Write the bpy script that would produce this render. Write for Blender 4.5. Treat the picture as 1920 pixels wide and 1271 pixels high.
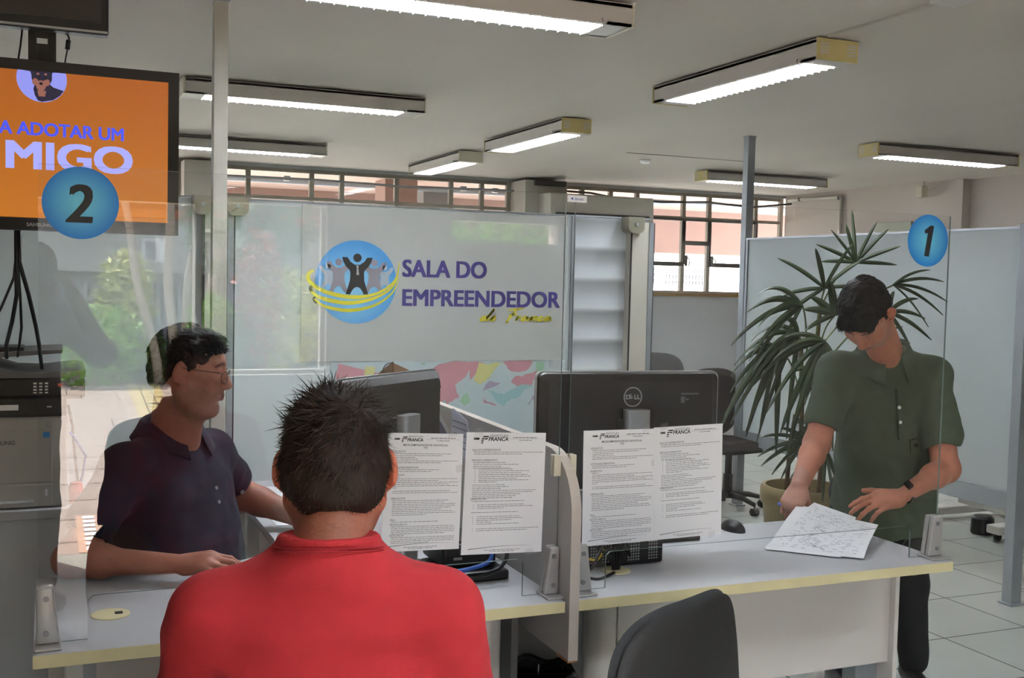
import bpy, bmesh, math, random
import numpy as np
from mathutils import Vector, Matrix

for o in list(bpy.data.objects):
    bpy.data.objects.remove(o)
S = bpy.context.scene
COL = S.collection
PI = math.pi
R = math.radians

# ------------------------------------------------------------------ camera
cam_d = bpy.data.cameras.new('camera')
cam = bpy.data.objects.new('camera', cam_d)
COL.objects.link(cam)
S.camera = cam
cam_d.sensor_fit = 'HORIZONTAL'
cam_d.sensor_width = 36.0
cam_d.lens = 36.0 * 2051.0 / 1920.0
cam_d.clip_start = 0.02
cam_d.clip_end = 200
yaw, tilt, roll = R(23.0), R(3.1), R(1.36)
fwd = Vector((math.sin(yaw) * math.cos(tilt), math.cos(yaw) * math.cos(tilt), -math.sin(tilt)))
right0 = Vector((math.cos(yaw), -math.sin(yaw), 0))
up0 = right0.cross(fwd)
rr = right0 * math.cos(roll) + up0 * math.sin(roll)
uu = -right0 * math.sin(roll) + up0 * math.cos(roll)
m = Matrix((rr, uu, -fwd)).transposed().to_4x4()
m.translation = Vector((0, 0, 1.58))
cam.matrix_world = m

# ------------------------------------------------------------------ world, sun, exposure
W = bpy.data.worlds.new('world')
S.world = W
W.use_nodes = True
bg = W.node_tree.nodes['Background']
bg.inputs[0].default_value = (0.72, 0.83, 1.0, 1)
bg.inputs[1].default_value = 12.0
sun_d = bpy.data.lights.new('sun', 'SUN')
sun_d.energy = 55.0
sun_d.angle = R(0.6)
sun_d.color = (1.0, 0.95, 0.86)
sun = bpy.data.objects.new('sun', sun_d)
COL.objects.link(sun)
sun.rotation_euler = Vector((0.42, 0.62, -1.05)).to_track_quat('-Z', 'Y').to_euler()
sun.location = (0, -8, 12)
LAMP_STRENGTH = 152
vs = S.view_settings
vs.view_transform = 'Standard'
vs.look = 'None'
vs.gamma = 1
vs.use_curve_mapping = False
vs.exposure = 0.0
S.cycles.transparent_max_bounces = 24
S.cycles.max_bounces = 10
S.cycles.diffuse_bounces = 5
S.cycles.glossy_bounces = 4
S.cycles.sample_clamp_indirect = 60.0

# ------------------------------------------------------------------ helpers
ORG = {}


def tag(o, label=None, cat=None, group=None, kind=None):
    if label: o['label'] = label
    if cat: o['category'] = cat
    if group: o['group'] = group
    if kind: o['kind'] = kind
    return o


def thing(name, label, cat, loc=(0, 0, 0), group=None):
    o = bpy.data.objects.new(name, None)
    o.empty_display_size = 0.05
    COL.objects.link(o)
    o.location = loc
    ORG[o.name] = Vector(loc)
    return tag(o, label, cat, group)


class MB:
    """collects shapes in world coordinates (or local ones) and links them as one mesh"""

    def __init__(self):
        self.bm = bmesh.new()

    def add(self, verts, faces, mi=0):
        vs_ = [self.bm.verts.new(v) for v in verts]
        for f in faces:
            try:
                fa = self.bm.faces.new([vs_[i] for i in f])
                fa.material_index = mi
            except ValueError:
                pass
        return vs_

    def box(self, lo, hi, mi=0, M=None, bev=0.0, seg=2):
        x0, y0, z0 = lo
        x1, y1, z1 = hi
        b = bmesh.new()
        bmesh.ops.create_cube(b, size=1.0)
        for v in b.verts:
            v.co = Vector(((x0 + x1) / 2 + v.co.x * (x1 - x0), (y0 + y1) / 2 + v.co.y * (y1 - y0), (z0 + z1) / 2 + v.co.z * (z1 - z0)))
        if bev > 0:
            bmesh.ops.bevel(b, geom=list(b.edges), offset=bev, segments=seg, profile=0.5, affect='EDGES')
        self.merge(b, mi, M)
        return self

    def merge(self, b, mi=0, M=None):
        b.verts.index_update()
        vv = [v.co.copy() if M is None else M @ v.co for v in b.verts]
        ff = [[v.index for v in f.verts] for f in b.faces]
        b.free()
        self.add(vv, ff, mi)

    def cyl(self, a, b, r, r2=None, n=20, mi=0, cap=True):
        a = Vector(a); b = Vector(b)
        r2 = r if r2 is None else r2
        d = (b - a).normalized()
        q = d.to_track_quat('Z', 'Y')
        ring = [q @ Vector((math.cos(2 * PI * i / n), math.sin(2 * PI * i / n), 0)) for i in range(n)]
        vs_ = [a + v * r for v in ring] + [b + v * r2 for v in ring]
        fs = [(i, (i + 1) % n, n + (i + 1) % n, n + i) for i in range(n)]
        if cap:
            fs += [tuple(range(n - 1, -1, -1)), tuple(range(n, 2 * n))]
        self.add(vs_, fs, mi)
        return self

    def tube(self, pts, r, n=8, mi=0):
        pts = [Vector(p) for p in pts]
        rs = r if isinstance(r, (list, tuple)) else [r] * len(pts)
        vs_ = []
        ref = Vector((0, 0, 1))
        for i, p in enumerate(pts):
            t = (pts[min(i + 1, len(pts) - 1)] - pts[max(i - 1, 0)]).normalized()
            if abs(t.dot(ref)) > 0.97:
                ref = Vector((1, 0, 0)) if abs(t.x) < 0.9 else Vector((0, 1, 0))
            u = t.cross(ref).normalized()
            w = u.cross(t).normalized()
            ref = w
            for k in range(n):
                a = 2 * PI * k / n
                vs_.append(p + (u * math.cos(a) + w * math.sin(a)) * rs[i])
        fs = []
        for i in range(len(pts) - 1):
            for k in range(n):
                fs.append((i * n + k, i * n + (k + 1) % n, (i + 1) * n + (k + 1) % n, (i + 1) * n + k))
        fs += [tuple(range(n - 1, -1, -1)), tuple(range((len(pts) - 1) * n, len(pts) * n))]
        self.add(vs_, fs, mi)
        return self

    def lathe(self, c, prof, n=28, mi=0, sx=1, sy=1):
        c = Vector(c)
        vs_ = []
        for r, z in prof:
            for k in range(n):
                a = 2 * PI * k / n
                vs_.append(c + Vector((r * sx * math.cos(a), r * sy * math.sin(a), z)))
        fs = []
        for i in range(len(prof) - 1):
            for k in range(n):
                fs.append((i * n + k, i * n + (k + 1) % n, (i + 1) * n + (k + 1) % n, (i + 1) * n + k))
        fs += [tuple(range(n - 1, -1, -1)), tuple(range((len(prof) - 1) * n, len(prof) * n))]
        self.add(vs_, fs, mi)
        return self

    def prism(self, poly, a0, a1, axis='y', mi=0):
        """poly: 2d points in the two other axes (x,z for 'y'; y,z for 'x'; x,y for 'z')"""
        def P(u, v, w):
            return {'y': (u, w, v), 'x': (w, u, v), 'z': (u, v, w)}[axis]
        n = len(poly)
        vs_ = [P(u, v, a0) for u, v in poly] + [P(u, v, a1) for u, v in poly]
        fs = [(i, (i + 1) % n, n + (i + 1) % n, n + i) for i in range(n)]
        fs += [tuple(range(n - 1, -1, -1)), tuple(range(n, 2 * n))]
        self.add(vs_, fs, mi)
        return self

    def flat(self, poly, w, axis='y', mi=0):
        def P(u, v):
            return {'y': (u, w, v), 'x': (w, u, v), 'z': (u, v, w)}[axis]
        self.add([P(u, v) for u, v in poly], [tuple(range(len(poly)))], mi)
        return self

    def quad(self, a, b, c, d, mi=0):
        self.add([a, b, c, d], [(0, 1, 2, 3)], mi)
        return self

    def text(self, s, M, size=1.0, sx=1.0, shear=0.0, off=0.0, align='LEFT', mi=0, space=1.0, ext=0.0):
        """M maps the text's xy plane into the world"""
        cu = bpy.data.curves.new('t', 'FONT')
        cu.body = s
        cu.size = size
        cu.shear = shear
        cu.offset = off
        cu.align_x = align
        cu.space_character = space
        cu.resolution_u = 4
        cu.extrude = ext
        ob = bpy.data.objects.new('t', cu)
        COL.objects.link(ob)
        dg = bpy.context.evaluated_depsgraph_get()
        me = bpy.data.meshes.new_from_object(ob.evaluated_get(dg))
        vs_ = [M @ Vector((v.co.x * sx, v.co.y, v.co.z)) for v in me.vertices]
        fs = [tuple(p.vertices) for p in me.polygons]
        self.add(vs_, fs, mi)
        bpy.data.objects.remove(ob)
        bpy.data.curves.remove(cu)
        bpy.data.meshes.remove(me)
        return self

    def build(self, name, mat, parent=None, smooth=False, loc=None, recalc=True, auto=None):
        if recalc:
            bmesh.ops.recalc_face_normals(self.bm, faces=self.bm.faces)
        me = bpy.data.meshes.new(name)
        if parent is not None:
            org = ORG[parent.name]
        elif loc is not None:
            org = Vector(loc)
        else:
            org = Vector((0, 0, 0))
        my = org
        if parent is None and loc is None and len(self.bm.verts):
            xs = [v.co for v in self.bm.verts]
            my = Vector((sum(v.x for v in xs) / len(xs), sum(v.y for v in xs) / len(xs), min(v.z for v in xs)))
        for v in self.bm.verts:
            v.co -= my
        self.bm.to_mesh(me)
        self.bm.free()
        for mm in (mat if isinstance(mat, (list, tuple)) else [mat]):
            me.materials.append(mm)
        ob = bpy.data.objects.new(name, me)
        COL.objects.link(ob)
        if parent is not None:
            ob.parent = parent
            ORG[ob.name] = org
        else:
            ob.location = my
            ORG[ob.name] = my
        if smooth:
            me.polygons.foreach_set('use_smooth', [True] * len(me.polygons))
            if auto:
                try:
                    me.set_sharp_from_angle(angle=R(auto))
                except Exception:
                    pass
        return ob


def smooth_pts(pts, m_=6):
    """Catmull-Rom through the points"""
    P = [Vector(p) for p in pts]
    out = []
    for k in range(len(P) - 1):
        a = P[max(k - 1, 0)]; b = P[k]; c = P[k + 1]; d = P[min(k + 2, len(P) - 1)]
        for i in range(m_):
            f = i / m_
            out.append(0.5 * ((2 * b) + (c - a) * f + (2 * a - 5 * b + 4 * c - d) * f * f + (3 * b - a - 3 * c + d) * f ** 3))
    out.append(P[-1])
    return out


def struct(name, mb, mat, **k):
    o = mb.build(name, mat, **k)
    o['kind'] = 'structure'
    return o


def copy_tree(o, parent=None):
    c = o.copy()
    COL.objects.link(c)
    if parent is not None:
        c.parent = parent
    for ch in list(o.children):
        copy_tree(ch, c)
    return c


# ------------------------------------------------------------------ materials
def lin(r, g, b):
    f = lambda c: c / 12.92 if c <= 0.04045 else ((c + 0.055) / 1.055) ** 2.4
    return (f(r / 255), f(g / 255), f(b / 255), 1)


def mat(name, col, rough=0.6, metal=0.0, var=0.06, scale=8.0, bump=0.0, bscale=60.0, spec=0.5, emit=0.0, attr=False, stretch=None, sss=0.0):
    mt = bpy.data.materials.new(name)
    mt.use_nodes = True
    nt = mt.node_tree
    b = nt.nodes['Principled BSDF']
    b.inputs['Roughness'].default_value = rough
    b.inputs['Metallic'].default_value = metal
    b.inputs['Specular IOR Level'].default_value = spec
    tc = nt.nodes.new('ShaderNodeTexCoord')
    no = nt.nodes.new('ShaderNodeTexNoise')
    no.inputs['Scale'].default_value = scale
    no.inputs['Detail'].default_value = 4
    src = tc.outputs['Object']
    if stretch:
        mp = nt.nodes.new('ShaderNodeMapping')
        mp.inputs['Scale'].default_value = stretch
        nt.links.new(src, mp.inputs[0])
        src = mp.outputs[0]
    nt.links.new(src, no.inputs['Vector'])
    mx = nt.nodes.new('ShaderNodeMix')
    mx.data_type = 'RGBA'
    mx.blend_type = 'MULTIPLY'
    mx.inputs[0].default_value = 1.0
    cr = nt.nodes.new('ShaderNodeValToRGB')
    cr.color_ramp.elements[0].position = 0.3
    cr.color_ramp.elements[1].position = 0.7
    lo = 1 - var
    cr.color_ramp.elements[0].color = (lo, lo, lo, 1)
    cr.color_ramp.elements[1].color = (1, 1, 1, 1)
    nt.links.new(no.outputs['Fac'], cr.inputs[0])
    if attr:
        at = nt.nodes.new('ShaderNodeAttribute')
        at.attribute_name = 'Col'
        nt.links.new(at.outputs['Color'], mx.inputs[6])
    else:
        mx.inputs[6].default_value = col
    nt.links.new(cr.outputs[0], mx.inputs[7])
    nt.links.new(mx.outputs[2], b.inputs['Base Color'])
    if bump > 0:
        n2 = nt.nodes.new('ShaderNodeTexNoise')
        n2.inputs['Scale'].default_value = bscale
        n2.inputs['Detail'].default_value = 3
        nt.links.new(src, n2.inputs['Vector'])
        bp = nt.nodes.new('ShaderNodeBump')
        bp.inputs['Strength'].default_value = bump
        bp.inputs['Distance'].default_value = 0.004
        nt.links.new(n2.outputs['Fac'], bp.inputs['Height'])
        nt.links.new(bp.outputs[0], b.inputs['Normal'])
    if emit > 0:
        b.inputs['Emission Color'].default_value = col
        b.inputs['Emission Strength'].default_value = emit
    if sss > 0:
        b.inputs['Subsurface Weight'].default_value = sss
        b.inputs['Subsurface Radius'].default_value = (0.01, 0.004, 0.002)
        b.inputs['Subsurface Scale'].default_value = 0.4
    return mt


def glass_mat(name, tint=(1, 1, 1, 1), f0=0.04, rough=0.0, haze=0.0):
    mt = bpy.data.materials.new(name)
    mt.use_nodes = True
    nt = mt.node_tree
    nt.nodes.clear()
    out = nt.nodes.new('ShaderNodeOutputMaterial')
    tr = nt.nodes.new('ShaderNodeBsdfTransparent')
    tr.inputs[0].default_value = tint
    gl = nt.nodes.new('ShaderNodeBsdfGlossy')
    gl.inputs['Roughness'].default_value = rough
    lw = nt.nodes.new('ShaderNodeLayerWeight')
    pw = nt.nodes.new('ShaderNodeMath'); pw.operation = 'POWER'
    pw.inputs[1].default_value = 5
    nt.links.new(lw.outputs['Facing'], pw.inputs[0])
    ma = nt.nodes.new('ShaderNodeMath'); ma.operation = 'MULTIPLY_ADD'
    ma.inputs[1].default_value = 1 - f0
    ma.inputs[2].default_value = f0
    nt.links.new(pw.outputs[0], ma.inputs[0])
    mx = nt.nodes.new('ShaderNodeMixShader')
    nt.links.new(ma.outputs[0], mx.inputs[0])
    base = tr
    if haze > 0:
        df = nt.nodes.new('ShaderNodeBsdfDiffuse')
        m2 = nt.nodes.new('ShaderNodeMixShader')
        m2.inputs[0].default_value = haze
        nt.links.new(tr.outputs[0], m2.inputs[1])
        nt.links.new(df.outputs[0], m2.inputs[2])
        base = m2
    nt.links.new(base.outputs[0], mx.inputs[1])
    nt.links.new(gl.outputs[0], mx.inputs[2])
    nt.links.new(mx.outputs[0], out.inputs[0])
    return mt


def emis(name, col, s):
    mt = bpy.data.materials.new(name)
    mt.use_nodes = True
    nt = mt.node_tree
    b = nt.nodes['Principled BSDF']
    b.inputs['Base Color'].default_value = (0.02, 0.02, 0.02, 1)
    b.inputs['Roughness'].default_value = 0.3
    b.inputs['Emission Color'].default_value = col
    b.inputs['Emission Strength'].default_value = s
    return mt


M = {}
M['wall'] = mat('wall_paint', lin(196, 186, 178), 0.8, var=0.05, scale=2.0, bump=0.05)
M['wall_grey'] = mat('wall_grey_paint', lin(170, 172, 172), 0.8, var=0.05, scale=2)
M['ceiling'] = mat('ceiling_paint', lin(200, 192, 182), 0.85, var=0.07, scale=1.3, bump=0.1, bscale=20, stretch=(1, 0.3, 1))
M['desk_top'] = mat('grey_laminate', lin(176, 177, 180), 0.45, var=0.04, scale=3)
M['desk_edge'] = mat('cream_edge_band', lin(214, 203, 158), 0.5, var=0.1, scale=10)
M['panel_white'] = mat('off_white_panel', lin(214, 208, 200), 0.5, var=0.03, scale=3)
M['panel_dark'] = mat('dark_grey_panel', lin(120, 118, 116), 0.55, var=0.04)
M['panel_grey'] = mat('grey_panel', lin(196, 198, 204), 0.5, var=0.04, scale=3)
M['leg_white'] = mat('pale_metal_leg', lin(205, 200, 192), 0.35, metal=0.1, var=0.03)
M['divider'] = mat('divider_grey', lin(176, 173, 170), 0.55, var=0.04, scale=14, bump=0.05, bscale=300)
M['divider_edge'] = mat('divider_edge_band', lin(188, 178, 168), 0.4, var=0.03)
M['alu'] = mat('grey_aluminium', lin(150, 155, 158), 0.4, metal=0.35, var=0.05, scale=5)
M['cream'] = mat('cream_painted_metal', lin(184, 180, 168), 0.5, var=0.06, scale=4)
M['bracket'] = mat('brushed_bracket', lin(150, 146, 128), 0.35, metal=0.5, var=0.1, scale=20)
M['clamp'] = mat('silver_plastic', lin(176, 174, 172), 0.35, metal=0.4, var=0.05, scale=80)
M['clamp_dark'] = mat('clamp_screw', lin(140, 140, 140), 0.4, metal=0.5)
M['black'] = mat('black_plastic', lin(26, 25, 26), 0.42, var=0.15, scale=20)
M['black_gloss'] = mat('black_glossy_plastic', lin(16, 16, 18), 0.15, var=0.1)
M['charcoal'] = mat('charcoal_plastic', lin(48, 46, 45), 0.5, var=0.1, bump=0.1, bscale=300)
M['monitor_back'] = mat('monitor_back_plastic', lin(28, 25, 24), 0.45, var=0.08, scale=30)
M['silver'] = mat('silver_trim', lin(170, 172, 174), 0.3, metal=0.6, var=0.04)
M['paper'] = mat('white_paper', lin(226, 227, 230), 0.75, var=0.02, scale=5)
M['ink'] = mat('grey_print', lin(104, 104, 108), 0.7, var=0.1)
M['ink_dark'] = mat('black_print', lin(40, 40, 44), 0.7)
M['lamp_body'] = mat('lamp_white_metal', lin(196, 190, 182), 0.45, var=0.04)
M['lamp_cap'] = mat('yellowed_plastic', lin(202, 186, 128), 0.5, var=0.1)
M['lamp_cap_white'] = mat('white_cap_plastic', lin(206, 200, 180), 0.5, var=0.05)
M['louvre'] = mat('white_louvre', lin(250, 250, 250), 0.3, var=0.0)
M['tube'] = emis('fluorescent_tube', (0.86, 0.93, 1.0, 1), LAMP_STRENGTH)
M['glass'] = glass_mat('clear_glass', f0=0.043)
M['glass_edge'] = mat('green_glass_edge', lin(120, 135, 130), 0.2, var=0.2, spec=0.8)
M['window_glass'] = glass_mat('window_glass', tint=(0.96, 0.97, 0.96, 1), f0=0.04)
M['frame'] = mat('window_frame_paint', lin(150, 142, 128), 0.55, var=0.1, scale=12)
M['frame_dark'] = mat('dark_window_frame', lin(92, 88, 84), 0.5, var=0.1, scale=12)


def frosted(name, bands=False):
    mt = bpy.data.materials.new(name)
    mt.use_nodes = True
    nt = mt.node_tree
    nt.nodes.clear()
    out = nt.nodes.new('ShaderNodeOutputMaterial')
    df = nt.nodes.new('ShaderNodeBsdfDiffuse')
    tl = nt.nodes.new('ShaderNodeBsdfTranslucent')
    gl = nt.nodes.new('ShaderNodeBsdfGlossy')
    gl.inputs['Roughness'].default_value = 0.25
    df.inputs[0].default_value = (0.62, 0.66, 0.665, 1)
    tl.inputs[0].default_value = (0.80, 0.85, 0.85, 1)
    m1 = nt.nodes.new('ShaderNodeMixShader')
    m1.inputs[0].default_value = 0.5
    m2 = nt.nodes.new('ShaderNodeMixShader')
    m2.inputs[0].default_value = 0.04
    nt.links.new(df.outputs[0], m1.inputs[1])
    nt.links.new(tl.outputs[0], m1.inputs[2])
    nt.links.new(m1.outputs[0], m2.inputs[1])
    nt.links.new(gl.outputs[0], m2.inputs[2])
    nt.links.new(m2.outputs[0], out.inputs[0])
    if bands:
        # panel colour varies in broad soft horizontal bands
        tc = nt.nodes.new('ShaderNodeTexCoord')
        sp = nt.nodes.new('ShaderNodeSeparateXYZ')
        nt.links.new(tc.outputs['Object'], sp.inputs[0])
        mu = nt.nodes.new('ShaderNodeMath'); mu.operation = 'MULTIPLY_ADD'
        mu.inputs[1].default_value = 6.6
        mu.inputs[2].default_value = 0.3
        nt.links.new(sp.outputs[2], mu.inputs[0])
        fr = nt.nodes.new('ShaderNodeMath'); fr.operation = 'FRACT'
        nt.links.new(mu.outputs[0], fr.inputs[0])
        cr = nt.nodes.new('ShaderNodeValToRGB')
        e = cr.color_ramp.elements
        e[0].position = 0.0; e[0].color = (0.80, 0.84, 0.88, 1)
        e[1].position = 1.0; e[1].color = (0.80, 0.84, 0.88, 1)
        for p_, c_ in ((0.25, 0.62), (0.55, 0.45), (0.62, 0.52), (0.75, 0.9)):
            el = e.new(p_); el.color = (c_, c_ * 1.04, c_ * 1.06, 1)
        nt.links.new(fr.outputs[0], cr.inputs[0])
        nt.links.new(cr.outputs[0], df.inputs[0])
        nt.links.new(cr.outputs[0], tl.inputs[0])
    return mt


M['frost'] = frosted('frosted_film_glass')
M['frost_bands'] = frosted('banded_frosted_glass', True)


def tile_mat():
    mt = mat('floor_tiles', lin(196, 198, 192), 0.22, var=0.06, scale=3)
    nt = mt.node_tree
    b = nt.nodes['Principled BSDF']
    tc = nt.nodes.new('ShaderNodeTexCoord')
    mp = nt.nodes.new('ShaderNodeMapping')
    mp.inputs['Location'].default_value = (-4.247, -3.726, 0)
    nt.links.new(tc.outputs['Object'], mp.inputs[0])
    br = nt.nodes.new('ShaderNodeTexBrick')
    br.offset = 0
    br.inputs['Scale'].default_value = 1.0
    br.inputs['Brick Width'].default_value = 0.496
    br.inputs['Row Height'].default_value = 0.496
    br.inputs['Mortar Size'].default_value = 0.0042
    br.inputs['Mortar Smooth'].default_value = 0.0
    br.inputs['Color1'].default_value = lin(188, 190, 182)
    br.inputs['Color2'].default_value = lin(182, 186, 178)
    br.inputs['Mortar'].default_value = lin(78, 76, 72)
    nt.links.new(mp.outputs[0], br.inputs['Vector'])
    for l in list(nt.links):
        if l.to_socket == b.inputs['Base Color']:
            mx = l.from_node
    nt.links.new(br.outputs['Color'], mx.inputs[6])
    mr = nt.nodes.new('ShaderNodeMapRange')
    mr.inputs['To Min'].default_value = 0.2
    mr.inputs['To Max'].default_value = 0.8
    nt.links.new(br.outputs['Fac'], mr.inputs[0])
    nt.links.new(mr.outputs[0], b.inputs['Roughness'])
    return mt


M['tiles'] = tile_mat()
# ================================================================== the room
CZ = 2.63
XL, XR = -3.2, 7.93
YF, YB = -1.1, 10.6
struct('floor', MB().box((XL - 0.2, YF - 0.15, -0.12), (8.3, YB + 0.15, 0)), M['tiles'], loc=(0, 0, 0))
struct('ceiling', MB().box((XL - 0.2, YF - 0.15, CZ), (8.3, YB + 0.15, CZ + 0.2)), M['ceiling'], loc=(0, 0, CZ))
struct('wall_left', MB().box((XL - 0.15, YF, 0), (XL, YB, CZ)), M['wall'])
struct('wall_right', MB().box((XR, 7.9, 0), (XR + 0.25, YB, CZ)).box((XR + 0.1, YF, 0), (XR + 0.25, 7.9, CZ)), M['wall'])
# window wall: low wall, header, piers
struct('wall_back', MB().box((XL, YB, 0), (XR, YB + 0.15, 1.46)).box((XL, YB, 2.60), (XR, YB + 0.15, CZ)), M['wall_grey'])
struct('trim_1', MB().box((XL, YB - 0.03, 1.44), (XR, YB + 0.16, 1.475)), mat('timber_sill', lin(150, 122, 84), 0.6, var=0.2, scale=20))
cm = M['cream']
struct('wall_pier_1', MB().box((1.13, YB - 0.25, 0), (1.40, YB + 0.16, 2.60), bev=0.004), cm)
struct('wall_pier_2', MB().box((4.46, YB - 0.35, 0), (4.93, YB + 0.16, 2.60), bev=0.004), cm)


def window_bay(n, x0, x1, xs, low=None):
    f = MB()
    t = 0.022
    f.box((x0, YB + 0.04, 2.565), (x1, YB + 0.09, 2.60))
    f.box((x0, YB + 0.04, 2.30), (x1, YB + 0.09, 2.335))
    f.box((x0, YB + 0.04, 1.475), (x1, YB + 0.09, 1.50))
    for x in [x0 + t] + xs + [x1 - t]:
        f.box((x - t, YB + 0.035, 1.475), (x + t, YB + 0.085, 2.60))
    w = struct('window_%d' % n, f, M['frame'])
    g = MB().box((x0, YB + 0.06, 1.48), (x1, YB + 0.064, 2.59)).build('window_pane', M['window_glass'], w)
    if low:
        d = MB()
        for (a, b, z0, z1) in low:
            s = 0.024
            d.box((a, YB + 0.01, z0 - s), (b, YB + 0.045, z0 + s))
            d.box((a, YB + 0.01, z1 - s * .6), (b, YB + 0.045, z1 + s * .6))
            d.box((a - s * .6, YB + 0.012, z0), (a + s * .6, YB + 0.043, z1))
            d.box((b - s * .6, YB + 0.012, z0), (b + s * .6, YB + 0.043, z1))
        d.build('opening_sash', M['frame_dark'], w)
    return w


window_bay(1, XL, 1.13, [-2.6, -2.0, -1.4, -0.8, -0.2, 0.4])
window_bay(2, 1.40, 4.46, [1.75, 2.36, 2.66, 3.22, 3.80, 4.14])
window_bay(3, 4.93, XR, [5.30, 5.65, 5.98, 6.58, 6.92, 7.55],
           [(5.98, 6.58, 1.80, 2.30), (6.58, 6.92, 2.04, 2.30), (6.92, 7.55, 1.80, 2.30)])
# window latches
for x, z in ((6.60, 1.83), (6.94, 1.83)):
    lt = MB().box((x - 0.012, YB - 0.02, z - 0.05), (x + 0.012, YB + 0.01, z + 0.07), bev=0.003)
    lt.tube([(x, YB - 0.015, z + 0.05), (x + 0.02, YB - 0.05, z + 0.02), (x + 0.01, YB - 0.05, z - 0.05)], 0.007)
    o = lt.build('window_latch', M['frame_dark'])
    tag(o, 'painted metal latch on the window bar ' + ('nearer the air conditioner' if x < 6.7 else 'nearer the tall grey post'), 'latch', 'window latches')

# the facade behind the camera: door opening, side light and vent window
fw = MB()
y0, y1 = YF - 0.15, YF
fw.box((XL, y0, 0), (-0.06, y1, CZ)).box((-0.06, y0, 1.98), (1.50, y1, CZ))
fw.box((0.80, y0, 0), (1.50, y1, 1.0))
fw.box((1.50, y0, 0), (2.27, y1, CZ)).box((2.27, y0, 0), (2.99, y1, 1.80)).box((2.27, y0, 1.935), (2.99, y1, CZ))
fw.box((2.99, y0, 0), (XR + 0.12, y1, CZ))
struct('wall_front', fw, M['wall'])
dj = MB().box((0.755, y0, 0), (0.775, y1, 1.98)).box((-0.06, y0, 1.96), (0.77, y1, 1.98)).box((-0.075, y0, 0), (-0.055, y1, 1.98))
struct('door_1', dj, M['cream'])
wf = MB().box((0.775, y0 + 0.05, 1.0), (0.80, y1 - 0.05, 1.98)).box((1.475, y0 + 0.05, 1.0), (1.50, y1 - 0.05, 1.98)).box((0.80, y0 + 0.05, 1.0), (1.48, y1 - 0.05, 1.025))
struct('window_4', wf, M['cream'])
struct('window_5', MB().box((2.27, y0 + 0.05, 1.80), (2.99, y1 - 0.05, 1.812)), M['cream'])

# ================================================================== partition system
def post(x0, x1, y0, y1, z1, name, label, m_='alu', foot=True):
    t = thing(name, label, 'post', ((x0 + x1) / 2, (y0 + y1) / 2, 0))
    MB().box((x0, y0, 0.0), (x1, y1, z1), bev=0.003).build('shaft', M[m_], t)
    MB().box((x0 - 0.012, y0 - 0.012, 0), (x1 + 0.012, y1 + 0.012, 0.012), bev=0.002).build('floor_plate', M[m_], t)
    if z1 > 2.5:
        MB().box((x0 - 0.004, y0 - 0.004, z1 - 0.008), (x1 + 0.004, y1 + 0.004, z1), bev=0.002).build('ceiling_plate', M['alu'], t)
    return t


post(4.530, 4.590, 6.50, 6.56, CZ, 'partition_post', 'tall grey aluminium post reaching the ceiling at the far end of the right-hand partition')
post(4.455, 4.525, 4.00, 4.06, 1.92, 'partition_post', 'shorter grey aluminium post at the near end of the white partition, by the frame edge')
post(0.585, 0.640, 4.375, 4.43, CZ, 'partition_post', 'pale cream post running to the ceiling beside the television', 'cream')

# right-hand partition (white film panel in an aluminium frame)
t = thing('partition_screen', 'large white frosted partition panel behind the potted palm and the standing man', 'partition', (4.55, 5.3, 0))
MB().box((4.545, 4.06, 0.55), (4.560, 6.50, 1.905)).build('panel', M['frost'], t)
MB().box((4.525, 4.06, 0.46), (4.575, 6.50, 0.55), bev=0.003).build('bottom_rail', M['alu'], t)
MB().box((4.535, 4.06, 1.900), (4.570, 6.50, 1.912)).build('top_rail', M['silver'], t)
MB().box((4.535, 6.475, 0.55), (4.57, 6.50, 1.90)).build('side_rail', M['alu'], t)
# second panel continuing towards the right of the frame
t = thing('partition_screen', 'narrow slice of white partition panel beyond the near grey post at the right frame edge', 'partition', (4.8, 4.03, 0))
MB().box((4.525, 4.022, 0.86), (6.2, 4.036, 1.905)).build('panel', M['frost'], t)
MB().box((4.525, 4.005, 0.77), (6.2, 4.055, 0.86), bev=0.003).build('bottom_rail', M['alu'], t)
post(6.2, 6.26, 4.0, 4.06, 1.92, 'partition_post', 'grey aluminium post outside the right edge carrying the second panel')

# back partition: cream columns with frosted glass between
for (x0, x1, lab) in ((0.605, 0.735, 'cream aluminium column standing behind the seated man in the navy polo'),
                      (2.668, 2.80, 'cream aluminium column between the banded glass panel and the far grey wall')):
    t = thing('partition_column', lab, 'column', ((x0 + x1) / 2, 4.86, 0))
    MB().box((x0, 4.80, 0), (x1, 4.92, 1.88), bev=0.003).build('shaft', M['cream'], t)
    MB().box((x1 - 0.03, 4.795, 0), (x1 - 0.004, 4.80, 1.88)).build('inner_strip', M['alu'], t)
    MB().box((x0 - 0.002, 4.797, 0), (x0 + 0.006, 4.80, 1.88)).build('rubber_seal', M['black'], t)
    MB().box((x1 - 0.004, 4.797, 0), (x1 + 0.002, 4.80, 1.88)).build('rubber_seal', M['black'], t)
MB().box((2.8, 4.85, 0.0), (2.83, 4.88, 1.88)).build('x', M['cream']).name = 'door_strip'
tag(bpy.data.objects['door_strip'], 'thin cream upright strip fixed along the far side of the right column', 'strip')


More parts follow.
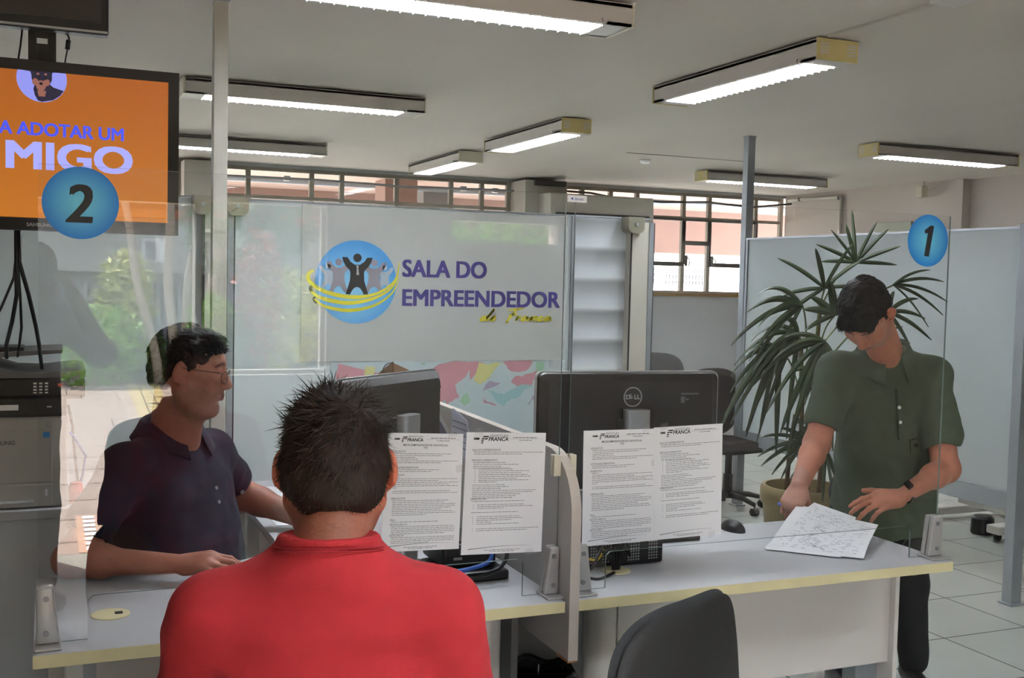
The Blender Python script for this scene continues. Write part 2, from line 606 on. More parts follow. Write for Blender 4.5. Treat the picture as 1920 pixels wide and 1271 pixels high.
def glass_bracket(x0, x1, lab):
    """rounded metal hinge plate gripping the panel's upper corner"""
    w = x1 - x0
    t = thing('glass_bracket', lab, 'bracket', ((x0 + x1) / 2, 4.80, 1.82), 'metal brackets at the tops of the partition columns')
    p = []
    z0, z1, r = 1.825, 1.905, 0.03
    for cx, cz, a0 in ((x1 - r, z0 + r, -90), (x1, z1, 0), (x0, z1, 180), (x0 + r, z0 + r, 180)):
        if cz == z1:
            p.append((cx, cz))
        else:
            for k in range(5):
                a = R(a0 + 90 * k / 4)
                p.append((cx + r * math.cos(a), cz + r * math.sin(a)))
    MB().prism(p, 4.775, 4.90, 'y').build('plate', M['bracket'], t)
    MB().cyl(((x0 + x1) / 2, 4.775, 1.868), ((x0 + x1) / 2, 4.770, 1.868), 0.009).build('screw', M['silver'], t)


glass_bracket(0.560, 0.640, 'round-cornered metal bracket on the outer side of the post by the television')
glass_bracket(0.700, 0.790, 'round-cornered metal bracket on the banner side of the cream post')
glass_bracket(2.640, 2.730, 'round-cornered metal bracket atop the banded glass panel, beside the right column')

for (x0, x1, mm, lab, zt) in ((XL, 0.605, 'frost', 'frosted glass partition panel behind the printer and television', 1.895),
                              (0.735, 2.372, 'frost', 'wide frosted glass partition panel carrying the blue and yellow logo banner', 1.90),
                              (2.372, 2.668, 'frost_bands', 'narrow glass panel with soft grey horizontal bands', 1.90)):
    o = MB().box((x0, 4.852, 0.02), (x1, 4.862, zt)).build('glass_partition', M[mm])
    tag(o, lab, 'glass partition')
o = MB().box((2.362, 4.842, 0.0), (2.382, 4.874, 1.90), bev=0.003).build('panel_joint_strip', M['alu'])
tag(o, 'slim grey joint strip between the banner panel and the banded panel', 'strip')
o = MB().box((XL, 4.848, 1.897), (2.80, 4.866, 1.905), bev=0.001).build('partition_top_rail', M['alu'])
tag(o, 'thin rail along the top of the glass partition behind the desks', 'rail')

# ================================================================== ceiling lamps
LAMP_G = 'fluorescent ceiling lamps'


def ceiling_lamp(cx, cy, along, lab, cap='lamp_cap_white', L=1.35, Wd=0.205, slots=False):
    t = thing('ceiling_lamp', lab, 'ceiling lamp', (0, 0, 0), LAMP_G)
    h = 0.095
    top = -0.012
    hb = MB()
    hl, hw = L / 2, Wd / 2
    hb.box((-hl, -hw, -0.03), (hl, hw, top), bev=0.003)
    hb.box((-hl, -hw, -h), (hl, -hw + 0.012, top))
    hb.box((-hl, hw - 0.012, -h), (hl, hw, top))
    hb.box((-hl, -hw, -h), (-hl + 0.11, hw, -h + 0.01))
    hb.box((hl - 0.11, -hw, -h), (hl, hw, -h + 0.01))
    hs = hb.build('housing', M['lamp_body'], t)
    for s in (-1, 1):
        e = MB().box((s * hl - 0.006, -hw - 0.004, -h - 0.004), (s * hl + 0.006, hw + 0.004, top + 0.004), bev=0.003)
        e.build('end_cap', M[cap], t)
        if slots:
            e = MB()
            for r_ in range(4):
                for side in (-1, 1):
                    e.box((s * (hl + 0.0065) - 0.0008, side * 0.07 - 0.022, -0.035 - r_ * 0.013), (s * (hl + 0.0065) + 0.0008, side * 0.07 + 0.022, -0.028 - r_ * 0.013))
            e.build('vent_slots', M['lamp_body'], t)
    lv = MB()
    n = 24
    for i in range(n):
        x = -hl + 0.12 + (L - 0.24) * i / (n - 1)
        lv.prism([(x - 0.002, -0.045), (x + 0.010, -0.045), (x - 0.004, -h - 0.006), (x - 0.008, -h - 0.006)], -hw + 0.014, hw - 0.014, 'y')
    for y in (-hw + 0.018, 0, hw - 0.018):
        lv.box((-hl + 0.11, y - 0.002, -h), (hl - 0.11, y + 0.002, -0.05))
    lv.build('louvre', M['louvre'], t)
    MB().box((-hl + 0.11, -hw + 0.013, -0.036), (hl - 0.11, hw - 0.013, -0.032)).build('reflector', M['louvre'], t)
    for y in (-0.05, 0.05):
        MB().cyl((-hl + 0.07, y, -0.060), (hl - 0.07, y, -0.060), 0.014, n=12).build('tube', M['tube'], t, smooth=True)
    hd = MB().tube([(hl - 0.13, -hw, -0.075), (hl - 0.13, -hw - 0.006, -0.09), (hl - 0.12, -hw + 0.01, -0.105)], 0.0025, n=6)
    hd.build('clip', M['silver'], t)
    for s in (-0.8, 0.8):
        MB().cyl((s * hl * 0.8, 0, 0), (s * hl * 0.8, 0, top - 0.002), 0.02, n=12).build('mount', M['lamp_body'], t)
    t.location = (cx, cy, CZ)
    if along == 'y':
        t.rotation_euler = (0, 0, PI / 2)
    elif along == '-y':
        t.rotation_euler = (0, 0, -PI / 2)
    elif along == '-x':
        t.rotation_euler = (0, 0, PI)
    return t


ceiling_lamp(1.34, 3.76, 'x', 'nearest ceiling lamp, cut by the top of the frame, with its white louvre blades showing')
ceiling_lamp(1.34, 6.22, 'x', 'long ceiling lamp partly behind the cream post, level with the orange television top')
ceiling_lamp(1.37, 8.80, 'x', 'ceiling lamp lower down behind the cream post, just in front of the far windows')
ceiling_lamp(3.18, 9.12, '-y', 'smallest ceiling lamp in the middle, above the banner, with a plain white end')
ceiling_lamp(3.12, 7.05, '-y', 'middle ceiling lamp with a slotted yellowed end cap, above the label on the glass', 'lamp_cap', slots=True)
ceiling_lamp(3.06, 4.45, '-y', 'largest ceiling lamp with a slotted yellowed end cap and a cable duct leaving it', 'lamp_cap', slots=True)
ceiling_lamp(6.21, 8.67, '-x', 'ceiling lamp crossing behind the tall grey post', 'lamp_cap', slots=True)
ceiling_lamp(6.13, 6.34, '-x', 'ceiling lamp nearest the right frame edge, above the white partition', 'lamp_cap', slots=True)

ceiling_lamp(1.34, 0.75, 'x', 'ceiling lamp over the customers\' side, above and behind the man in red')  # out-of-view lamp added as front fill on desk fronts and people
ceiling_lamp(4.3, 1.1, 'x', 'ceiling lamp over the customers\' side in front of the right desk')  # second added fill lamp, also out of view
o = MB().box((2.985, 3.1, CZ - 0.012), (3.005, 3.75, CZ), bev=0.002).build('cable_duct', M['cream'])
tag(o, 'thin cream cable duct on the ceiling leading away from the largest lamp', 'cable duct')
o = MB().box((2.93, 3.0, CZ - 0.02), (3.05, 3.12, CZ), bev=0.004).build('ceiling_junction_box', M['lamp_body'])
tag(o, 'small flat grey junction box at the end of the ceiling cable duct', 'junction box')
o = MB().box((4.3, 7.855, CZ - 0.005), (5.53, 7.865, CZ), bev=0.002).build('cable_duct', M['cream'])
tag(o, 'faint thin cable duct on the ceiling between the tall post and the slotted lamps', 'cable duct')
o = MB().lathe((4.70, 8.25, CZ - 0.03), [(0.0, 0), (0.035, 0.0), (0.045, 0.015), (0.05, 0.03)], n=20).build('smoke_detector', M['louvre'], smooth=True)
tag(o, 'tiny round white detector on the ceiling left of the tall grey post', 'detector')

# ================================================================== things on the far and right walls
t = thing('air_conditioner', 'cream wall-mounted air conditioner above the top of the banded glass panel', 'air conditioner', (5.25, 10.1, 2.13))
x0, x1 = 4.62, 5.80
pr = [(9.98, 2.44), (9.97, 2.22), (10.0, 2.165), (10.08, 2.14), (10.25, 2.14), (10.25, 2.46), (10.0, 2.46)]
MB().prism(pr, x0, x1, 'x').build('body', M['cream'], t)
MB().box((x0 + 0.05, 9.962, 2.225), (x1 - 0.05, 9.976, 2.262), bev=0.003).build('air_outlet', M['black'], t)
MB().box((x0 + 0.06, 9.955, 2.262), (x1 - 0.06, 9.975, 2.268)).build('louvre', M['charcoal'], t)
MB().box((4.7, 10.25, 2.2), (5.7, 10.6, 2.24)).build('wall_bracket', M['frame'], t)

t = thing('electrical_conduit', 'pale pipe running along the right wall top then down behind the white partition', 'conduit', (7.9, 10, 2.56))
MB().tube([(7.905, 10.5, 2.575), (7.905, 10.1, 2.57), (7.905, 9.62, 2.565), (7.905, 9.595, 2.555), (7.905, 9.59, 2.53), (7.905, 9.59, 2.0), (7.905, 9.59, 1.3)], 0.02, n=10).build('pipe', M['cream'], t, smooth=True)
for y, z in ((10.3, 2.573), (9.62, 2.55)):
    MB().cyl((7.905, y, z - 0.02), (7.905, y, z + 0.02), 0.024, n=12).build('collar', M['frame_dark'], t)
t = thing('wall_speaker', 'small cream speaker hanging from a bracket on the right wall by the ceiling', 'speaker', (7.85, 8.34, 2.5))
MB().box((7.79, 8.28, 2.47), (7.87, 8.37, 2.585), bev=0.012, M=None).build('body', M['lamp_cap_white'], t)
MB().tube([(7.85, 8.32, 2.585), (7.85, 8.32, 2.63)], 0.008).build('bracket_arm', M['cream'], t)
MB().tube([(7.87, 8.33, 2.53), (7.90, 8.27, 2.55), (7.926, 8.22, 2.57)], 0.004).build('cable', M['cream'], t)
o = MB().box((7.905, 8.53, 1.6), (7.93, 9.05, 2.255), bev=0.003).build('wall_board', mat('pale_green_board', lin(172, 176, 158), 0.6, var=0.04))
tag(o, 'pale greenish board on the right wall, only its top edge showing above the white partition', 'board')
# pipes and junction under the header of the far windows
t = thing('window_conduit', 'thin grey conduit with small clips running across the far windows near the ceiling', 'conduit', (3, 10.5, 2.5))
MB().tube([(1.42, 10.55, 2.49), (2.4, 10.55, 2.50), (3.3, 10.55, 2.48), (4.1, 10.55, 2.50), (4.44, 10.5, 2.50)], 0.011, n=8).build('pipe', M['alu'], t, smooth=True)
for x in (2.1, 3.9, 4.25):
    MB().box((x - 0.03, 10.53, 2.475), (x + 0.03, 10.575, 2.52), bev=0.004).build('clip', M['silver'], t)
o = MB().box((4.55, 10.20, 2.545), (4.90, 10.25, 2.60), bev=0.008).build('junction_box', M['frame_dark'])
tag(o, 'dark junction box under the ceiling on the pier beside the smallest lamp', 'junction box')
o = MB().tube([(4.93, 10.5, 2.53), (5.3, 10.45, 2.52), (5.6, 10.5, 2.49), (6.2, 10.5, 2.47), (6.8, 10.5, 2.50), (7.4, 10.5, 2.47), (7.9, 10.45, 2.53)], 0.012, n=8).build('window_cable', M['frame_dark'], smooth=True)
tag(o, 'dark cable sagging along the top of the far windows by the air conditioner', 'cable')
# ================================================================== outside, beyond the far windows
M['soffit'] = mat('pink_soffit_paint', lin(222, 190, 172), 0.8, var=0.08, scale=1.5, stretch=(1, 6, 1))
M['beam'] = mat('brown_pink_beam', lin(158, 126, 112), 0.8, var=0.1, scale=3)
M['building'] = mat('white_render', lin(232, 228, 222), 0.8, var=0.05, scale=1)
M['grille'] = mat('grey_grille', lin(118, 120, 128), 0.6, var=0.1)
M['street'] = mat('pale_street', lin(178, 172, 164), 0.9, var=0.1, scale=2)
struct('trim_2', MB().box((-6, 10.76, 2.64), (14, 14.2, 2.80)), M['soffit'])
struct('trim_3', MB().box((-6, 13.7, 2.02), (14, 14.2, 2.64)), M['beam'])
struct('ground', MB().box((-12, 10.76, -0.15), (30, 40, -0.02)), M['street'])
o = MB().box((3.35, 11.5, 0), (3.72, 11.9, 2.64), bev=0.01).build('porch_column', M['beam'])
tag(o, 'brown porch column outside the far windows, above the left half of the banner', 'column')
o = MB().box((4.05, 12.3, 0), (4.42, 12.7, 2.64), bev=0.01).build('porch_column', M['panel_dark'])
tag(o, 'dark grey porch column outside, right next to the brown one', 'column')
o = MB().tube([(1.0, 12.2, 2.61), (5.5, 12.2, 2.61), (12, 12.2, 2.61)], 0.03, n=8).build('porch_pipe', M['alu'], smooth=True)
tag(o, 'grey pipe under the pinkish porch ceiling outside the far windows', 'pipe')
o = MB().box((5.5, 12.6, 2.56), (6.9, 12.8, 2.63), bev=0.01).build('porch_lamp', M['louvre'])
tag(o, 'long pale porch lamp on the pinkish ceiling outside', 'ceiling lamp')

t = thing('street_building', 'sunlit white building with grey window grilles across the street', 'building', (14, 26, 0))
MB().box((2, 26, -0.1), (30, 32, 7)).build('wall', M['building'], t)
MB().box((2, 25.85, 2.55), (30, 26.0, 2.75)).build('ledge', M['building'], t)
for (a, b, z0, z1) in ((12.9, 13.3, 1.62, 2.02), (14.1, 15.25, 1.55, 2.02), (15.42, 16.9, 1.5, 2.0), (16.85, 17.2, 1.1, 1.35), (14.1, 15.25, 0.75, 1.05), (15.4, 17.2, 0.6, 0.98), (17.3, 17.4, 1.95, 2.5)):
    g = MB()
    n = max(2, int((b - a) / 0.105))
    for i in range(n):
        x = a + (b - a) * (i + 0.5) / n
        g.box((x - 0.028, 25.92, z0), (x + 0.028, 25.98, z1))
    for k in range(4):
        z = z0 + (z1 - z0) * k / 3
        g.box((a, 25.90, z - 0.012), (b, 25.94, z + 0.012))
    g.build('window_grille', M['grille'], t)
MB().box((17.3, 25.8, 0.4), (17.5, 25.98, 1.1)).build('yellow_pillar', mat('yellow_paint', lin(230, 190, 60), 0.7), t)

# parking sign
t = thing('parking_sign', 'round white parking sign with a red rim and a dark letter E outside the window', 'sign', (9.78, 18, 0))
MB().cyl((9.78, 18.02, 0), (9.78, 18.02, 1.95), 0.025, n=10).build('pole', M['grille'], t)
MB().cyl((9.78, 18.0, 1.80), (9.78, 17.99, 1.80), 0.20, n=36).build('rim', mat('sign_red', lin(200, 40, 34), 0.5), t)
dm = MB().cyl((9.78, 17.989, 1.80), (9.78, 17.985, 1.80), 0.172, n=36).build('disc', M['paper'], t)
MB().text('E', Matrix.Translation((9.705, 17.983, 1.71)) @ Matrix.Rotation(PI / 2, 4, 'X'), size=0.26, off=0.004).build('letter', M['ink_dark'], t)
o = MB().box((11.1, 20.5, 0.0), (12.4, 21.0, 1.35), bev=0.1, seg=4).build('parked_car', mat('pale_blue_car', lin(140, 160, 196), 0.3))
tag(o, 'blue-white roof of a vehicle parked outside, low in the far window', 'car')

# ================================================================== outside behind the camera (seen as reflections in the counter glass)
M['paving'] = mat('stamped_paving', lin(176, 158, 146), 0.85, var=0.25, scale=2.5, bump=0.3, bscale=12)
M['tactile'] = mat('yellow_tactile_paving', lin(196, 176, 120), 0.85, var=0.15, scale=6)
M['joint'] = mat('paving_joint', lin(96, 84, 76), 0.9)
M['soil'] = mat('soil', lin(96, 78, 60), 0.95, var=0.3)
g = MB().box((-14, -30, -0.12), (14, YF - 0.15, -0.015))
struct('ground_courtyard', g, M['paving'])
jn = MB()
rnd = random.Random(4)
for i in range(24):
    yy = -1.6 - i * 0.62
    jn.box((-3, yy, -0.0155), (4, yy + 0.012, -0.0135))
for i in range(60):
    yy = -1.6 - rnd.randint(0, 22) * 0.62
    xx = rnd.uniform(-2.5, 3.5)
    jn.box((xx, yy - 0.62, -0.0155), (xx + 0.012, yy, -0.0135))
o = jn.build('paving_joints', M['joint'])
tag(o, 'dark joint lines pressed into the stamped paving of the courtyard', 'paving joint', kind='stuff')
t = thing('tactile_strip', 'pale yellow tactile paving strip running down the sunlit courtyard path', 'tactile paving', (1, -7, -0.015))
A = [(0.78, -2.4), (1.05, -2.4), (1.45, -11.3), (1.02, -11.3)]
s_ = MB()
s_.add([(x, y, -0.008) for x, y in A], [(0, 1, 2, 3)])
s_.build('strip', M['tactile'], t)
s2 = MB()
for i in range(38):
    y = -2.5 - i * 0.235
    k = (i / 38)
    s2.box((0.78 + 0.24 * k, y, -0.0075), (1.05 + 0.38 * k, y + 0.014, -0.0065))
for fx in (0.33, 0.66):
    s2.add([(0.78 + 0.27 * fx, -2.4, -0.007), (0.795 + 0.27 * fx, -2.4, -0.007), (1.035 + 0.43 * fx, -11.3, -0.007), (1.02 + 0.43 * fx, -11.3, -0.007)], [(0, 1, 2, 3)])
s2.build('joint', M['joint'], t)
t = thing('tactile_mat', 'pale pink tactile tiles with raised bars by the courtyard door', 'tactile paving', (0.3, -1.7, -0.015))
MB().box((0.16, -2.3, -0.015), (0.75, -1.30, -0.008)).build('tile', mat('pink_tactile', lin(206, 170, 146), 0.85, var=0.1), t)
kb = MB()
for i in range(4):
    for j in range(8):
        kb.box((0.20 + i * 0.145, -2.25 + j * 0.12, -0.008), (0.27 + i * 0.145, -2.17 + j * 0.12, -0.001), bev=0.003)
kb.build('raised_bars', M['paper'], t)

t = thing('courtyard_building', 'pale building with a tiled eave and vertical slats across the courtyard', 'building', (0, -13.5, 0))
MB().box((-10, -15.5, 1.55), (10, -13.2, 2.42)).build('wall', mat('courtyard_wall', lin(150, 152, 150), 0.8, var=0.05), t)
MB().box((-10, -15.5, -0.1), (10, -13.5, 1.55)).build('lower_wall', M['panel_dark'], t)
sl = MB()
for i in range(90):
    x = -4 + i * 0.11
    sl.box((x, -13.48, 0), (x + 0.06, -13.40, 1.55))
sl.build('slats', M['grille'], t)
MB().box((-10, -15.5, 2.42), (10, -12.9, 2.55)).build('eave', mat('orange_tiles', lin(186, 120, 84), 0.8, var=0.2, scale=30), t)
MB().box((-10, -17, 2.55), (10, -13.6, 4.5)).build('roof', mat('brown_roof', lin(120, 96, 80), 0.9, var=0.2, scale=6), t)
w_ = MB()
w_.box((1.36, -13.19, 1.72), (1.76, -13.16, 2.10))
w_.build('window_frame', M['paper'], t)
MB().box((1.42, -13.16, 1.76), (1.58, -13.15, 2.05)).build('window_pane', M['grille'], t)

M['leaf_bright'] = mat('bright_leaf', lin(140, 196, 60), 0.6, var=0.5, scale=9)
M['leaf_dark'] = mat('dark_leaf', lin(60, 96, 40), 0.6, var=0.4, scale=9)
M['leaf_yellow'] = mat('yellow_green_leaf', lin(200, 206, 96), 0.6, var=0.4, scale=9)
M['leaf_red'] = mat('reddish_leaf', lin(150, 84, 56), 0.6, var=0.4, scale=9)
M['trunk'] = mat('grey_brown_trunk', lin(196, 182, 164), 0.85, var=0.5, scale=12, stretch=(1, 1, 6))


def leaf_cloud(mb, c, rad, n, size, seed, mi=0):
    r_ = random.Random(seed)
    for i in range(n):
        while True:
            p = Vector((r_.uniform(-1, 1), r_.uniform(-1, 1), r_.uniform(-1, 1)))
            if 0.3 < p.length < 1: break
        q = Vector((c[0] + p.x * rad[0], c[1] + p.y * rad[1], c[2] + p.z * rad[2]))
        d = Vector((r_.gauss(0, 1), r_.gauss(0, 1), r_.gauss(0, .6))).normalized()
        u = d.cross(Vector((r_.gauss(0, 1), r_.gauss(0, 1), r_.gauss(0, 1)))).normalized()
        s = size * r_.uniform(.6, 1.3)
        mb.add([q - d * s, q + u * s * .38 - d * s * .1, q + d * s, q - u * s * .38 - d * s * .1], [(0, 1, 2, 3)], mi)


def shrub(name, label, spots, size, mats, seed, stem=True):
    t = thing(name, label, 'shrub', (spots[0][0][0], spots[0][0][1], -0.015))
    mb = MB()
    for i, (c, rad, n, mi) in enumerate(spots):
        leaf_cloud(mb, c, rad, n, size, seed + i, mi)
    mb.build('foliage', mats, t, recalc=False)
    if stem:
        b = MB()
        for i, (c, rad, n, mi) in enumerate(spots):
            b.tube([(c[0], c[1], -0.02), (c[0] + .05, c[1], c[2])], 0.03, n=6)
        b.build('stem', M['trunk'], t)
    return t


LV = [M['leaf_bright'], M['leaf_dark'], M['leaf_yellow'], M['leaf_red']]
shrub('shrub', 'bright green bush at the left side of the courtyard palms', [((0.6, -10.9, 0.55), (0.75, 0.35, 0.6), 900, 0), ((1.25, -11.2, 0.4), (0.35, 0.3, 0.45), 500, 1)], 0.07, LV, 1)
shrub('shrub', 'tall feathery yellow-green plant against the courtyard slats', [((1.05, -11.8, 1.15), (0.42, 0.3, 0.75), 700, 2)], 0.11, LV, 11)
shrub('shrub', 'low leafy plants at the feet of the courtyard palm trunks', [((1.6, -11.4, 0.2), (0.5, 0.3, 0.25), 500, 2), ((2.1, -11.4, 0.2), (0.4, 0.3, 0.3), 400, 0)], 0.07, LV, 21)
shrub('shrub', 'bright green clipped bush near the courtyard door jamb', [((2.15, -10.8, 0.85), (0.36, 0.4, 0.42), 900, 0)], 0.06, LV, 31)
shrub('shrub', 'mixed yellow and red bushes under the side window', [((2.7, -8.5, 1.0), (0.5, 0.5, 0.7), 900, 2), ((2.35, -8.2, 1.3), (0.3, 0.4, 0.9), 500, 3), ((2.1, -8.3, 0.6), (0.35, 0.4, 0.6), 500, 1)], 0.08, LV, 41)
shrub('shrub', 'dark green tree foliage high outside the side window', [((2.4, -9.2, 2.2), (0.9, 0.5, 0.8), 900, 1)], 0.09, LV, 51)
shrub('shrub', 'leafy tree crown seen through the small high vent window', [((6.1, -9.0, 2.5), (1.9, 0.8, 0.8), 2200, 0), ((6.1, -9.3, 2.4), (1.9, 0.6, 0.8), 1400, 1)], 0.09, LV, 61)


def palm_trunk(b, tp, r, label):
    t = thing('palm_tree', label, 'tree', (b[0], b[1], -0.015), 'courtyard palm trunks')
    pts = [Vector(b).lerp(Vector(tp), k / 14) for k in range(15)]
    pts = [p + Vector((0.03 * math.sin(k), 0, 0)) for k, p in enumerate(pts)]
    MB().tube(pts, [r * (1.15 - 0.02 * k + (0.06 if k % 2 else 0)) for k in range(15)], n=10).build('trunk', M['trunk'], t, smooth=True)
    f = MB()
    c = Vector(tp)
    rd = random.Random(int(b[0] * 100))
    for i in range(10):
        a = 2 * PI * i / 10 + rd.uniform(-.2, .2)
        d = Vector((math.cos(a), math.sin(a), 0))
        prev = c
        for k in range(1, 8):
            s = k / 7
            q = c + d * (1.2 * s) + Vector((0, 0, 0.6 * s - 1.2 * s * s))
            sd = d.cross(Vector((0, 0, 1)))
            w = 0.28 * math.sin(PI * min(1, s * .9 + .1))
            f.add([prev, prev + sd * w - Vector((0, 0, .1)), q + sd * w * .8 - Vector((0, 0, .12)), q], [(0, 1, 2, 3)])
            f.add([prev, prev - sd * w - Vector((0, 0, .1)), q - sd * w * .8 - Vector((0, 0, .12)), q], [(0, 1, 2, 3)])
            prev = q
    f.build('crown', M['leaf_dark'], t, recalc=False)


palm_trunk((1.44, -10.9, 0), (0.62, -10.9, 4.2), 0.055, 'slender pale palm trunk leaning left across the courtyard reflection')
palm_trunk((1.64, -11.0, 0), (1.5, -11.0, 4.3), 0.06, 'upright slender palm trunk in the middle of the courtyard group')
palm_trunk((1.74, -11.1, 0), (2.15, -11.1, 4.2), 0.06, 'palm trunk leaning right in the courtyard group')
palm_trunk((2.0, -10.9, 0), (2.5, -10.9, 4.2), 0.05, 'outermost thin palm trunk leaning right in the courtyard')
# ================================================================== counter desks
DZ = 0.74
DF = 2.545


def rrect(x0, y0, x1, y1, r, n=6, corners=(1, 1, 1, 1)):
    p = []
    for (cx, cy, a0, on) in ((x1 - r, y1 - r, 0, corners[0]), (x0 + r, y1 - r, 90, corners[1]), (x0 + r, y0 + r, 180, corners[2]), (x1 - r, y0 + r, 270, corners[3])):
        if on:
            p += [(cx + r * math.cos(R(a0 + 90 * k / n)), cy + r * math.sin(R(a0 + 90 * k / n))) for k in range(n + 1)]
        else:
            p.append((cx + (r if a0 in (0, 270) else -r), cy + (r if a0 in (0, 90) else -r)))
    return p


# left desk: L-shaped top
t = thing('counter_desk', 'grey L-shaped counter desk with cream edge between the men in navy and red', 'desk', (0.6, 2.9, 0))
p = [(-0.03, DF), (1.248, DF), (1.248, 4.45), (0.66, 4.45)]
cx, cy, rr_ = 0.66 - 0.26, 3.19 + 0.26, 0.26
p += [(0.66, 3.45)] + [(cx + rr_ * math.cos(R(-90 * k / 8)), cy + rr_ * math.sin(R(-90 * k / 8))) for k in range(1, 9)]
p += [(-0.03, 3.19)]
MB().prism(p, DZ - 0.028, DZ, 'z').build('top', M['desk_top'], t)
MB().box((-0.031, DF - 0.0015, DZ - 0.029), (1.249, DF + 0.001, DZ - 0.0005)).build('edge_band', M['desk_edge'], t)
MB().lathe((0.14, 2.80, DZ), [(0.0, 0.0), (0.046, 0.0), (0.046, 0.002), (0.043, 0.003), (0.0, 0.003)], n=32).build('cable_cover', M['desk_edge'], t)
MB().box((0.150, 2.79, DZ + 0.0025), (0.168, 2.808, DZ + 0.0045)).build('cable_slot', M['ink_dark'], t)
MB().box((0.11, 2.83, 0.30), (1.08, 2.85, DZ - 0.03)).build('modesty_panel', M['panel_white'], t)
MB().box((0.035, 2.70, 0.02), (0.075, 2.76, DZ - 0.03), bev=0.004).build('leg', M['leg_white'], t)
MB().box((0.03, 2.69, DZ - 0.055), (0.085, 2.78, DZ - 0.029), bev=0.004).build('leg_bracket', M['charcoal'], t)
MB().lathe((1.125, 2.78, 0), [(0.045, 0.0), (0.045, 0.02), (0.038, 0.03), (0.038, DZ - 0.03)], n=28).build('leg', M['leg_white'], t, smooth=True, auto=40)
MB().prism([(2.78, 0.42), (4.3, 0.42), (4.3, DZ - 0.03), (2.78, DZ - 0.03)], 1.20, 1.22, 'x').build('side_panel', M['panel_dark'], t)
for y in (4.2,):
    MB().box((1.15, y, 0), (1.20, y + 0.05, DZ - 0.03), bev=0.004).build('leg', M['leg_white'], t)
    MB().box((0.70, y, 0), (0.75, y + 0.05, DZ - 0.03), bev=0.004).build('leg', M['leg_white'], t)
MB().box((0.0, 3.02, 0), (0.05, 3.07, DZ - 0.03), bev=0.004).build('leg', M['leg_white'], t)

# right desk
t = thing('counter_desk', 'grey counter desk with a white front panel, under the standing man\'s papers', 'desk', (1.9, 2.9, 0))
MB().prism([(1.286, DF), (2.582, DF), (2.582, 3.19), (1.286, 3.19)], DZ - 0.028, DZ, 'z').build('top', M['desk_top'], t)
MB().box((1.285, DF - 0.0015, DZ - 0.029), (2.583, DF + 0.001, DZ - 0.0005)).build('edge_band', M['desk_edge'], t)
MB().box((2.5815, DF - 0.001, DZ - 0.029), (2.5835, 3.19, DZ - 0.0005)).build('side_edge_band', M['desk_edge'], t)
MB().box((1.545, 2.79, 0.345), (2.565, 2.808, DZ - 0.029)).build('modesty_panel', M['panel_white'], t)
MB().lathe((1.49, 2.80, 0), [(0.055, 0.0), (0.055, 0.02), (0.048, 0.03), (0.048, DZ - 0.03)], n=28).build('leg', M['leg_white'], t, smooth=True, auto=40)
MB().box((2.565, 2.765, 0.06), (2.582, 2.86, DZ - 0.029), bev=0.002).build('side_panel', M['panel_white'], t)
MB().box((2.47, 2.83, 0.0), (2.56, 2.90, DZ - 0.03), bev=0.006).build('leg', M['alu'], t)
MB().box((2.44, 2.60, 0.0), (2.56, 3.1, 0.04), bev=0.008).build('foot', M['alu'], t)
MB().box((2.50, 3.08, 0.0), (2.55, 3.12, DZ - 0.03), bev=0.004).build('leg', M['leg_white'], t)
MB().box((1.29, 3.145, 0.08), (1.68, 3.165, DZ - 0.029)).build('rear_panel', M['panel_dark'], t)
MB().lathe((1.525, 2.775, DZ), [(0.030, 0.0), (0.042, 0.0), (0.042, 0.003), (0.030, 0.003)], n=32).build('grommet_ring', M['desk_edge'], t)
MB().cyl((1.525, 2.775, DZ), (1.525, 2.775, DZ + 0.001), 0.03, n=24).build('grommet_hole', M['black'], t)
MB().box((2.475, 2.60, DZ - 0.05), (2.50, 2.64, DZ - 0.028), bev=0.003).build('clamp_bolt', M['silver'], t)

# divider between the desks
t = thing('desk_divider', 'grey laminate divider with a rounded front corner, standing between the two counter desks', 'divider', (1.267, 3.2, 0.575))
pr = [(2.528, 0.585), (4.35, 0.585), (4.35, 1.150)]
c_, rz = (2.528 + 0.16, 1.128 - 0.16), 0.16
pr += [(c_[0] - rz * math.sin(R(90 * k / 10)), c_[1] + rz * math.cos(R(90 * k / 10))) for k in range(0, 11)]
MB().prism(pr, 1.2545, 1.2805, 'x').build('board', M['divider'], t)
e = MB()
pts = [(2.528, 0.585)] + pr[::-1][:11] + [(4.35, 1.150)]
for (ya, za), (yb, zb) in zip(pts[:-1], pts[1:]):
    n_ = Vector((0, ya - yb, za - zb))
    nn = Vector((0, -(zb - za), (yb - ya))).normalized() * 0.0015
    e.add([(1.2535, ya, za), (1.2815, ya, za), (1.2815, yb, zb), (1.2535, yb, zb),
           (1.2535, ya + nn.y, za + nn.z), (1.2815, ya + nn.y, za + nn.z), (1.2815, yb + nn.y, zb + nn.z), (1.2535, yb + nn.y, zb + nn.z)],
          [(0, 1, 5, 4), (1, 2, 6, 5), (2, 3, 7, 6), (3, 0, 4, 7), (4, 5, 6, 7)])
e.build('edge_band', M['divider_edge'], t)
MB().box((1.2535, 2.528, 0.580), (1.2815, 2.60, 0.586)).build('raw_edge', mat('raw_chipboard', lin(176, 120, 80), 0.9, var=0.3, scale=60), t)

# ================================================================== glass screens
GY = 2.612


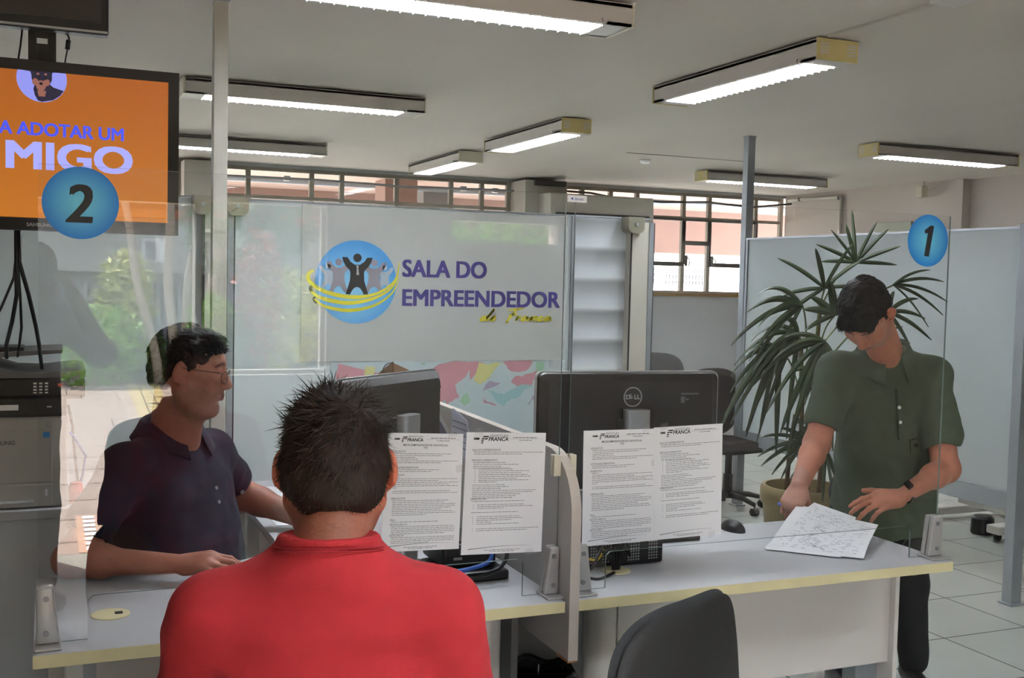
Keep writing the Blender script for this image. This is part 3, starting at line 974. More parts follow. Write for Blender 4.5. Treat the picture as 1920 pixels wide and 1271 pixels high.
def screen(x0, x1, lx, rx, label):
    """clear pane with a low hand-over opening between two feet"""
    t = thing('glass_screen', label, 'glass screen', ((x0 + x1) / 2, GY, DZ))
    zt, zo, zb, r = 1.808, 0.845, 0.745, 0.018
    p = [(x0, zb), (x0, zt), (x1, zt), (x1, zb), (rx, zb)]
    p += [(rx - r + r * math.cos(R(a)), zo - r + r * math.sin(R(a))) for a in (0, 30, 60, 90)]
    p += [(lx + r + r * math.cos(R(a)), zo - r + r * math.sin(R(a))) for a in (90, 120, 150, 180)]
    p += [(lx, zb)]
    f = MB()
    f.flat(p, GY - 0.003)
    f.flat(p, GY + 0.003)
    f.build('pane', M['glass'], t, recalc=False)
    e = MB()
    n = len(p)
    for i in range(n):
        (xa, za), (xb, zb_) = p[i], p[(i + 1) % n]
        e.quad((xa, GY - 0.003, za), (xb, GY - 0.003, zb_), (xb, GY + 0.003, zb_), (xa, GY + 0.003, za))
    e.build('polished_edge', M['glass_edge'], t, recalc=False)
    return t


screen(-0.021, 1.2535, 0.082, 1.155, 'left clear glass counter screen with the blue disc marked 2')
screen(1.2815, 2.576, 1.402, 2.470, 'right clear glass counter screen with the blue disc marked 1')


def clamp(x0, x1, flip, label):
    t = thing('screen_clamp', label, 'clamp', ((x0 + x1) / 2, GY, DZ), 'silver clamps holding the glass screens')
    w = x1 - x0
    zt = 0.873
    for (ya, yb, nm) in ((GY - 0.020, GY - 0.0032, 'front_plate'), (GY + 0.0032, GY + 0.018, 'rear_plate')):
        b = bmesh.new()
        top_in = 0.014
        pl = [(x0, 0.748), (x1, 0.748), (x1 - (0 if flip else top_in), zt), (x0 + (top_in if flip else 0), zt)]
        vs_ = [b.verts.new((x, ya, z)) for x, z in pl] + [b.verts.new((x, yb, z)) for x, z in pl]
        for f in ((0, 1, 2, 3), (7, 6, 5, 4), (0, 4, 5, 1), (1, 5, 6, 2), (2, 6, 7, 3), (3, 7, 4, 0)):
            b.faces.new([vs_[i] for i in f])
        bmesh.ops.bevel(b, geom=list(b.edges), offset=0.004, segments=3, profile=0.5, affect='EDGES')
        mb = MB(); mb.merge(b)
        mb.build(nm, M['clamp'], t, smooth=True, auto=35)
    xc = (x0 + x1) / 2 + (0.004 if flip else -0.004)
    for z in (0.772, 0.850):
        MB().cyl((xc, GY - 0.0195, z), (xc, GY - 0.023, z), 0.0065, n=18).cyl((xc, GY - 0.023, z), (xc, GY - 0.0238, z), 0.0045, n=14).build('screw', M['clamp_dark'], t)
    MB().box((x0 - 0.004, GY - 0.05, DZ), (x1 + 0.004, GY + 0.03, DZ + 0.007), bev=0.003).build('base_plate', M['clamp'], t)


clamp(-0.025, 0.024, False, 'silver clamp at the outer foot of the left glass screen')
clamp(1.212, 1.2525, True, 'silver clamp on the left side of the desk divider')
clamp(1.3045, 1.352, False, 'silver clamp just right of the desk divider')
clamp(2.530, 2.585, True, 'silver clamp at the right foot of the right glass screen, by the standing man')
for (x0, x1, lab) in ((1.2335, 1.2545, 'small ivory clip fixing the left glass to the divider'), (1.2808, 1.300, 'small ivory clip fixing the right glass to the divider')):
    t = thing('glass_clip', lab, 'clip', ((x0 + x1) / 2, GY, 1.06))
    MB().box((x0, GY - 0.012, 1.062), (x1, GY - 0.0032, 1.118), bev=0.002).build('front_jaw', M['lamp_cap_white'], t)
    MB().box((x0, GY + 0.0032, 1.062), (x1, GY + 0.014, 1.118), bev=0.002).build('rear_jaw', M['lamp_cap_white'], t)

# number discs
def disc_mat():
    mt = mat('blue_disc_print', lin(20, 110, 180), 0.5, var=0.0)
    nt = mt.node_tree
    tc = nt.nodes.new('ShaderNodeTexCoord')
    gr = nt.nodes.new('ShaderNodeTexGradient'); gr.gradient_type = 'SPHERICAL'
    mp = nt.nodes.new('ShaderNodeMapping')
    mp.inputs['Scale'].default_value = (11, 11, 11)
    nt.links.new(tc.outputs['Object'], mp.inputs[0])
    nt.links.new(mp.outputs[0], gr.inputs[0])
    cr = nt.nodes.new('ShaderNodeValToRGB')
    cr.color_ramp.elements[0].position = 0.12; cr.color_ramp.elements[0].color = lin(16, 124, 208)
    cr.color_ramp.elements[1].position = 0.9; cr.color_ramp.elements[1].color = lin(110, 205, 235)
    nt.links.new(gr.outputs[0], cr.inputs[0])
    for l in list(nt.links):
        if l.to_node.type == 'MIX' and l.to_socket == l.to_node.inputs[7]:
            mx = l.to_node
    nt.links.new(cr.outputs[0], mx.inputs[6])
    return mt


M['disc'] = disc_mat()
TX = Matrix.Rotation(PI / 2, 4, 'X')
for (cx, cz, r, s, lab, dx, sz, sxx, sh) in ((0.0655, 1.7265, 0.0795, '2', 'blue round sticker with a dark 2 on the left glass screen', -0.033, 0.118, 0.98, 0.12),
                                   (2.487, 1.730, 0.0795, '1', 'blue round sticker with a black 1 on the right glass screen', -0.026, 0.116, 1.0, 0.12)):
    t = thing('number_sticker', lab, 'sticker', (cx, GY - 0.004, cz))
    MB().cyl((cx, GY - 0.0035, cz), (cx, GY - 0.0042, cz), r, n=56).build('disc', M['disc'], t)
    nb = MB()
    bo = .0030 if s == '2' else .0050
    for ax_, az_ in ((-1, -.5), (1, -.5), (-1, .5), (1, .5), (0, 0)):
        if s == '1':
            nb.flat([(cx + 1.3 * a, cz + b) for a, b in ((.006, .047), (.0163, .0455), (.0041, -.049), (-.0103, -.047), (-.002, .0236), (-.0103, .0206), (-.0123, .031))], GY - 0.0046)
            break
        nb.text(s, Matrix.Translation((cx + dx + ax_ * bo, GY - 0.0046 - .00002 * (ax_ + az_), cz - 0.042 + az_ * bo)) @ TX, size=sz, sx=sxx, shear=sh)
    nb.build('numeral', mat('numeral_print', lin(34, 34, 38) if s == '2' else lin(12, 12, 16), 0.6), t)

t = thing('glass_label', 'tiny white maker label where the two glass screens meet at the top', 'label', (1.285, GY - 0.004, 1.797))
MB().box((1.256, GY - 0.0042, 1.788), (1.313, GY - 0.0034, 1.806)).build('label_card', M['paper'], t)
MB().text('blindar', Matrix.Translation((1.277, GY - 0.0045, 1.7935)) @ TX, size=0.010).build('lettering', mat('blue_print', lin(60, 80, 170), 0.6), t)
MB().flat([(1.266, 1.797), (1.272, 1.7925), (1.272, 1.8015)], GY - 0.0045).build('arrow_mark', mat('blue_print2', lin(40, 70, 180), 0.6), t)

# ================================================================== notices taped on the glass
def notice(name, label, corners, kind, y):
    """corners: tl, tr, bl, br as (x, z)"""
    tl, tr, bl, br = [Vector((c[0], 0, c[1])) for c in corners]

    def P(u, v, dy=0.0):     # u right 0..1, v down 0..1
        q = (tl * (1 - u) + tr * u) * (1 - v) + (bl * (1 - u) + br * u) * v
        return Vector((q.x, y - dy, q.z))
    t = thing(name, label, 'notice', tuple(P(.5, 1)))
    sh = MB()
    N = 10
    vs_ = []
    for d in (0.0, 0.0006):
        for j in range(N + 1):
            for i in range(N + 1):
                vs_.append(P(i / N, j / N, d))
    K = (N + 1) ** 2
    fs = []
    for j in range(N):
        for i in range(N):
            a = j * (N + 1) + i
            fs.append((a, a + 1, a + N + 2, a + N + 1))
            fs.append((K + a, K + a + N + 1, K + a + N + 2, K + a + 1))
    for i in range(N):
        for a, b in ((i, i + 1), (N * (N + 1) + i, N * (N + 1) + i + 1), (i * (N + 1), (i + 1) * (N + 1)), (i * (N + 1) + N, (i + 1) * (N + 1) + N)):
            fs.append((a, b, K + b, K + a))
    sh.add(vs_, fs)
    sh.build('sheet', M['paper'], t)
    wd = (tr - tl).length
    ht = (tl - bl).length
    ux = (tr - tl).normalized()
    uz = (tl - bl).normalized()
    ink = MB(); dark = MB()

    def txt(s, u, v, size, mb=dark, bold=0.0, sx=1.0, align='LEFT', shear=0.0):
        q = P(u, v, 0.0010)
        mm = Matrix(((ux.x, uz.x, 0, q.x), (0, 0, -1, q.y), (ux.z, uz.z, 0, q.z), (0, 0, 0, 1)))
        mb.text(s, mm, size=size, off=bold, sx=sx, align=align, shear=shear)
    rd = random.Random(label)

    def words(u0, u1, v, h=0.0040):
        """one illegible printed line: word-length dashes"""
        u = u0
        while u < u1 - 0.01:
            w = min(rd.uniform(0.012, 0.06), u1 - u)
            a, b, c, d = P(u, v - h / 2, .0009), P(u + w, v - h / 2, .0009), P(u + w, v + h / 2, .0009), P(u, v + h / 2, .0009)
            ink.quad(a, b, c, d)
            u += w + 0.008

    def bar(u0, u1, v0, v1, mb=dark):
        mb.quad(P(u0, v0, .0009), P(u1, v0, .0009), P(u1, v1, .0009), P(u0, v1, .0009))
    # letterhead
    u_ = 0.20 if kind == 'A' else 0.17
    k = 0.8 if kind == 'A' else 1.0
    bar(u_ - 0.08, u_ - 0.01, 0.042, 0.042 + .018 * k, ink)
    bar(u_ - 0.05, u_ - 0.01, 0.046, 0.046 + .012 * k)
    for (a, b, c) in ((0.03, 0.0, .03), (0.06, 0.0, .04), (0.015, 0.018, .03), (0.05, 0.018, .04), (0.01, 0.036, .028), (0.012, 0.052, .02)):
        x0_, z0_ = u_ + a * k + .01, 0.028 + b * k
        dark.quad(P(x0_, z0_, .0009), P(x0_ + c * k, z0_, .0009), P(x0_ + (c - .012) * k, z0_ + .011 * k, .0009), P(x0_ - .012 * k, z0_ + .011 * k, .0009))
    txt('PREFEITURA', u_ + 0.12 * k, 0.036, 0.0085 * k * (ht / .3), ink, sx=1.05, shear=.15)
    txt('FRANCA', u_ + 0.10 * k, 0.068, 0.0135 * k * (ht / .3), dark, bold=.0004, sx=1.0, shear=.15)
    words(0.58, 0.90, 0.040, 0.006)
    bar(0.52, 0.96, 0.0500, 0.0512, ink)
    words(0.66, 0.82, 0.062, 0.005)
    if kind == 'A':
        txt('MICROEMPREENDEDOR INDIVIDUAL', 0.52, 0.108, 0.0072 * ht / .3, dark, bold=.00005, align='CENTER')
        txt('MEI', 0.52, 0.130, 0.0070 * ht / .3, dark, align='CENTER')
        blocks = [('REQUISITOS:', 0.158, [0.85, 0.75, 0.4, 0.42, 0.95, 0.72]), ('ATIVIDADES PERMITIDAS:', 0.293, [0.7, 0.6]),
                  ('BENEFÍCIOS:', 0.355, [0.2, 0.94, 0.7, 0.95, 0.85, 0.95, 0.18]), ('', 0.49, [0.85, 0.95]),
                  ('OBRIGAÇÕES:', 0.555, [0.84, 0.78, 0.93, 0.93, 0.88, 0.74, 0.9, 0.93, 0.55]), ('Nota:', 0.735, [0.72]),
                  ('RECEITA BRUTA:', 0.775, [0.92, 0.93, 0.93, 0.93, 0.8]), ('NOTA FISCAL:', 0.868, [0.93, 0.93, 0.92, 0.6])]
        u0 = 0.10
    else:
        blocks = [('SALA DO EMPREENDEDOR', 0.145, [0.97, 0.7]), ('SERVIÇOS OFERECIDOS:', 0.230, [0.5, 0.66, 0.46, 0.55]),
                  ('', 0.300, [-0.6, -0.8, -0.7, -0.78, -0.82, -0.65, -0.8, -0.4]), ('', 0.430, [0.5, 0.55, 0.45, 0.9, 0.85, 0.7, 0.65, 0.6]),
                  ('ORIENTAÇÕES:', 0.548, [0.75]), ('', 0.592, [-.75, -0.88, -.5]), ('', 0.655, [0.68]), ('', 0.69, [-0.7, -.75, -.6, -.35, -.7]), ('', 0.79, [-.95, -.8])]
        u0 = 0.08
    for head, v, ls in blocks:
        if head:
            txt(head, u0, v + .003, 0.0062 * ht / .3, dark)
            bar(u0, u0 + 0.012 * len(head), v + .0065, v + .0075, ink)
            v += 0.016
        for l in ls:
            words(u0 + (0.02 if l > 0 else 0.09) * (1 if l > 0 else 1), abs(l), v)
            if l < 0: bar(u0 + 0.04, u0 + 0.05, v - .002, v + .002, ink)
            v += 0.0152
    # flourish and footer
    n = 16
    for i in range(n):
        a, b = i / n, (i + 1) / n
        f = lambda s: 0.955 - 0.022 * math.sin(s * 2.2) + 0.004 * s
        g_ = lambda s: 0.004 * (1 - s) + 0.0008
        dark.quad(P(.08 + .8 * a, f(a), .0009), P(.08 + .8 * b, f(b), .0009), P(.08 + .8 * b, f(b) + g_(b), .0009), P(.08 + .8 * a, f(a) + g_(a), .0009))
    words(0.28, 0.72, 0.968, 0.004)
    words(0.34, 0.66, 0.980, 0.004)
    ink.build('small_print', M['ink'], t, recalc=False)
    dark.build('printed_headings', M['ink_dark'], t, recalc=False)
    tp = MB()
    for (u, v) in ((0.86, -0.005), (0.98, 0.30)) if kind == 'A' else ((0.15, -0.004), (0.85, 1.0)):
        q = P(u, v, 0.0014)
        tp.add([q + Vector((-.012, 0, -.010)), q + Vector((.012, 0, -.007)), q + Vector((.010, 0, .012)), q + Vector((-.013, 0, .008))], [(0, 1, 2, 3)])
    tp.build('tape', M['tape'], t, recalc=False)
    return t


M['tape'] = glass_mat('clear_tape', f0=0.06, rough=0.15, haze=0.10)
notice('taped_notice', 'first printed notice from the left, half hidden by the head of the man in red', ((0.770, 1.193), (0.978, 1.183), (0.764, 0.893), (0.972, 0.886)), 'A', 2.6082)
notice('taped_notice', 'printed notice on the left glass beside the divider, headed with a town crest', ((0.987, 1.187), (1.211, 1.178), (0.978, 0.869), (1.206, 0.861)), 'B', 2.6082)
notice('taped_notice', 'printed notice on the right glass nearest the divider, with a thin border and curled edge', ((1.322, 1.180), (1.548, 1.179), (1.326, 0.865), (1.556, 0.866)), 'A', 2.6082)
notice('taped_notice', 'printed notice on the right glass farther from the divider, overlapping its neighbour', ((1.538, 1.182), (1.762, 1.187), (1.550, 0.867), (1.769, 0.870)), 'B', 2.6072)

# ================================================================== banner and map on the back partition
BY = 4.838
t = thing('logo_banner', 'large pale banner reading SALA DO EMPREENDEDOR on the frosted partition', 'banner', (1.68, BY, 1.19))
M['banner'] = mat('grey_white_vinyl', lin(168, 170, 165), 0.55, var=0.02, scale=3)
MB().box((1.033, BY, 1.193), (2.335, BY + 0.004, 1.893)).build('vinyl_sheet', M['banner'], t)
cx, cz, r = 1.282, 1.553, 0.188


def globe_mat():
    mt = mat('sky_blue_print', lin(70, 150, 205), 0.6, var=0)
    nt = mt.node_tree
    tc = nt.nodes.new('ShaderNodeTexCoord')
    mp = nt.nodes.new('ShaderNodeMapping')
    mp.inputs['Location'].default_value = (0.42 * 5, 0, -0.33 * 5)
    mp.inputs['Scale'].default_value = (5, 5, 5)
    gr = nt.nodes.new('ShaderNodeTexGradient'); gr.gradient_type = 'SPHERICAL'
    nt.links.new(tc.outputs['Object'], mp.inputs[0]); nt.links.new(mp.outputs[0], gr.inputs[0])
    cr = nt.nodes.new('ShaderNodeValToRGB')
    cr.color_ramp.elements[0].color = lin(58, 138, 196)
    cr.color_ramp.elements[1].color = lin(138, 198, 226)
    nt.links.new(gr.outputs[0], cr.inputs[0])
    for l in list(nt.links):
        if l.to_node.type == 'MIX' and l.to_socket == l.to_node.inputs[7]: mx = l.to_node
    nt.links.new(cr.outputs[0], mx.inputs[6])
    return mt


MB().cyl((cx, BY - 0.0002, cz), (cx, BY - 0.0012, cz), r, n=72).build('globe', globe_mat(), t)


def worker(mb, cx, cz, s, y):
    """little figure with raised arms and a tie"""
    n = 24
    mb.cyl((cx, y, cz + 0.80 * s), (cx, y - 0.0006, cz + 0.80 * s), 0.185 * s, n=n)
    pts = [(-.68, .82), (-.44, .82), (-.30, .62), (-.12, .50), (.12, .50), (.30, .62), (.44, .82), (.68, .82), (.62, .62), (.50, .42), (.34, .26), (.30, .14),
           (.32, -.20), (.42, -.52), (.50, -.78), (.30, -.78), (.22, -.62), (.12, -.50), (0, -.46), (-.12, -.50), (-.22, -.62), (-.30, -.78), (-.50, -.78), (-.42, -.52), (-.32, -.20),
           (-.30, .14), (-.34, .26), (-.50, .42), (-.62, .62)]
    mb.flat([(cx + a * s, cz + b * s) for a, b in pts], y - 0.0005)


gw = MB()
worker(gw, cx - 0.082, cz + 0.020, 0.085, BY - 0.0014); worker(gw, cx + 0.082, cz + 0.020, 0.085, BY - 0.0014)
gw.build('grey_figure', mat('mauve_grey_print', lin(136, 130, 138), 0.6), t, recalc=False)
gw = MB()
worker(gw, cx - 0.130, cz + 0.018, 0.062, BY - 0.0013); worker(gw, cx + 0.132, cz + 0.018, 0.062, BY - 0.0013)
gw.build('pale_figure', mat('pale_grey_print', lin(160, 170, 180), 0.6), t, recalc=False)
gw = MB(); worker(gw, cx + 0.003, cz + 0.026, 0.104, BY - 0.0020)
gw.build('black_figure', mat('black_print_flat', lin(22, 22, 24), 0.6), t, recalc=False)
ty = MB().flat([(cx + .003 - .006, cz + .075), (cx + .003 + .006, cz + .075), (cx + .003 + .004, cz + .062), (cx + .003 + .009, cz + .032), (cx + .003 - .004, cz + .032), (cx + .003 - .002, cz + .062)], BY - 0.0032)
ty.build('tie', M['banner'], t, recalc=False)


def swoosh(mb, pts, w0, y):
    """tapered brush line through points, widths given per point"""
    n = 40
    P = []
    for i in range(n + 1):
        u = i / n * (len(pts) - 1)
        k = min(int(u), len(pts) - 2)
        f = u - k
        p0 = pts[max(k - 1, 0)]; p1 = pts[k]; p2 = pts[k + 1]; p3 = pts[min(k + 2, len(pts) - 1)]
        cr_ = lambda a, b, c, d: 0.5 * ((2 * b) + (-a + c) * f + (2 * a - 5 * b + 4 * c - d) * f * f + (-a + 3 * b - 3 * c + d) * f ** 3)
        P.append((cr_(p0[0], p1[0], p2[0], p3[0]), cr_(p0[1], p1[1], p2[1], p3[1]), w0[k] * (1 - f) + w0[k + 1] * f))
    L_, R_ = [], []
    for i, (x, z, w) in enumerate(P):
        a = P[max(i - 1, 0)]; b = P[min(i + 1, n)]
        dx, dz = b[0] - a[0], b[1] - a[1]
        l = math.hypot(dx, dz) or 1
        L_.append((x - dz / l * w, y, z + dx / l * w)); R_.append((x + dz / l * w, y, z - dx / l * w))
    for i in range(n):
        mb.quad(L_[i], L_[i + 1], R_[i + 1], R_[i])


sw = MB()
kx = lambda px_: 1.061 + (px_ - 578) * 0.00251
kz = lambda py_: 1.739 - (py_ - 451) * 0.0024
swoosh(sw, [(kx(588), kz(508)), (kx(579), kz(516)), (kx(582), kz(530)), (kx(610), kz(548)), (kx(660), kz(557)), (kx(705), kz(549)), (kx(738), kz(524)), (kx(746), kz(488))], [.006, .009, .008, .009, .009, .006, .005, .0015], BY - 0.0024)
swoosh(sw, [(kx(584), kz(548)), (kx(604), kz(560)), (kx(650), kz(568)), (kx(695), kz(560)), (kx(730), kz(540)), (kx(744), kz(515))], [.004, .009, .009, .007, .005, .002], BY - 0.0023)
swoosh(sw, [(kx(590), kz(562)), (kx(612), kz(576)), (kx(655), kz(582)), (kx(700), kz(572)), (kx(733), kz(548)), (kx(745), kz(520))], [.003, .007, .008, .006, .004, .0015], BY - 0.0022)
sw.build('yellow_swoosh', mat('yellow_print', lin(200, 190, 26), 0.6, var=0.03), t, recalc=False)
sw = MB()
swoosh(sw, [(kx(588), kz(534)), (kx(583), kz(542)), (kx(588), kz(553))], [.006, .008, .004], BY - 0.0021)
swoosh(sw, [(kx(593), kz(556)), (kx(589), kz(562)), (kx(594), kz(570))], [.004, .006, .003], BY - 0.0021)
sw.build('black_accent', M['ink_dark'], t, recalc=False)
pm = mat('purple_print', lin(56, 44, 116), 0.6, var=0.03)


def fit_text(mb, s, x0, x1, z, h, y, bold=0.0, shear=0.0, font_h=0.73):
    """text squeezed to run exactly from x0 to x1 with capital height h"""
    tmp = MB(); tmp.text(s, Matrix.Identity(4), size=h / font_h, shear=shear)
    xs = [v.co.x for v in tmp.bm.verts]
    w = max(xs) - min(xs); x_min = min(xs)
    tmp.bm.free()
    k = (x1 - x0) / w
    for dx, dz in (((0, 0),) if not bold else ((-1, -.6), (1, -.6), (-1, .6), (1, .6), (0, 0), (-.5, 0), (.5, 0))):
        mb.text(s, Matrix.Translation((x0 - x_min * k + dx * bold * .9, y - .00002 * (dx + 2 * dz), z + dz * bold * .8)) @ TX, size=h / font_h, sx=k * .985, off=0, shear=shear)


lt = MB()
fit_text(lt, 'SALA DO', 1.501, 1.918, 1.584, 0.080, BY - 0.0010, bold=0.0042)
fit_text(lt, 'EMPREENDEDOR', 1.503, 2.312, 1.450, 0.078, BY - 0.0010, bold=0.0042)
lt.build('lettering', pm, t, recalc=False)
# handwritten "de Franca"
hw = MB()
U = 0.0158
strokes = [  # (list of points in script units, baseline z=0)
    [(1.5, .9), (.9, 1.1), (.2, .5), (.1, -.05), (.6, -.1), (1.3, .5), (2.3, 2.6), (2.5, 3.3), (1.9, 1.5), (1.5, .3), (1.7, -.1), (2.1, .1)],
    [(2.1, .1), (3.0, .6), (3.4, .9), (3.2, 1.15), (2.7, .7), (2.6, .1), (3.0, -.1), (3.7, .2)],
    [(6.0, 3.0), (7.6, 3.3), (9.6, 3.6)], [(8.0, 3.3), (7.4, 1.8), (6.7, .2), (6.5, -.8), (6.9, -.4)], [(6.4, 1.5), (7.4, 1.7), (8.4, 1.9)],
    [(8.5, 1.2), (8.8, 1.1), (8.6, .0), (9.0, .8), (9.7, 1.2)],
    [(11.2, 1.0), (10.6, 1.1), (10.0, .5), (10.1, -.05), (10.7, .2), (11.3, 1.0), (11.2, .1), (11.6, 0)],
    [(11.6, 0), (12.3, 1.1), (12.2, .0), (12.8, .8), (13.4, 1.1), (13.3, .1), (13.7, 0)],
    [(15.1, .9), (14.6, 1.1), (14.0, .5), (14.1, -.05), (14.7, .0), (15.3, .3)],
    [(16.8, 1.0), (16.2, 1.1), (15.6, .5), (15.7, -.05), (16.3, .2), (16.9, 1.0), (16.8, .1), (17.4, .2)]]
for st in strokes:
    sh_ = [(1.885 + (a + .25 * b) * U * 1.36, 1.386 + b * U) for a, b in st]
    k = len(sh_)
    swoosh(hw, sh_, [0.0030 if i in (0, k - 1) else 0.0056 for i in range(k)], BY - 0.0040)
hw.build('script_lettering', mat('yellow_ink', lin(196, 186, 40), 0.6), t, recalc=False)

# map poster
t = thing('map_poster', 'pastel coloured town map hanging below the logo banner', 'poster', (1.75, BY + 0.005, 0.82))
MB().box((1.17, BY + 0.003, 0.80), (2.255, BY + 0.006, 1.192)).build('map_sheet', mat('map_paper', lin(168, 182, 184), 0.6, var=0.02), t)


def jag(poly, it=4, amp=0.16, seed=1):
    rd = random.Random(seed)
    for _ in range(it):
        q = []
        for i, a in enumerate(poly):
            b = poly[(i + 1) % len(poly)]
            dx, dz = b[0] - a[0], b[1] - a[1]
            k = rd.uniform(-amp, amp)
            q += [a, ((a[0] + b[0]) / 2 - dz * k, (a[1] + b[1]) / 2 + dx * k)]
        poly = q
    return poly


mx_ = lambda X_: 1.365 + (X_ - 700) * (2.251 - 1.365) / 330.0
mz_ = lambda Y_: 1.19 - (Y_ - 677) * 0.00265
regions = [('pink_region', lin(178, 126, 132), [[(640, 679), (880, 679), (872, 700), (850, 720), (858, 742), (835, 755), (838, 765), (800, 755), (780, 740), (700, 740), (640, 720)], [(870, 682), (905, 682), (895, 700), (878, 712)], [(995, 700), (1012, 690), (1000, 720), (975, 725), (957, 716), (965, 704)], [(904, 743), (930, 758), (905, 752)], [(940, 679), (1000, 679), (990, 692), (962, 697)], [(1003, 778), (1015, 778), (1015, 787), (1003, 787)]]),
           ('yellow_region', lin(188, 186, 120), [[(895, 679), (945, 679), (915, 708), (897, 720), (884, 712), (890, 695)], [(688, 684), (704, 684), (698, 706), (686, 706)]]),
           ('green_region', lin(140, 176, 142), [[(874, 733), (880, 750), (868, 758), (858, 748)], [(1005, 680), (1022, 680), (1020, 700), (1006, 706)], [(785, 679), (796, 679), (792, 684)]]),
           ('teal_region', lin(136, 172, 174), [[(912, 730), (945, 738), (975, 722), (1005, 722), (975, 742), (945, 760), (932, 755)], [(830, 745), (840, 756), (828, 755)]]),
           ('mauve_region', lin(146, 134, 150), [[(918, 712), (937, 716), (918, 726), (902, 730)], [(1000, 742), (1006, 744), (994, 758), (990, 756)], [(1004, 795), (1016, 795), (1014, 803), (1003, 803)]])]
rk = 0
for nm, colr, polys in regions:
    mb = MB()
    for q in polys:
        rk += 1
        pl = [(min(2.252, max(1.175, mx_(a))), mz_(b)) for a, b in q]
        pl = [(min(2.253, max(1.172, a)), min(1.191, b)) for a, b in jag(pl, 3, 0.14, rk)]
        mb.flat(pl, BY + 0.0024 - rk * 0.00002)
    mb.build(nm, mat(nm, colr, 0.6, var=0.03), t, recalc=False)

# ================================================================== televisions
t = thing('television', 'large black television showing an orange pet adoption screen', 'television', (-0.04, 3.55, 1.70))
TY = 3.42
tx0, tx1, tz0, tz1 = -0.425, 0.357, 1.688, 2.168
MB().box((tx0, TY, tz0), (tx1, TY + 0.045, tz1), bev=0.006).build('casing', M['black'], t)
MB().box((tx0 + .15, TY + .045, tz0 + .1), (tx1 - .15, TY + .09, tz1 - .1), bev=0.01).build('rear_cover', M['black'], t)
bz = MB()
sx0, sx1, sz0, sz1 = tx0 + 0.031, tx1 - 0.031, tz0 + 0.036, tz1 - 0.030
y_ = TY - 0.006
for lo, hi in (((tx0, y_, tz0), (sx0, TY, tz1)), ((sx1, y_, tz0), (tx1, TY, tz1)), ((sx0, y_, tz0), (sx1, TY, sz0)), ((sx0, y_, sz1), (sx1, TY, tz1))):
    bz.box(lo, hi)
bz.build('bezel', M['black_gloss'], t)


def screen_mat():
    mt = emis('orange_screen', lin(176, 96, 22), 1.0)
    nt = mt.node_tree
    b = nt.nodes['Principled BSDF']
    tc = nt.nodes.new('ShaderNodeTexCoord')
    sp = nt.nodes.new('ShaderNodeSeparateXYZ')
    nt.links.new(tc.outputs['Object'], sp.inputs[0])
    cr = nt.nodes.new('ShaderNodeValToRGB')
    cr.color_ramp.elements[0].position = 0.05; cr.color_ramp.elements[0].color = lin(190, 112, 22)
    cr.color_ramp.elements[1].position = 0.48; cr.color_ramp.elements[1].color = lin(166, 86, 20)
    nt.links.new(sp.outputs[2], cr.inputs[0])
    nt.links.new(cr.outputs[0], b.inputs['Emission Color'])
    b.inputs['Roughness'].default_value = 0.25
    return mt


MB().box((sx0, TY - 0.0015, sz0), (sx1, TY - 0.0005, sz1)).build('screen', screen_mat(), t)
eb = emis('screen_blue', lin(70, 84, 240), 1.0)
el = emis('screen_lilac', lin(170, 172, 252), 1.0)
tt = MB()
fit_text(tt, 'A ADOTAR UM', -0.128, 0.206, 1.958, 0.0375, TY - 0.0022, bold=0.0018)
tt.build('screen_text_small', eb, t, recalc=False)
tt = MB()
fit_text(tt, 'MIGO', -0.107, 0.228, 1.864, 0.078, TY - 0.0022, bold=0.0052)
tt.build('screen_text_large', el, t, recalc=False)
dg_ = MB()
dcx, dcz, dr = -0.018, 2.118, 0.066
pl = [(dcx + dr * math.cos(a), min(sz1, dcz + dr * math.sin(a))) for a in [2 * PI * i / 60 for i in range(60)]]
dg_.flat(pl, TY - 0.0019)
dg_.build('photo_circle', emis('screen_photo_blue', lin(146, 150, 238), 1.0), t, recalc=False)
dk = MB()
E_ = lambda x, z, rx, rz, n=28, a0=0, a1=360: [(x + rx * math.cos(R(a0 + (a1 - a0) * i / (n - 1))), z + rz * math.sin(R(a0 + (a1 - a0) * i / (n - 1)))) for i in range(n)]
lay = TY - 0.0021
dk.flat([(dcx - .018, dcz - .048), (dcx - .022, dcz - .03), (dcx - .016, dcz - .01), (dcx + .016, dcz - .01), (dcx + .030, dcz - .022), (dcx + .058, dcz - .030), (dcx + .048, dcz - .044), (dcx + .03, dcz - .058), (dcx, dcz - .065), (dcx - .010, dcz - .062)], lay)
dk.flat(E_(dcx, dcz + .004, .027, .028), lay - .0001)
dk.flat([(dcx - .026, dcz + .005), (dcx - .030, dcz + .018), (dcx - .050, dcz + .020), (dcx - .048, sz1 - dcz + dcz), (dcx - .020, sz1), (dcx - .012, dcz + .018)], lay - .0002)
dk.flat([(dcx + .026, dcz + .008), (dcx + .028, dcz + .02), (dcx + .038, dcz + .022), (dcx + .036, sz1), (dcx + .012, sz1), (dcx + .012, dcz + .018)], lay - .0002)
dk.build('dog_photo_dark', emis('screen_dog_dark', lin(30, 26, 52), 1.0), t, recalc=False)
dk = MB()
dk.flat(E_(dcx - .002, dcz - .020, .013, .015), lay - .0003)
dk.flat(E_(dcx - .017, dcz - .010, .008, .010), lay - .0003)
dk.flat(E_(dcx + .013, dcz - .010, .008, .010), lay - .0003)
dk.flat(E_(dcx - .010, dcz + .013, .004, .003, 12), lay - .0003)
dk.flat(E_(dcx + .010, dcz + .013, .004, .003, 12), lay - .0003)
dk.flat([(dcx - .012, dcz - .034), (dcx + .012, dcz - .034), (dcx + .008, dcz - .050), (dcx - .008, dcz - .050)], lay - .0003)
dk.build('dog_photo_tan', emis('screen_dog_tan', lin(150, 96, 84), 1.0), t, recalc=False)
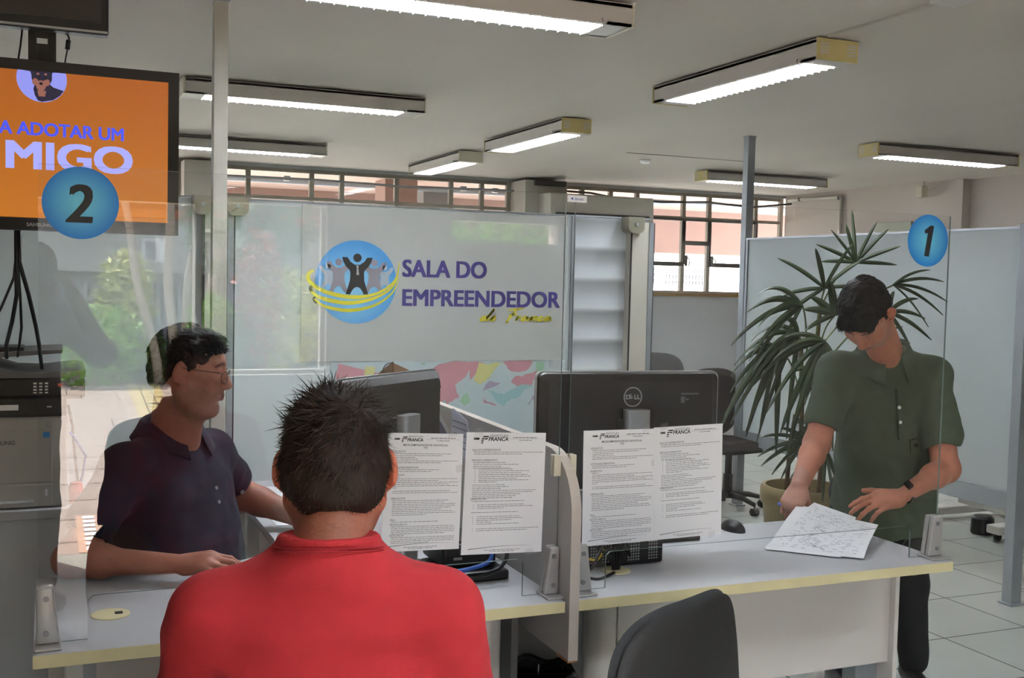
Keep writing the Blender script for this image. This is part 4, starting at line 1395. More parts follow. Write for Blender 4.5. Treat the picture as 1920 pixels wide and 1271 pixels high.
dk = MB()
for s in (-1, 1):
    dk.flat(E_(dcx + s * .010, dcz + .002, .0045, .005, 14), lay - .0004)
dk.flat(E_(dcx - .002, dcz - .014, .005, .004, 14), lay - .0004)
dk.build('dog_photo_eyes', emis('screen_dog_eye', lin(10, 8, 20), 1.0), t, recalc=False)
tt = MB()
tt.text('SAMSUNG', Matrix.Translation((-0.058, y_ - .0004, tz0 + .012)) @ TX, size=0.0135, sx=1.1, off=.0003)
tt.build('logo', mat('grey_logo', lin(150, 150, 150), 0.5), t, recalc=False)

t = thing('television', 'switched-off dark television above the orange one, cut by the frame top', 'television', (-0.2, 3.5, 2.26))
MB().box((-0.60, 3.44, 2.262), (0.161, 3.49, 2.585), bev=0.006).build('casing', M['black'], t)
MB().box((-0.575, 3.438, 2.295), (0.140, 3.442, 2.57)).build('screen', mat('off_screen', lin(52, 46, 42), 0.35, var=0.05), t)
MB().box((-0.2, 3.436, 2.266), (0.158, 3.4405, 2.272)).build('trim_strip', M['silver'], t)
t = thing('television_mount', 'black twin-rail pole mount carrying the two televisions from the ceiling', 'mount', (-0.01, 3.53, 1.8))
MB().box((-0.055, 3.515, 1.85), (-0.035, 3.545, CZ)).box((0.0, 3.515, 1.85), (0.02, 3.545, CZ)).build('rail', M['black'], t)
MB().box((-0.035, 3.52, 1.85), (0.0, 3.54, CZ)).build('centre_plate', M['charcoal'], t)
MB().box((-0.032, 3.516, 2.235), (-0.003, 3.519, 2.250)).build('sticker', M['paper'], t)
MB().cyl((-0.017, 3.53, CZ - 0.02), (-0.017, 3.53, CZ), 0.08, n=24).build('ceiling_plate', M['black'], t)
o = MB().tube([(0.03, 3.50, 2.27), (0.05, 3.48, 2.262), (0.055, 3.48, 2.25), (0.053, 3.48, 2.245)], 0.003, n=6).cyl((0.053, 3.48, 2.245), (0.050, 3.48, 2.218), 0.007, n=10).tube([(0.05, 3.48, 2.218), (0.045, 3.49, 2.19), (0.04, 3.50, 2.15)], 0.0025, n=6).build('adapter_cable', M['black'], smooth=True)
tag(o, 'black cable with a small plug hanging under the upper television', 'cable')
o = MB().tube([(-0.07, 3.50, 2.27), (-0.075, 3.50, 2.22), (-0.085, 3.50, 2.15)], 0.003, n=6).build('antenna_cable', M['black'], smooth=True)
tag(o, 'thin dark cable left of the television mount, between the two screens', 'cable')
for i, (pts, lab) in enumerate(((([(-0.09, 3.56, 1.72), (-0.09, 3.56, 1.60), (-0.095, 3.57, 1.55), (-0.13, 3.6, 1.46), (-0.17, 3.65, 1.38), (-0.2, 3.7, 1.2)]), 'left-swinging black cable hanging under the orange television'),
                   ([(-0.085, 3.56, 1.72), (-0.088, 3.56, 1.60), (-0.087, 3.57, 1.5), (-0.10, 3.6, 1.42), (-0.12, 3.7, 1.34), (-0.12, 3.75, 1.3)], 'thick black cable hanging straight down behind the printer'),
                   ([(-0.082, 3.56, 1.72), (-0.084, 3.56, 1.60), (-0.078, 3.58, 1.5), (-0.075, 3.62, 1.40), (-0.085, 3.75, 1.33), (-0.09, 3.8, 1.3)], 'thin middle cable hanging to the printer'),
                   ([(-0.078, 3.56, 1.72), (-0.080, 3.56, 1.60), (-0.055, 3.6, 1.5), (-0.035, 3.66, 1.40), (-0.028, 3.8, 1.34), (-0.02, 3.95, 1.25)], 'black cable curving rightwards from the television to the printer lid'))):
    o = MB().tube([Vector(p) for p in pts], 0.0062 if i in (1, 3) else 0.004, n=7).build('hanging_cable', M['black'], smooth=True)
    tag(o, lab, 'cable', 'black cables under the television')

# ================================================================== printer on its table
t = thing('printer_table', 'long pale grey side table under the printer with a plain front panel', 'table', (-0.4, 4.0, 0))
PTZ, PY = 0.795, 3.84
MB().box((-1.3, PY, PTZ - 0.03), (0.44, 4.50, PTZ), bev=0.002).build('top', M['desk_top'], t)
MB().box((-1.28, PY + 0.015, 0.03), (0.42, PY + 0.035, PTZ - 0.03)).build('front_panel', M['panel_grey'], t)
MB().box((0.40, PY + 0.035, 0.0), (0.42, 4.48, PTZ - 0.03)).build('side_panel', M['panel_grey'], t)
MB().box((-1.28, PY + 0.035, 0.0), (-1.26, 4.48, PTZ - 0.03)).build('side_panel', M['panel_grey'], t)

t = thing('multifunction_printer', 'grey and black office printer with a scanner lid on the side table', 'printer', (-0.12, 4.05, PTZ))
px0, px1, py0, py1 = -0.40, 0.062, 3.87, 4.27
pg = mat('printer_grey', lin(176, 173, 166), 0.5, var=0.03)
pd = mat('printer_charcoal', lin(44, 41, 39), 0.45, var=0.08)
pm_ = mat('printer_lid_grey', lin(96, 92, 88), 0.5, var=0.05)
MB().box((px0, py0, PTZ), (px1, py1, 1.095), bev=0.014, seg=3).build('body', pg, t, smooth=True, auto=35)
MB().box((px0 + 0.01, py0 - 0.002, 0.88), (0.012, py0 + 0.004, 1.055), bev=0.002).build('front_door', pg, t)
MB().box((px0 + 0.01, py0 - 0.004, 0.802), (0.012, py0 + 0.003, 0.875), bev=0.002).build('paper_tray', pg, t)
MB().box((px0 + 0.03, py0 - 0.008, 0.815), (-0.045, py0 - 0.003, 0.826), bev=0.002).build('tray_handle', M['silver'], t)
MB().box((-0.01, py0 - 0.006, 0.835), (-0.003, py0 - 0.002, 0.858)).build('paper_gauge', M['paper'], t)
MB().box((-0.016, py0 - 0.0035, 1.028), (0.004, py0 - 0.0015, 1.047)).build('energy_sticker', mat('blue_sticker', lin(70, 150, 220), 0.5), t)
MB().box((-0.008, py0 - 0.004, 1.064), (0.010, py0 - 0.0005, 1.080), bev=0.002).build('release_button', pg, t)
MB().text('SAMSUNG', Matrix.Translation((-0.190, py0 - .003, 1.008)) @ TX, size=0.018, sx=1.1, off=.0004).build('logo', mat('logo_grey', lin(90, 88, 86), 0.5), t, recalc=False)
MB().box((px0 + .02, py0 + 0.02, 1.093), (0.055, py1 - 0.02, 1.160), bev=0.004).build('output_bay', pd, t)
MB().box((px0 + .02, py0 + 0.012, 1.118), (-0.09, py0 + 0.022, 1.136)).build('label_strip', M['silver'], t)
MB().box((-0.005, py0 + 0.014, 1.125), (0.010, py0 + 0.021, 1.129)).build('usb_port', M['silver'], t)
MB().box((px0 - 0.02, py0 - 0.015, 1.155), (0.112, py1, 1.225), bev=0.012, seg=3).build('scanner_unit', pd, t, smooth=True, auto=35)
MB().prism([(py0 - 0.035, 1.170), (py0 - 0.012, 1.165), (py0 - 0.012, 1.222), (py0 - 0.020, 1.222)], px0, 0.105, 'x').build('control_panel', M['black_gloss'], t)
kb = MB()
for i in range(3):
    for j in range(4):
        kb.box((-0.045 + i * 0.017, py0 - 0.033 + j * .0012, 1.176 + j * 0.010), (-0.035 + i * 0.017, py0 - 0.028 + j * .0012, 1.181 + j * 0.010))
kb.build('keypad', M['clamp'], t)
MB().box((0.028, py0 - 0.030, 1.199), (0.044, py0 - 0.022, 1.207)).build('stop_button', mat('red_button', lin(200, 70, 40), 0.4), t)
MB().box((0.052, py0 - 0.032, 1.188), (0.066, py0 - 0.025, 1.193)).build('start_button', mat('blue_button', lin(90, 120, 190), 0.4), t)
MB().prism([(px0 - 0.02, 1.225), (0.112, 1.225), (0.114, 1.246), (0.09, 1.252), (-0.02, 1.240), (-0.10, 1.243), (-0.16, 1.262), (-0.24, 1.305), (px0 - 0.02, 1.31)], py0 - 0.01, py1, 'y').build('feeder_lid', pm_, t)
MB().prism([(-0.20, 1.282), (-0.10, 1.290), (0.042, 1.300), (0.045, 1.312), (-0.10, 1.305), (-0.21, 1.298)], py0 + 0.06, py1 - 0.05, 'y').build('document_tray', pm_, t)
MB().box((-0.19, py0 + 0.10, 1.296), (-0.075, py0 + 0.25, 1.318), bev=0.004).build('paper_guide', pd, t)
for nm, pts, mm, lab in (('printer_cable', [(0.062, 4.0, 1.12), (0.075, 3.98, 1.05), (0.080, 3.97, 0.98), (0.088, 3.97, 0.90), (0.10, 4.0, 0.80)], 'black', 'black power cable down the right side of the printer'),
                         ('network_cable', [(0.068, 3.96, 1.03), (0.09, 3.93, 1.00), (0.115, 3.92, 0.955), (0.108, 3.93, 0.90), (0.09, 3.96, 0.80)], 'blue', 'thin blue network cable looping beside the printer')):
    if mm == 'blue': M['blue'] = mat('blue_cable', lin(36, 84, 170), 0.5)
    o = MB().tube(pts, 0.0045, n=7).build(nm, M[mm], smooth=True)
    tag(o, lab, 'cable')
o = MB().lathe((0.085, 3.93, PTZ), [(0.0, 0), (0.022, 0.0), (0.026, 0.04), (0.018, 0.07), (0.0, 0.072)], n=16).build('red_stopper', mat('red_plastic', lin(186, 44, 40), 0.5))
tag(o, 'small red plastic object on the side table beside the printer', 'container')
# ================================================================== monitors
def monitor(name, label, w, h, loc, rz, dell, bz=0.0, bw=.13):
    """back side faces local -y"""
    t = thing(name, label, 'monitor', (0, 0, 0))
    z0, z1 = 0.565 - h, 0.565
    b = bmesh.new()
    pl = rrect(-w / 2, z0, w / 2, z1, 0.022, 6)
    mb = MB().prism(pl, 0.0, 0.012, 'y')
    mb.build('bezel', M['silver'], t)
    pl2 = rrect(-w / 2 + .004, z0 + .004, w / 2 - .004, z1 - .004, 0.02, 6)
    k = len(pl2)
    bk = MB()
    v = [(x, 0.0, z) for x, z in pl2] + [(x * 0.985, -0.012, (z - (z0 + z1) / 2) * .98 + (z0 + z1) / 2) for x, z in pl2] + [(x * 0.90, -0.030, (z - (z0 + z1) / 2) * .86 + (z0 + z1) / 2) for x, z in pl2]
    fs = []
    for j in range(2):
        for i in range(k):
            fs.append((j * k + i, j * k + (i + 1) % k, (j + 1) * k + (i + 1) % k, (j + 1) * k + i))
    fs += [tuple(range(2 * k, 3 * k)), tuple(range(k - 1, -1, -1))]
    bk.add(v, fs)
    bk.build('rear_shell', M['monitor_back'], t, smooth=True, auto=25)
    MB().box((-w / 2 + .012, 0.0122, z0 + .02), (w / 2 - .012, 0.0128, z1 - .012)).build('screen', emis('desktop_screen', (0.35, 0.45, 0.6, 1), 0.5), t)
    zc = (z0 + z1) / 2 + .01
    # stand
    sx = 0.0
    st = MB()
    pl = rrect(sx - 0.042, -0.083, sx + 0.042, -0.043, 0.016, 5)
    st.prism(pl, bz + 0.018, 0.452, 'z')
    st.build('stand_column', M['silver'], t, smooth=True, auto=35)
    MB().box((sx - .05, -0.045, zc - .08), (sx + .05, -0.028, zc + .03), bev=0.006).build('stand_mount', M['black'], t)
    MB().prism(rrect(-bw, -0.11, bw, 0.05, 0.03, 5), bz, bz + 0.02, 'z').build('stand_base', M['black'], t)
    if dell:
        lg = MB()
        n = 40
        cz_, ro, ri = z1 - 0.078, 0.031, 0.0272
        y = -0.0312
        o_ = [(ro * math.cos(2 * PI * i / n), y, cz_ + ro * math.sin(2 * PI * i / n)) for i in range(n)]
        i_ = [(ri * math.cos(2 * PI * i / n), y, cz_ + ri * math.sin(2 * PI * i / n)) for i in range(n)]
        lg.add(o_ + i_, [(i, (i + 1) % n, n + (i + 1) % n, n + i) for i in range(n)])
        fit = lambda s, x0, z, sz, **k_: lg.text(s, Matrix.Translation((x0, y - .0002, z)) @ TX, size=sz, off=.0009, sx=1.15)
        fit('D', -0.0245, cz_ - .0065, 0.0185)
        lg.text('E', Matrix.Translation((-0.0085, y - .0002, cz_ - .0065)) @ TX @ Matrix.Rotation(R(28), 4, 'Z'), size=0.0185, off=.0009, sx=1.0)
        fit('L', 0.0035, cz_ - .0065, 0.0185)
        fit('L', 0.0135, cz_ - .0065, 0.0185)
        lg.build('logo', M['silver'], t, recalc=False)
        sp = MB()
        sp.box((0.163, y - .0003, z1 - .098), (0.177, y, z1 - .078)).box((0.163, y - .0003, z1 - .072), (0.225, y, z1 - .067)).box((0.18, y - .0003, z1 - .09), (0.19, y, z1 - .084))
        sp.build('sticker', M['ink'], t)
        MB().box((-0.045, -0.0315, z1 - 0.02), (-0.015, -0.0305, z1 - 0.017)).build('button_hole', M['black'], t)
    else:
        MB().box((-w / 2 + .03, -0.0335, z1 - 0.055), (w / 2 - .03, -0.029, z1 - 0.05)).build('groove', M['black'], t)
    t.location = loc
    t.rotation_euler = (0, 0, rz)
    return t


monitor('computer_monitor', 'wide black computer monitor with a round maker badge, seen from behind on the right desk', 0.615, 0.37, (1.668, 2.985, DZ), R(-6), True, 0.166, .07)
monitor('computer_monitor', 'smaller dark monitor seen from behind beside the head of the man in red', 0.50, 0.32, (0.90, 3.0, DZ), R(39), False, 0.0, .08)

# ================================================================== computers and cables
t = thing('desktop_computer', 'black desktop computer with a perforated rear and green light under the taped notices', 'computer', (1.56, 2.97, DZ))
MB().box((1.43, 2.815, DZ + 0.004), (1.705, 3.14, DZ + 0.165), bev=0.004).build('case', M['black'], t)
hm = MB()
for gx, gn in ((1.585, 5), (1.500, 4), (1.46, 3), (1.655, 4)):
    for i in range(gn):
        for j in range(13):
            hm.box((gx + i * 0.0085, 2.8135, DZ + 0.015 + j * 0.0085), (gx + i * 0.0085 + .0045, 2.8155, DZ + 0.015 + j * 0.0085 + .0045))
hm.build('vent_grid', M['clamp'], t)
MB().box((1.655, 2.812, DZ + 0.075), (1.668, 2.8155, DZ + 0.115)).build('port_block', mat('gold_connector', lin(190, 165, 60), 0.4, metal=0.3), t)
MB().cyl((1.655, 2.813, DZ + 0.118), (1.655, 2.809, DZ + 0.118), 0.0035, n=10).build('green_light', emis('green_led', (0.15, 1.0, 0.1, 1), 3.0), t)
rc = random.Random(9)
for i in range(5):
    x = 1.455 + i * 0.03
    z = DZ + 0.05 + rc.random() * .09
    pts = [(x, 2.81, z), (x - .005, 2.775, z - .01), (x + (1.525 - x) * .5, 2.77, DZ + .05 + .01 * i), (1.512 + i * .006, 2.775, DZ + .02), (1.514 + i * .005, 2.775, DZ + .002)]
    o = MB().tube(smooth_pts(pts), 0.0042, n=7).build('computer_cable', M['black'], smooth=True)
    tag(o, 'black cable running from the desktop computer into the cream ringed hole', 'cable', 'black cables at the desktop computer')
y_m = mat('yellow_cable', lin(214, 190, 30), 0.5)
o = MB().tube(smooth_pts([(1.50, 2.812, DZ + .055), (1.46, 2.77, DZ + .04), (1.41, 2.75, DZ + .05), (1.36, 2.76, DZ + .052), (1.33, 2.82, DZ + .03), (1.31, 2.9, DZ + .004)]), 0.004, n=7).build('network_cable', y_m, smooth=True)
tag(o, 'yellow network cable behind the clamp on the right desk', 'cable')
o = MB().tube(smooth_pts([(1.50, 2.80, DZ + .085), (1.455, 2.74, DZ + .075), (1.42, 2.72, DZ + .035), (1.40, 2.72, DZ + .01), (1.43, 2.70, DZ + .004), (1.50, 2.74, DZ + .006)]), 0.0042, n=7).build('loose_cable', M['black'], smooth=True)
tag(o, 'loose black cable curling on the right desk beside the clamp', 'cable')

t = thing('docking_unit', 'flat black device lying among cables on the left desk by the divider', 'computer accessory', (1.08, 2.87, DZ))
MB().box((0.99, 2.78, DZ), (1.19, 2.98, DZ + 0.03), bev=0.008).build('base', M['black'], t)
MB().box((1.01, 2.83, DZ + 0.03), (1.17, 3.02, DZ + 0.10), bev=0.01).build('upper_body', M['black'], t)
MB().box((1.04, 2.828, DZ + 0.055), (1.065, 2.831, DZ + 0.062)).build('label', M['clamp'], t)
for i, (pts, mm, lab) in enumerate(((([(1.12, 2.84, DZ + .12), (1.13, 2.78, DZ + .10), (1.12, 2.76, DZ + .065), (1.06, 2.75, DZ + .05), (0.98, 2.76, DZ + .04), (0.90, 2.78, DZ + .02)]), 'blue', 'blue cable drooping below the left notices'),
                        ([(1.17, 2.84, DZ + .10), (1.18, 2.78, DZ + .08), (1.15, 2.755, DZ + .045), (1.08, 2.74, DZ + .03), (0.98, 2.75, DZ + .02), (0.9, 2.80, DZ + .01)], 'black', 'thick black cable arching around the blue one'),
                        ([(1.02, 2.80, DZ + .02), (1.0, 2.73, DZ + .008), (0.965, 2.70, DZ + .006), (0.94, 2.72, DZ + .006), (0.95, 2.76, DZ + .008), (0.98, 2.79, DZ + .02)], 'black', 'small loop of black cable on the left desk front'),
                        ([(0.97, 2.84, DZ + .15), (1.0, 2.80, DZ + .13), (1.05, 2.81, DZ + .11), (1.10, 2.82, DZ + .12), (1.15, 2.86, DZ + .10)], 'black', 'black cable crossing behind the left notices'))):
    o = MB().tube(smooth_pts(pts), 0.006 if i < 2 else 0.0045, n=7).build('desk_cable', M[mm], smooth=True)
    tag(o, lab, 'cable')
o = MB().tube(smooth_pts([(0.70, 3.10, DZ + .16), (0.73, 3.02, DZ + .12), (0.78, 2.98, DZ + .11), (0.82, 3.0, DZ + .10)]), 0.006, n=7).build('monitor_cable', M['black'], smooth=True)
tag(o, 'black cable beside the ear of the man in red, going to the small monitor', 'cable')

# mouse and keyboard of the seated man
t = thing('computer_mouse', 'glossy black mouse on the left desk near the seated man\'s hand', 'mouse', (0.40, 2.98, DZ))
b = bmesh.new(); bmesh.ops.create_uvsphere(b, u_segments=24, v_segments=14, radius=1)
for v in b.verts:
    v.co = Vector((0.405 + v.co.x * 0.062, 2.965 + v.co.y * 0.034, DZ + max(0, v.co.z) * 0.038))
mb = MB(); mb.merge(b); mb.build('shell', M['black_gloss'], t, smooth=True)
MB().box((0.345, 2.930, DZ + .012), (0.40, 2.932, DZ + .0145)).build('side_line', M['silver'], t)
MB().tube(smooth_pts([(0.466, 2.965, DZ + .006), (0.52, 3.0, DZ + .004), (0.6, 3.12, DZ + .004), (0.75, 3.2, DZ + .004)]), 0.002, n=6).build('cable', M['black'], t)


def keyboard(label, loc, rz):
    t = thing('keyboard', label, 'keyboard', (0, 0, 0))
    MB().box((-0.225, -0.075, 0), (0.225, 0.075, 0.016), bev=0.005).build('case', M['black'], t)
    k = MB()
    for j in range(6):
        for i in range(21):
            k.box((-0.215 + i * 0.0205, -0.066 + j * 0.0222, 0.016), (-0.215 + i * 0.0205 + .0175, -0.066 + j * 0.0222 + .0185, 0.0235), bev=0.0015, seg=1)
    k.build('keys', M['charcoal'], t)
    t.location = loc; t.rotation_euler = (0, 0, rz)


keyboard('black keyboard under the seated man\'s fingertips, mostly hidden by the red shirt', (0.62, 3.02, DZ), R(52))
keyboard('black keyboard behind the wide monitor on the right desk', (1.75, 3.10, DZ), R(0))
t = thing('computer_mouse', 'dark mouse at the back edge of the right desk beside the notices', 'mouse', (2.2, 3.1, DZ))
b = bmesh.new(); bmesh.ops.create_uvsphere(b, u_segments=24, v_segments=14, radius=1)
for v in b.verts:
    v.co = Vector((2.165 + v.co.x * 0.034, 3.12 + v.co.y * 0.058, DZ + max(0, v.co.z) * 0.036))
mb = MB(); mb.merge(b); mb.build('shell', M['black'], t, smooth=True)

# papers and folder in the holder on the divider
t = thing('document_holder', 'clear tray with printed sheets and a purple folder hung on the desk divider', 'document holder', (1.23, 3.4, 1.05))
MB().box((1.238, 3.22, 0.98), (1.2535, 3.70, 1.0)).build('tray', M['silver'], t)
MB().box((1.235, 3.42, 1.00), (1.237, 3.66, 1.135)).build('clear_front', glass_mat('acrylic', f0=0.06, haze=0.12), t)
MB().prism([(3.23, 1.0), (3.41, 1.0), (3.41, 1.148), (3.39, 1.15), (3.27, 1.125), (3.235, 1.07)], 1.236, 1.2375, 'x').build('printed_sheet', mat('lilac_paper', lin(196, 198, 214), 0.7), t)
ln = MB()
for i in range(5):
    ln.box((1.2353, 3.27, 1.03 + i * 0.02), (1.236, 3.40, 1.032 + i * .02))
ln.build('printed_lines', M['ink_dark'], t)
pts = [(3.44, 1.0), (3.64, 1.0)] + [(3.64 - 0.19 * k / 8, 1.06 + 0.055 * math.sin(PI * (0.5 + k / 16))) for k in range(9)]
MB().prism(pts, 1.232, 1.2345, 'x').build('purple_folder', mat('dark_purple', lin(52, 44, 92), 0.4), t)
MB().prism([(a - .01, b + .012) for a, b in pts], 1.2375, 1.2385, 'x').build('white_sheet', M['paper'], t)

t = thing('cardboard_box', 'tall open brown cardboard box on the desk behind the small monitor', 'box', (1.14, 4.0, DZ))
cb = mat('cardboard', lin(150, 116, 84), 0.85, var=0.1)
bx = MB()
bx.prism([(3.86, DZ), (4.08, DZ), (4.08, 1.20), (3.86, 1.27)], 1.165, 1.169, 'x')
bx.box((1.02, 3.86, DZ), (1.169, 3.864, 1.10)).box((1.02, 4.076, DZ), (1.169, 4.08, 1.18)).box((1.02, 3.86, DZ), (1.024, 4.08, 1.10)).box((1.02, 3.86, DZ), (1.169, 4.08, DZ + .005))
bx.build('carton', cb, t)
MB().prism([(1.166, 1.10), (1.245, 1.10), (1.262, 1.215), (1.25, 1.228), (1.166, 1.265)], 3.853, 3.859, 'y').build('flap', cb, t)
MB().tube(smooth_pts([(1.168, 3.86, 1.265), (1.14, 3.85, 1.262), (1.12, 3.84, 1.235), (1.115, 3.83, 1.18)]), 0.002, n=6).build('strap', M['black'], t)

t = thing('desk_drawer_unit', 'pale grey drawer unit standing on the floor behind the seated man\'s desk', 'drawer unit', (0.85, 4.65, 0))
MB().box((0.70, 4.46, 0.02), (1.10, 4.78, 0.62), bev=0.004).build('cabinet', M['desk_top'], t)
for i in range(3):
    MB().box((0.71, 4.452, 0.05 + i * .19), (1.09, 4.462, 0.225 + i * .19), bev=0.003).build('drawer', M['panel_white'], t)
o = MB().box((0.70, 3.62, DZ), (1.0, 4.3, DZ + .004)).build('paper_sheets', M['paper'])
tag(o, 'white papers on the far wing of the left desk beyond the seated man\'s arm', 'paper')
t = thing('pen_stand', 'thin black pen standing in a small base on the far wing of the left desk', 'pen', (0.80, 3.75, DZ + .004))
MB().cyl((0.80, 3.75, DZ + .004), (0.80, 3.75, DZ + .014), 0.02, n=16).build('base', M['black'], t)
MB().cyl((0.80, 3.75, DZ + .01), (0.79, 3.745, DZ + .10), 0.004, n=8).build('pen', M['black'], t)

# ================================================================== bin
t = thing('waste_bin', 'teal plastic waste bin lined with a black bag under the desk divider', 'bin', (1.39, 3.0, 0))
MB().lathe((1.39, 3.0, 0), [(0.0, 0.0), (0.10, 0.0), (0.105, 0.01), (0.122, 0.31), (0.127, 0.32), (0.127, 0.335), (0.118, 0.335), (0.112, 0.31), (0.0, 0.31)], n=36).build('bucket', mat('teal_plastic', lin(104, 128, 132), 0.5), t, smooth=True, auto=40)
bgm = MB()
pr = []
n = 48
rings = [(0.129, 0.30), (0.131, 0.34), (0.125, 0.37), (0.112, 0.39), (0.10, 0.37), (0.09, 0.25)]
rb = random.Random(3)
vs_ = []
for r_, z in rings:
    for k in range(n):
        a = 2 * PI * k / n
        w = 1 + 0.03 * math.sin(a * 7 + z * 30) + rb.uniform(-.01, .01)
        vs_.append((1.39 + r_ * w * math.cos(a), 3.0 + r_ * w * math.sin(a), z + (0.015 * math.sin(a * 3) if z < .35 else 0.01 * math.sin(a * 5))))
bgm.add(vs_, [(i * n + k, i * n + (k + 1) % n, (i + 1) * n + (k + 1) % n, (i + 1) * n + k) for i in range(len(rings) - 1) for k in range(n)])
bgm.build('bin_bag', M['black_gloss'], t, smooth=True)


# ================================================================== chairs
def office_chair(label, back_h=0.42, zc=0.66, arms=False, group=None, color=None):
    """local: sitter faces +y, back shell towards -y"""
    fab = color or M['charcoal']
    t = thing('office_chair', label, 'chair', (0, 0, 0), group)
    w, d = 0.46, 0.44
    b = bmesh.new()
    bmesh.ops.create_cube(b, size=1)
    bmesh.ops.subdivide_edges(b, edges=b.edges[:], cuts=5, use_grid_fill=True)
    for v in b.verts:
        x, y, z = v.co.x * 2, v.co.y * 2, v.co.z * 2
        k = math.sqrt(max(0, 1 - x * x / 2)) ; k2 = math.sqrt(max(0, 1 - y * y / 2))
        v.co = Vector((x * k2 * w / 2 * 1.02, y * k * d / 2 * 1.02, 0.465 + z * 0.035 * (1 - .25 * (x * x + y * y) / 2)))
    mb = MB(); mb.merge(b); mb.build('seat', fab, t, smooth=True)
    MB().prism(rrect(-w / 2 + .04, -d / 2 + .04, w / 2 - .04, d / 2 - .04, .06), 0.415, 0.435, 'z').build('seat_pan', M['black'], t)
    # backrest: rounded shell with padded front
    def shell(y0, th, inset):
        nu, nv = 18, 16
        wv = 0.51 / 2 - inset
        hh = back_h / 2 - inset
        f_, bk_ = [], []
        for j in range(nv + 1):
            for i in range(nu + 1):
                u = -1 + 2 * i / nu; v = -1 + 2 * j / nv
                # map square to rounded outline
                th_ = math.atan2(v, u); e0 = max(abs(u), abs(v)); rd_ = (abs(math.cos(th_)) ** 3.3 + abs(math.sin(th_)) ** 3.3) ** (-1 / 3.3); x = e0 * rd_ * math.cos(th_); z = e0 * rd_ * math.sin(th_)
                e = max(abs(u), abs(v))
                bulge = 0.05 * (x * x) + 0.02 * z
                thk = th * math.sqrt(max(0.0, 1 - e ** 6)) if e < 1 else 0
                f_.append((x * wv, y0 + bulge + thk / 2, zc + back_h / 2 - .02 + z * hh))
                bk_.append((x * wv, y0 + bulge - thk / 2, zc + back_h / 2 - .02 + z * hh))
        K = len(f_)
        fs = []
        for j in range(nv):
            for i in range(nu):
                a = j * (nu + 1) + i
                fs.append((a, a + 1, a + nu + 2, a + nu + 1)); fs.append((K + a, K + a + nu + 1, K + a + nu + 2, K + a + 1))
        edge = list(range(nu + 1)) + [j * (nu + 1) + nu for j in range(1, nv + 1)] + [nv * (nu + 1) + i for i in range(nu - 1, -1, -1)] + [j * (nu + 1) for j in range(nv - 1, 0, -1)]
        for q in range(len(edge)):
            a, b_ = edge[q], edge[(q + 1) % len(edge)]
            fs.append((a, b_, K + b_, K + a))
        return f_ + bk_, fs
    vv, ff = shell(-0.225, 0.05, 0.0)
    mb = MB(); mb.add(vv, ff); mb.build('backrest', fab, t, smooth=True)
    vv, ff = shell(-0.246, 0.022, 0.006)
    mb = MB(); mb.add(vv, ff); bs = mb.build('back_shell', M['chair_shell'], t, smooth=True)
    MB().box((-.03, -0.275, 0.42), (.03, -0.262, zc + back_h / 2), bev=.004).box((-.03, -0.27, 0.41), (.03, -0.02, 0.425), bev=.003).build('back_support', M['black'], t)
    MB().cyl((0, 0, 0.10), (0, 0, 0.42), 0.025, n=18).cyl((0, 0, 0.08), (0, 0, 0.25), 0.035, n=18).build('gas_column', M['black'], t)
    for k in range(5):
        a = 2 * PI * k / 5 + .3
        e = (0.27 * math.cos(a), 0.27 * math.sin(a))
        lg = MB().tube([(0, 0, 0.105), (e[0] * .6, e[1] * .6, 0.10), (e[0], e[1], 0.075)], [0.026, 0.02, 0.015], n=8).build('leg', M['black'], t, smooth=True)
        cs = MB().cyl((e[0] - .022 * math.sin(a), e[1] + .022 * math.cos(a), 0.027), (e[0] + .022 * math.sin(a), e[1] - .022 * math.cos(a), 0.027), 0.027, n=16).cyl((e[0], e[1], .04), (e[0], e[1], .08), .007, n=8)
        cs.build('caster', M['black'], lg)
    return t


M['chair_shell'] = mat('chair_back_shell', lin(27, 25, 24), 0.6, var=0.12, bump=0.3, bscale=420)
M['chair_fabric'] = mat('dark_woven_fabric', lin(52, 54, 56), 0.85, var=0.3, scale=250, bump=0.4, bscale=500)
c = office_chair('empty black office chair seen from behind, in front of the right desk', 0.46, 0.43, color=M['chair_fabric'])
c.location = (1.25, 2.275, 0); c.rotation_euler = (0, 0, R(25))
c2 = office_chair('dark grey rounded chair back above the top edge of the wide monitor', 0.46, 0.56, color=mat('grey_chair_fabric', lin(92, 90, 90), 0.8, var=0.1))
c2.location = (4.50, 7.60, 0.012); c2.rotation_euler = (0, 0, R(160))
c3 = office_chair('brown-black chair partly hidden between the wide monitor and the tall grey post', 0.50, 0.50, color=mat('brown_black_fabric', lin(48, 40, 38), 0.75))
c3.location = (4.42, 6.45, 0); c3.rotation_euler = (0, 0, R(190))

# wheeled stand at the right
t = thing('wheeled_stand', 'low white stand foot with a black caster behind the right partition frame', 'stand', (5.75, 5.3, 0))
MB().box((5.50, 5.05, 0.045), (6.3, 5.16, 0.10), bev=0.01).build('foot', M['leg_white'], t)
MB().box((5.50, 5.65, 0.045), (6.3, 5.76, 0.10), bev=0.01).build('foot', M['leg_white'], t)
MB().box((5.86, 5.05, 0.09), (5.92, 5.76, 0.15), bev=0.01).build('crossbar', M['leg_white'], t)
for x in (5.54, 6.25):
    for y in (5.10, 5.70):
        MB().cyl((x, y - .012, 0.024), (x, y + .012, 0.024), 0.024, n=16).build('caster', M['black'], t)
o = MB().lathe((5.62, 5.30, 0.0), [(0, 0), (0.07, 0.0), (0.075, .01), (0.07, 0.10), (0.05, 0.12), (0, 0.12)], n=20).build('floor_knob', M['black'])
o.name = 'black_canister'
tag(o, 'small black round object on the floor beside the wheeled stand', 'canister')

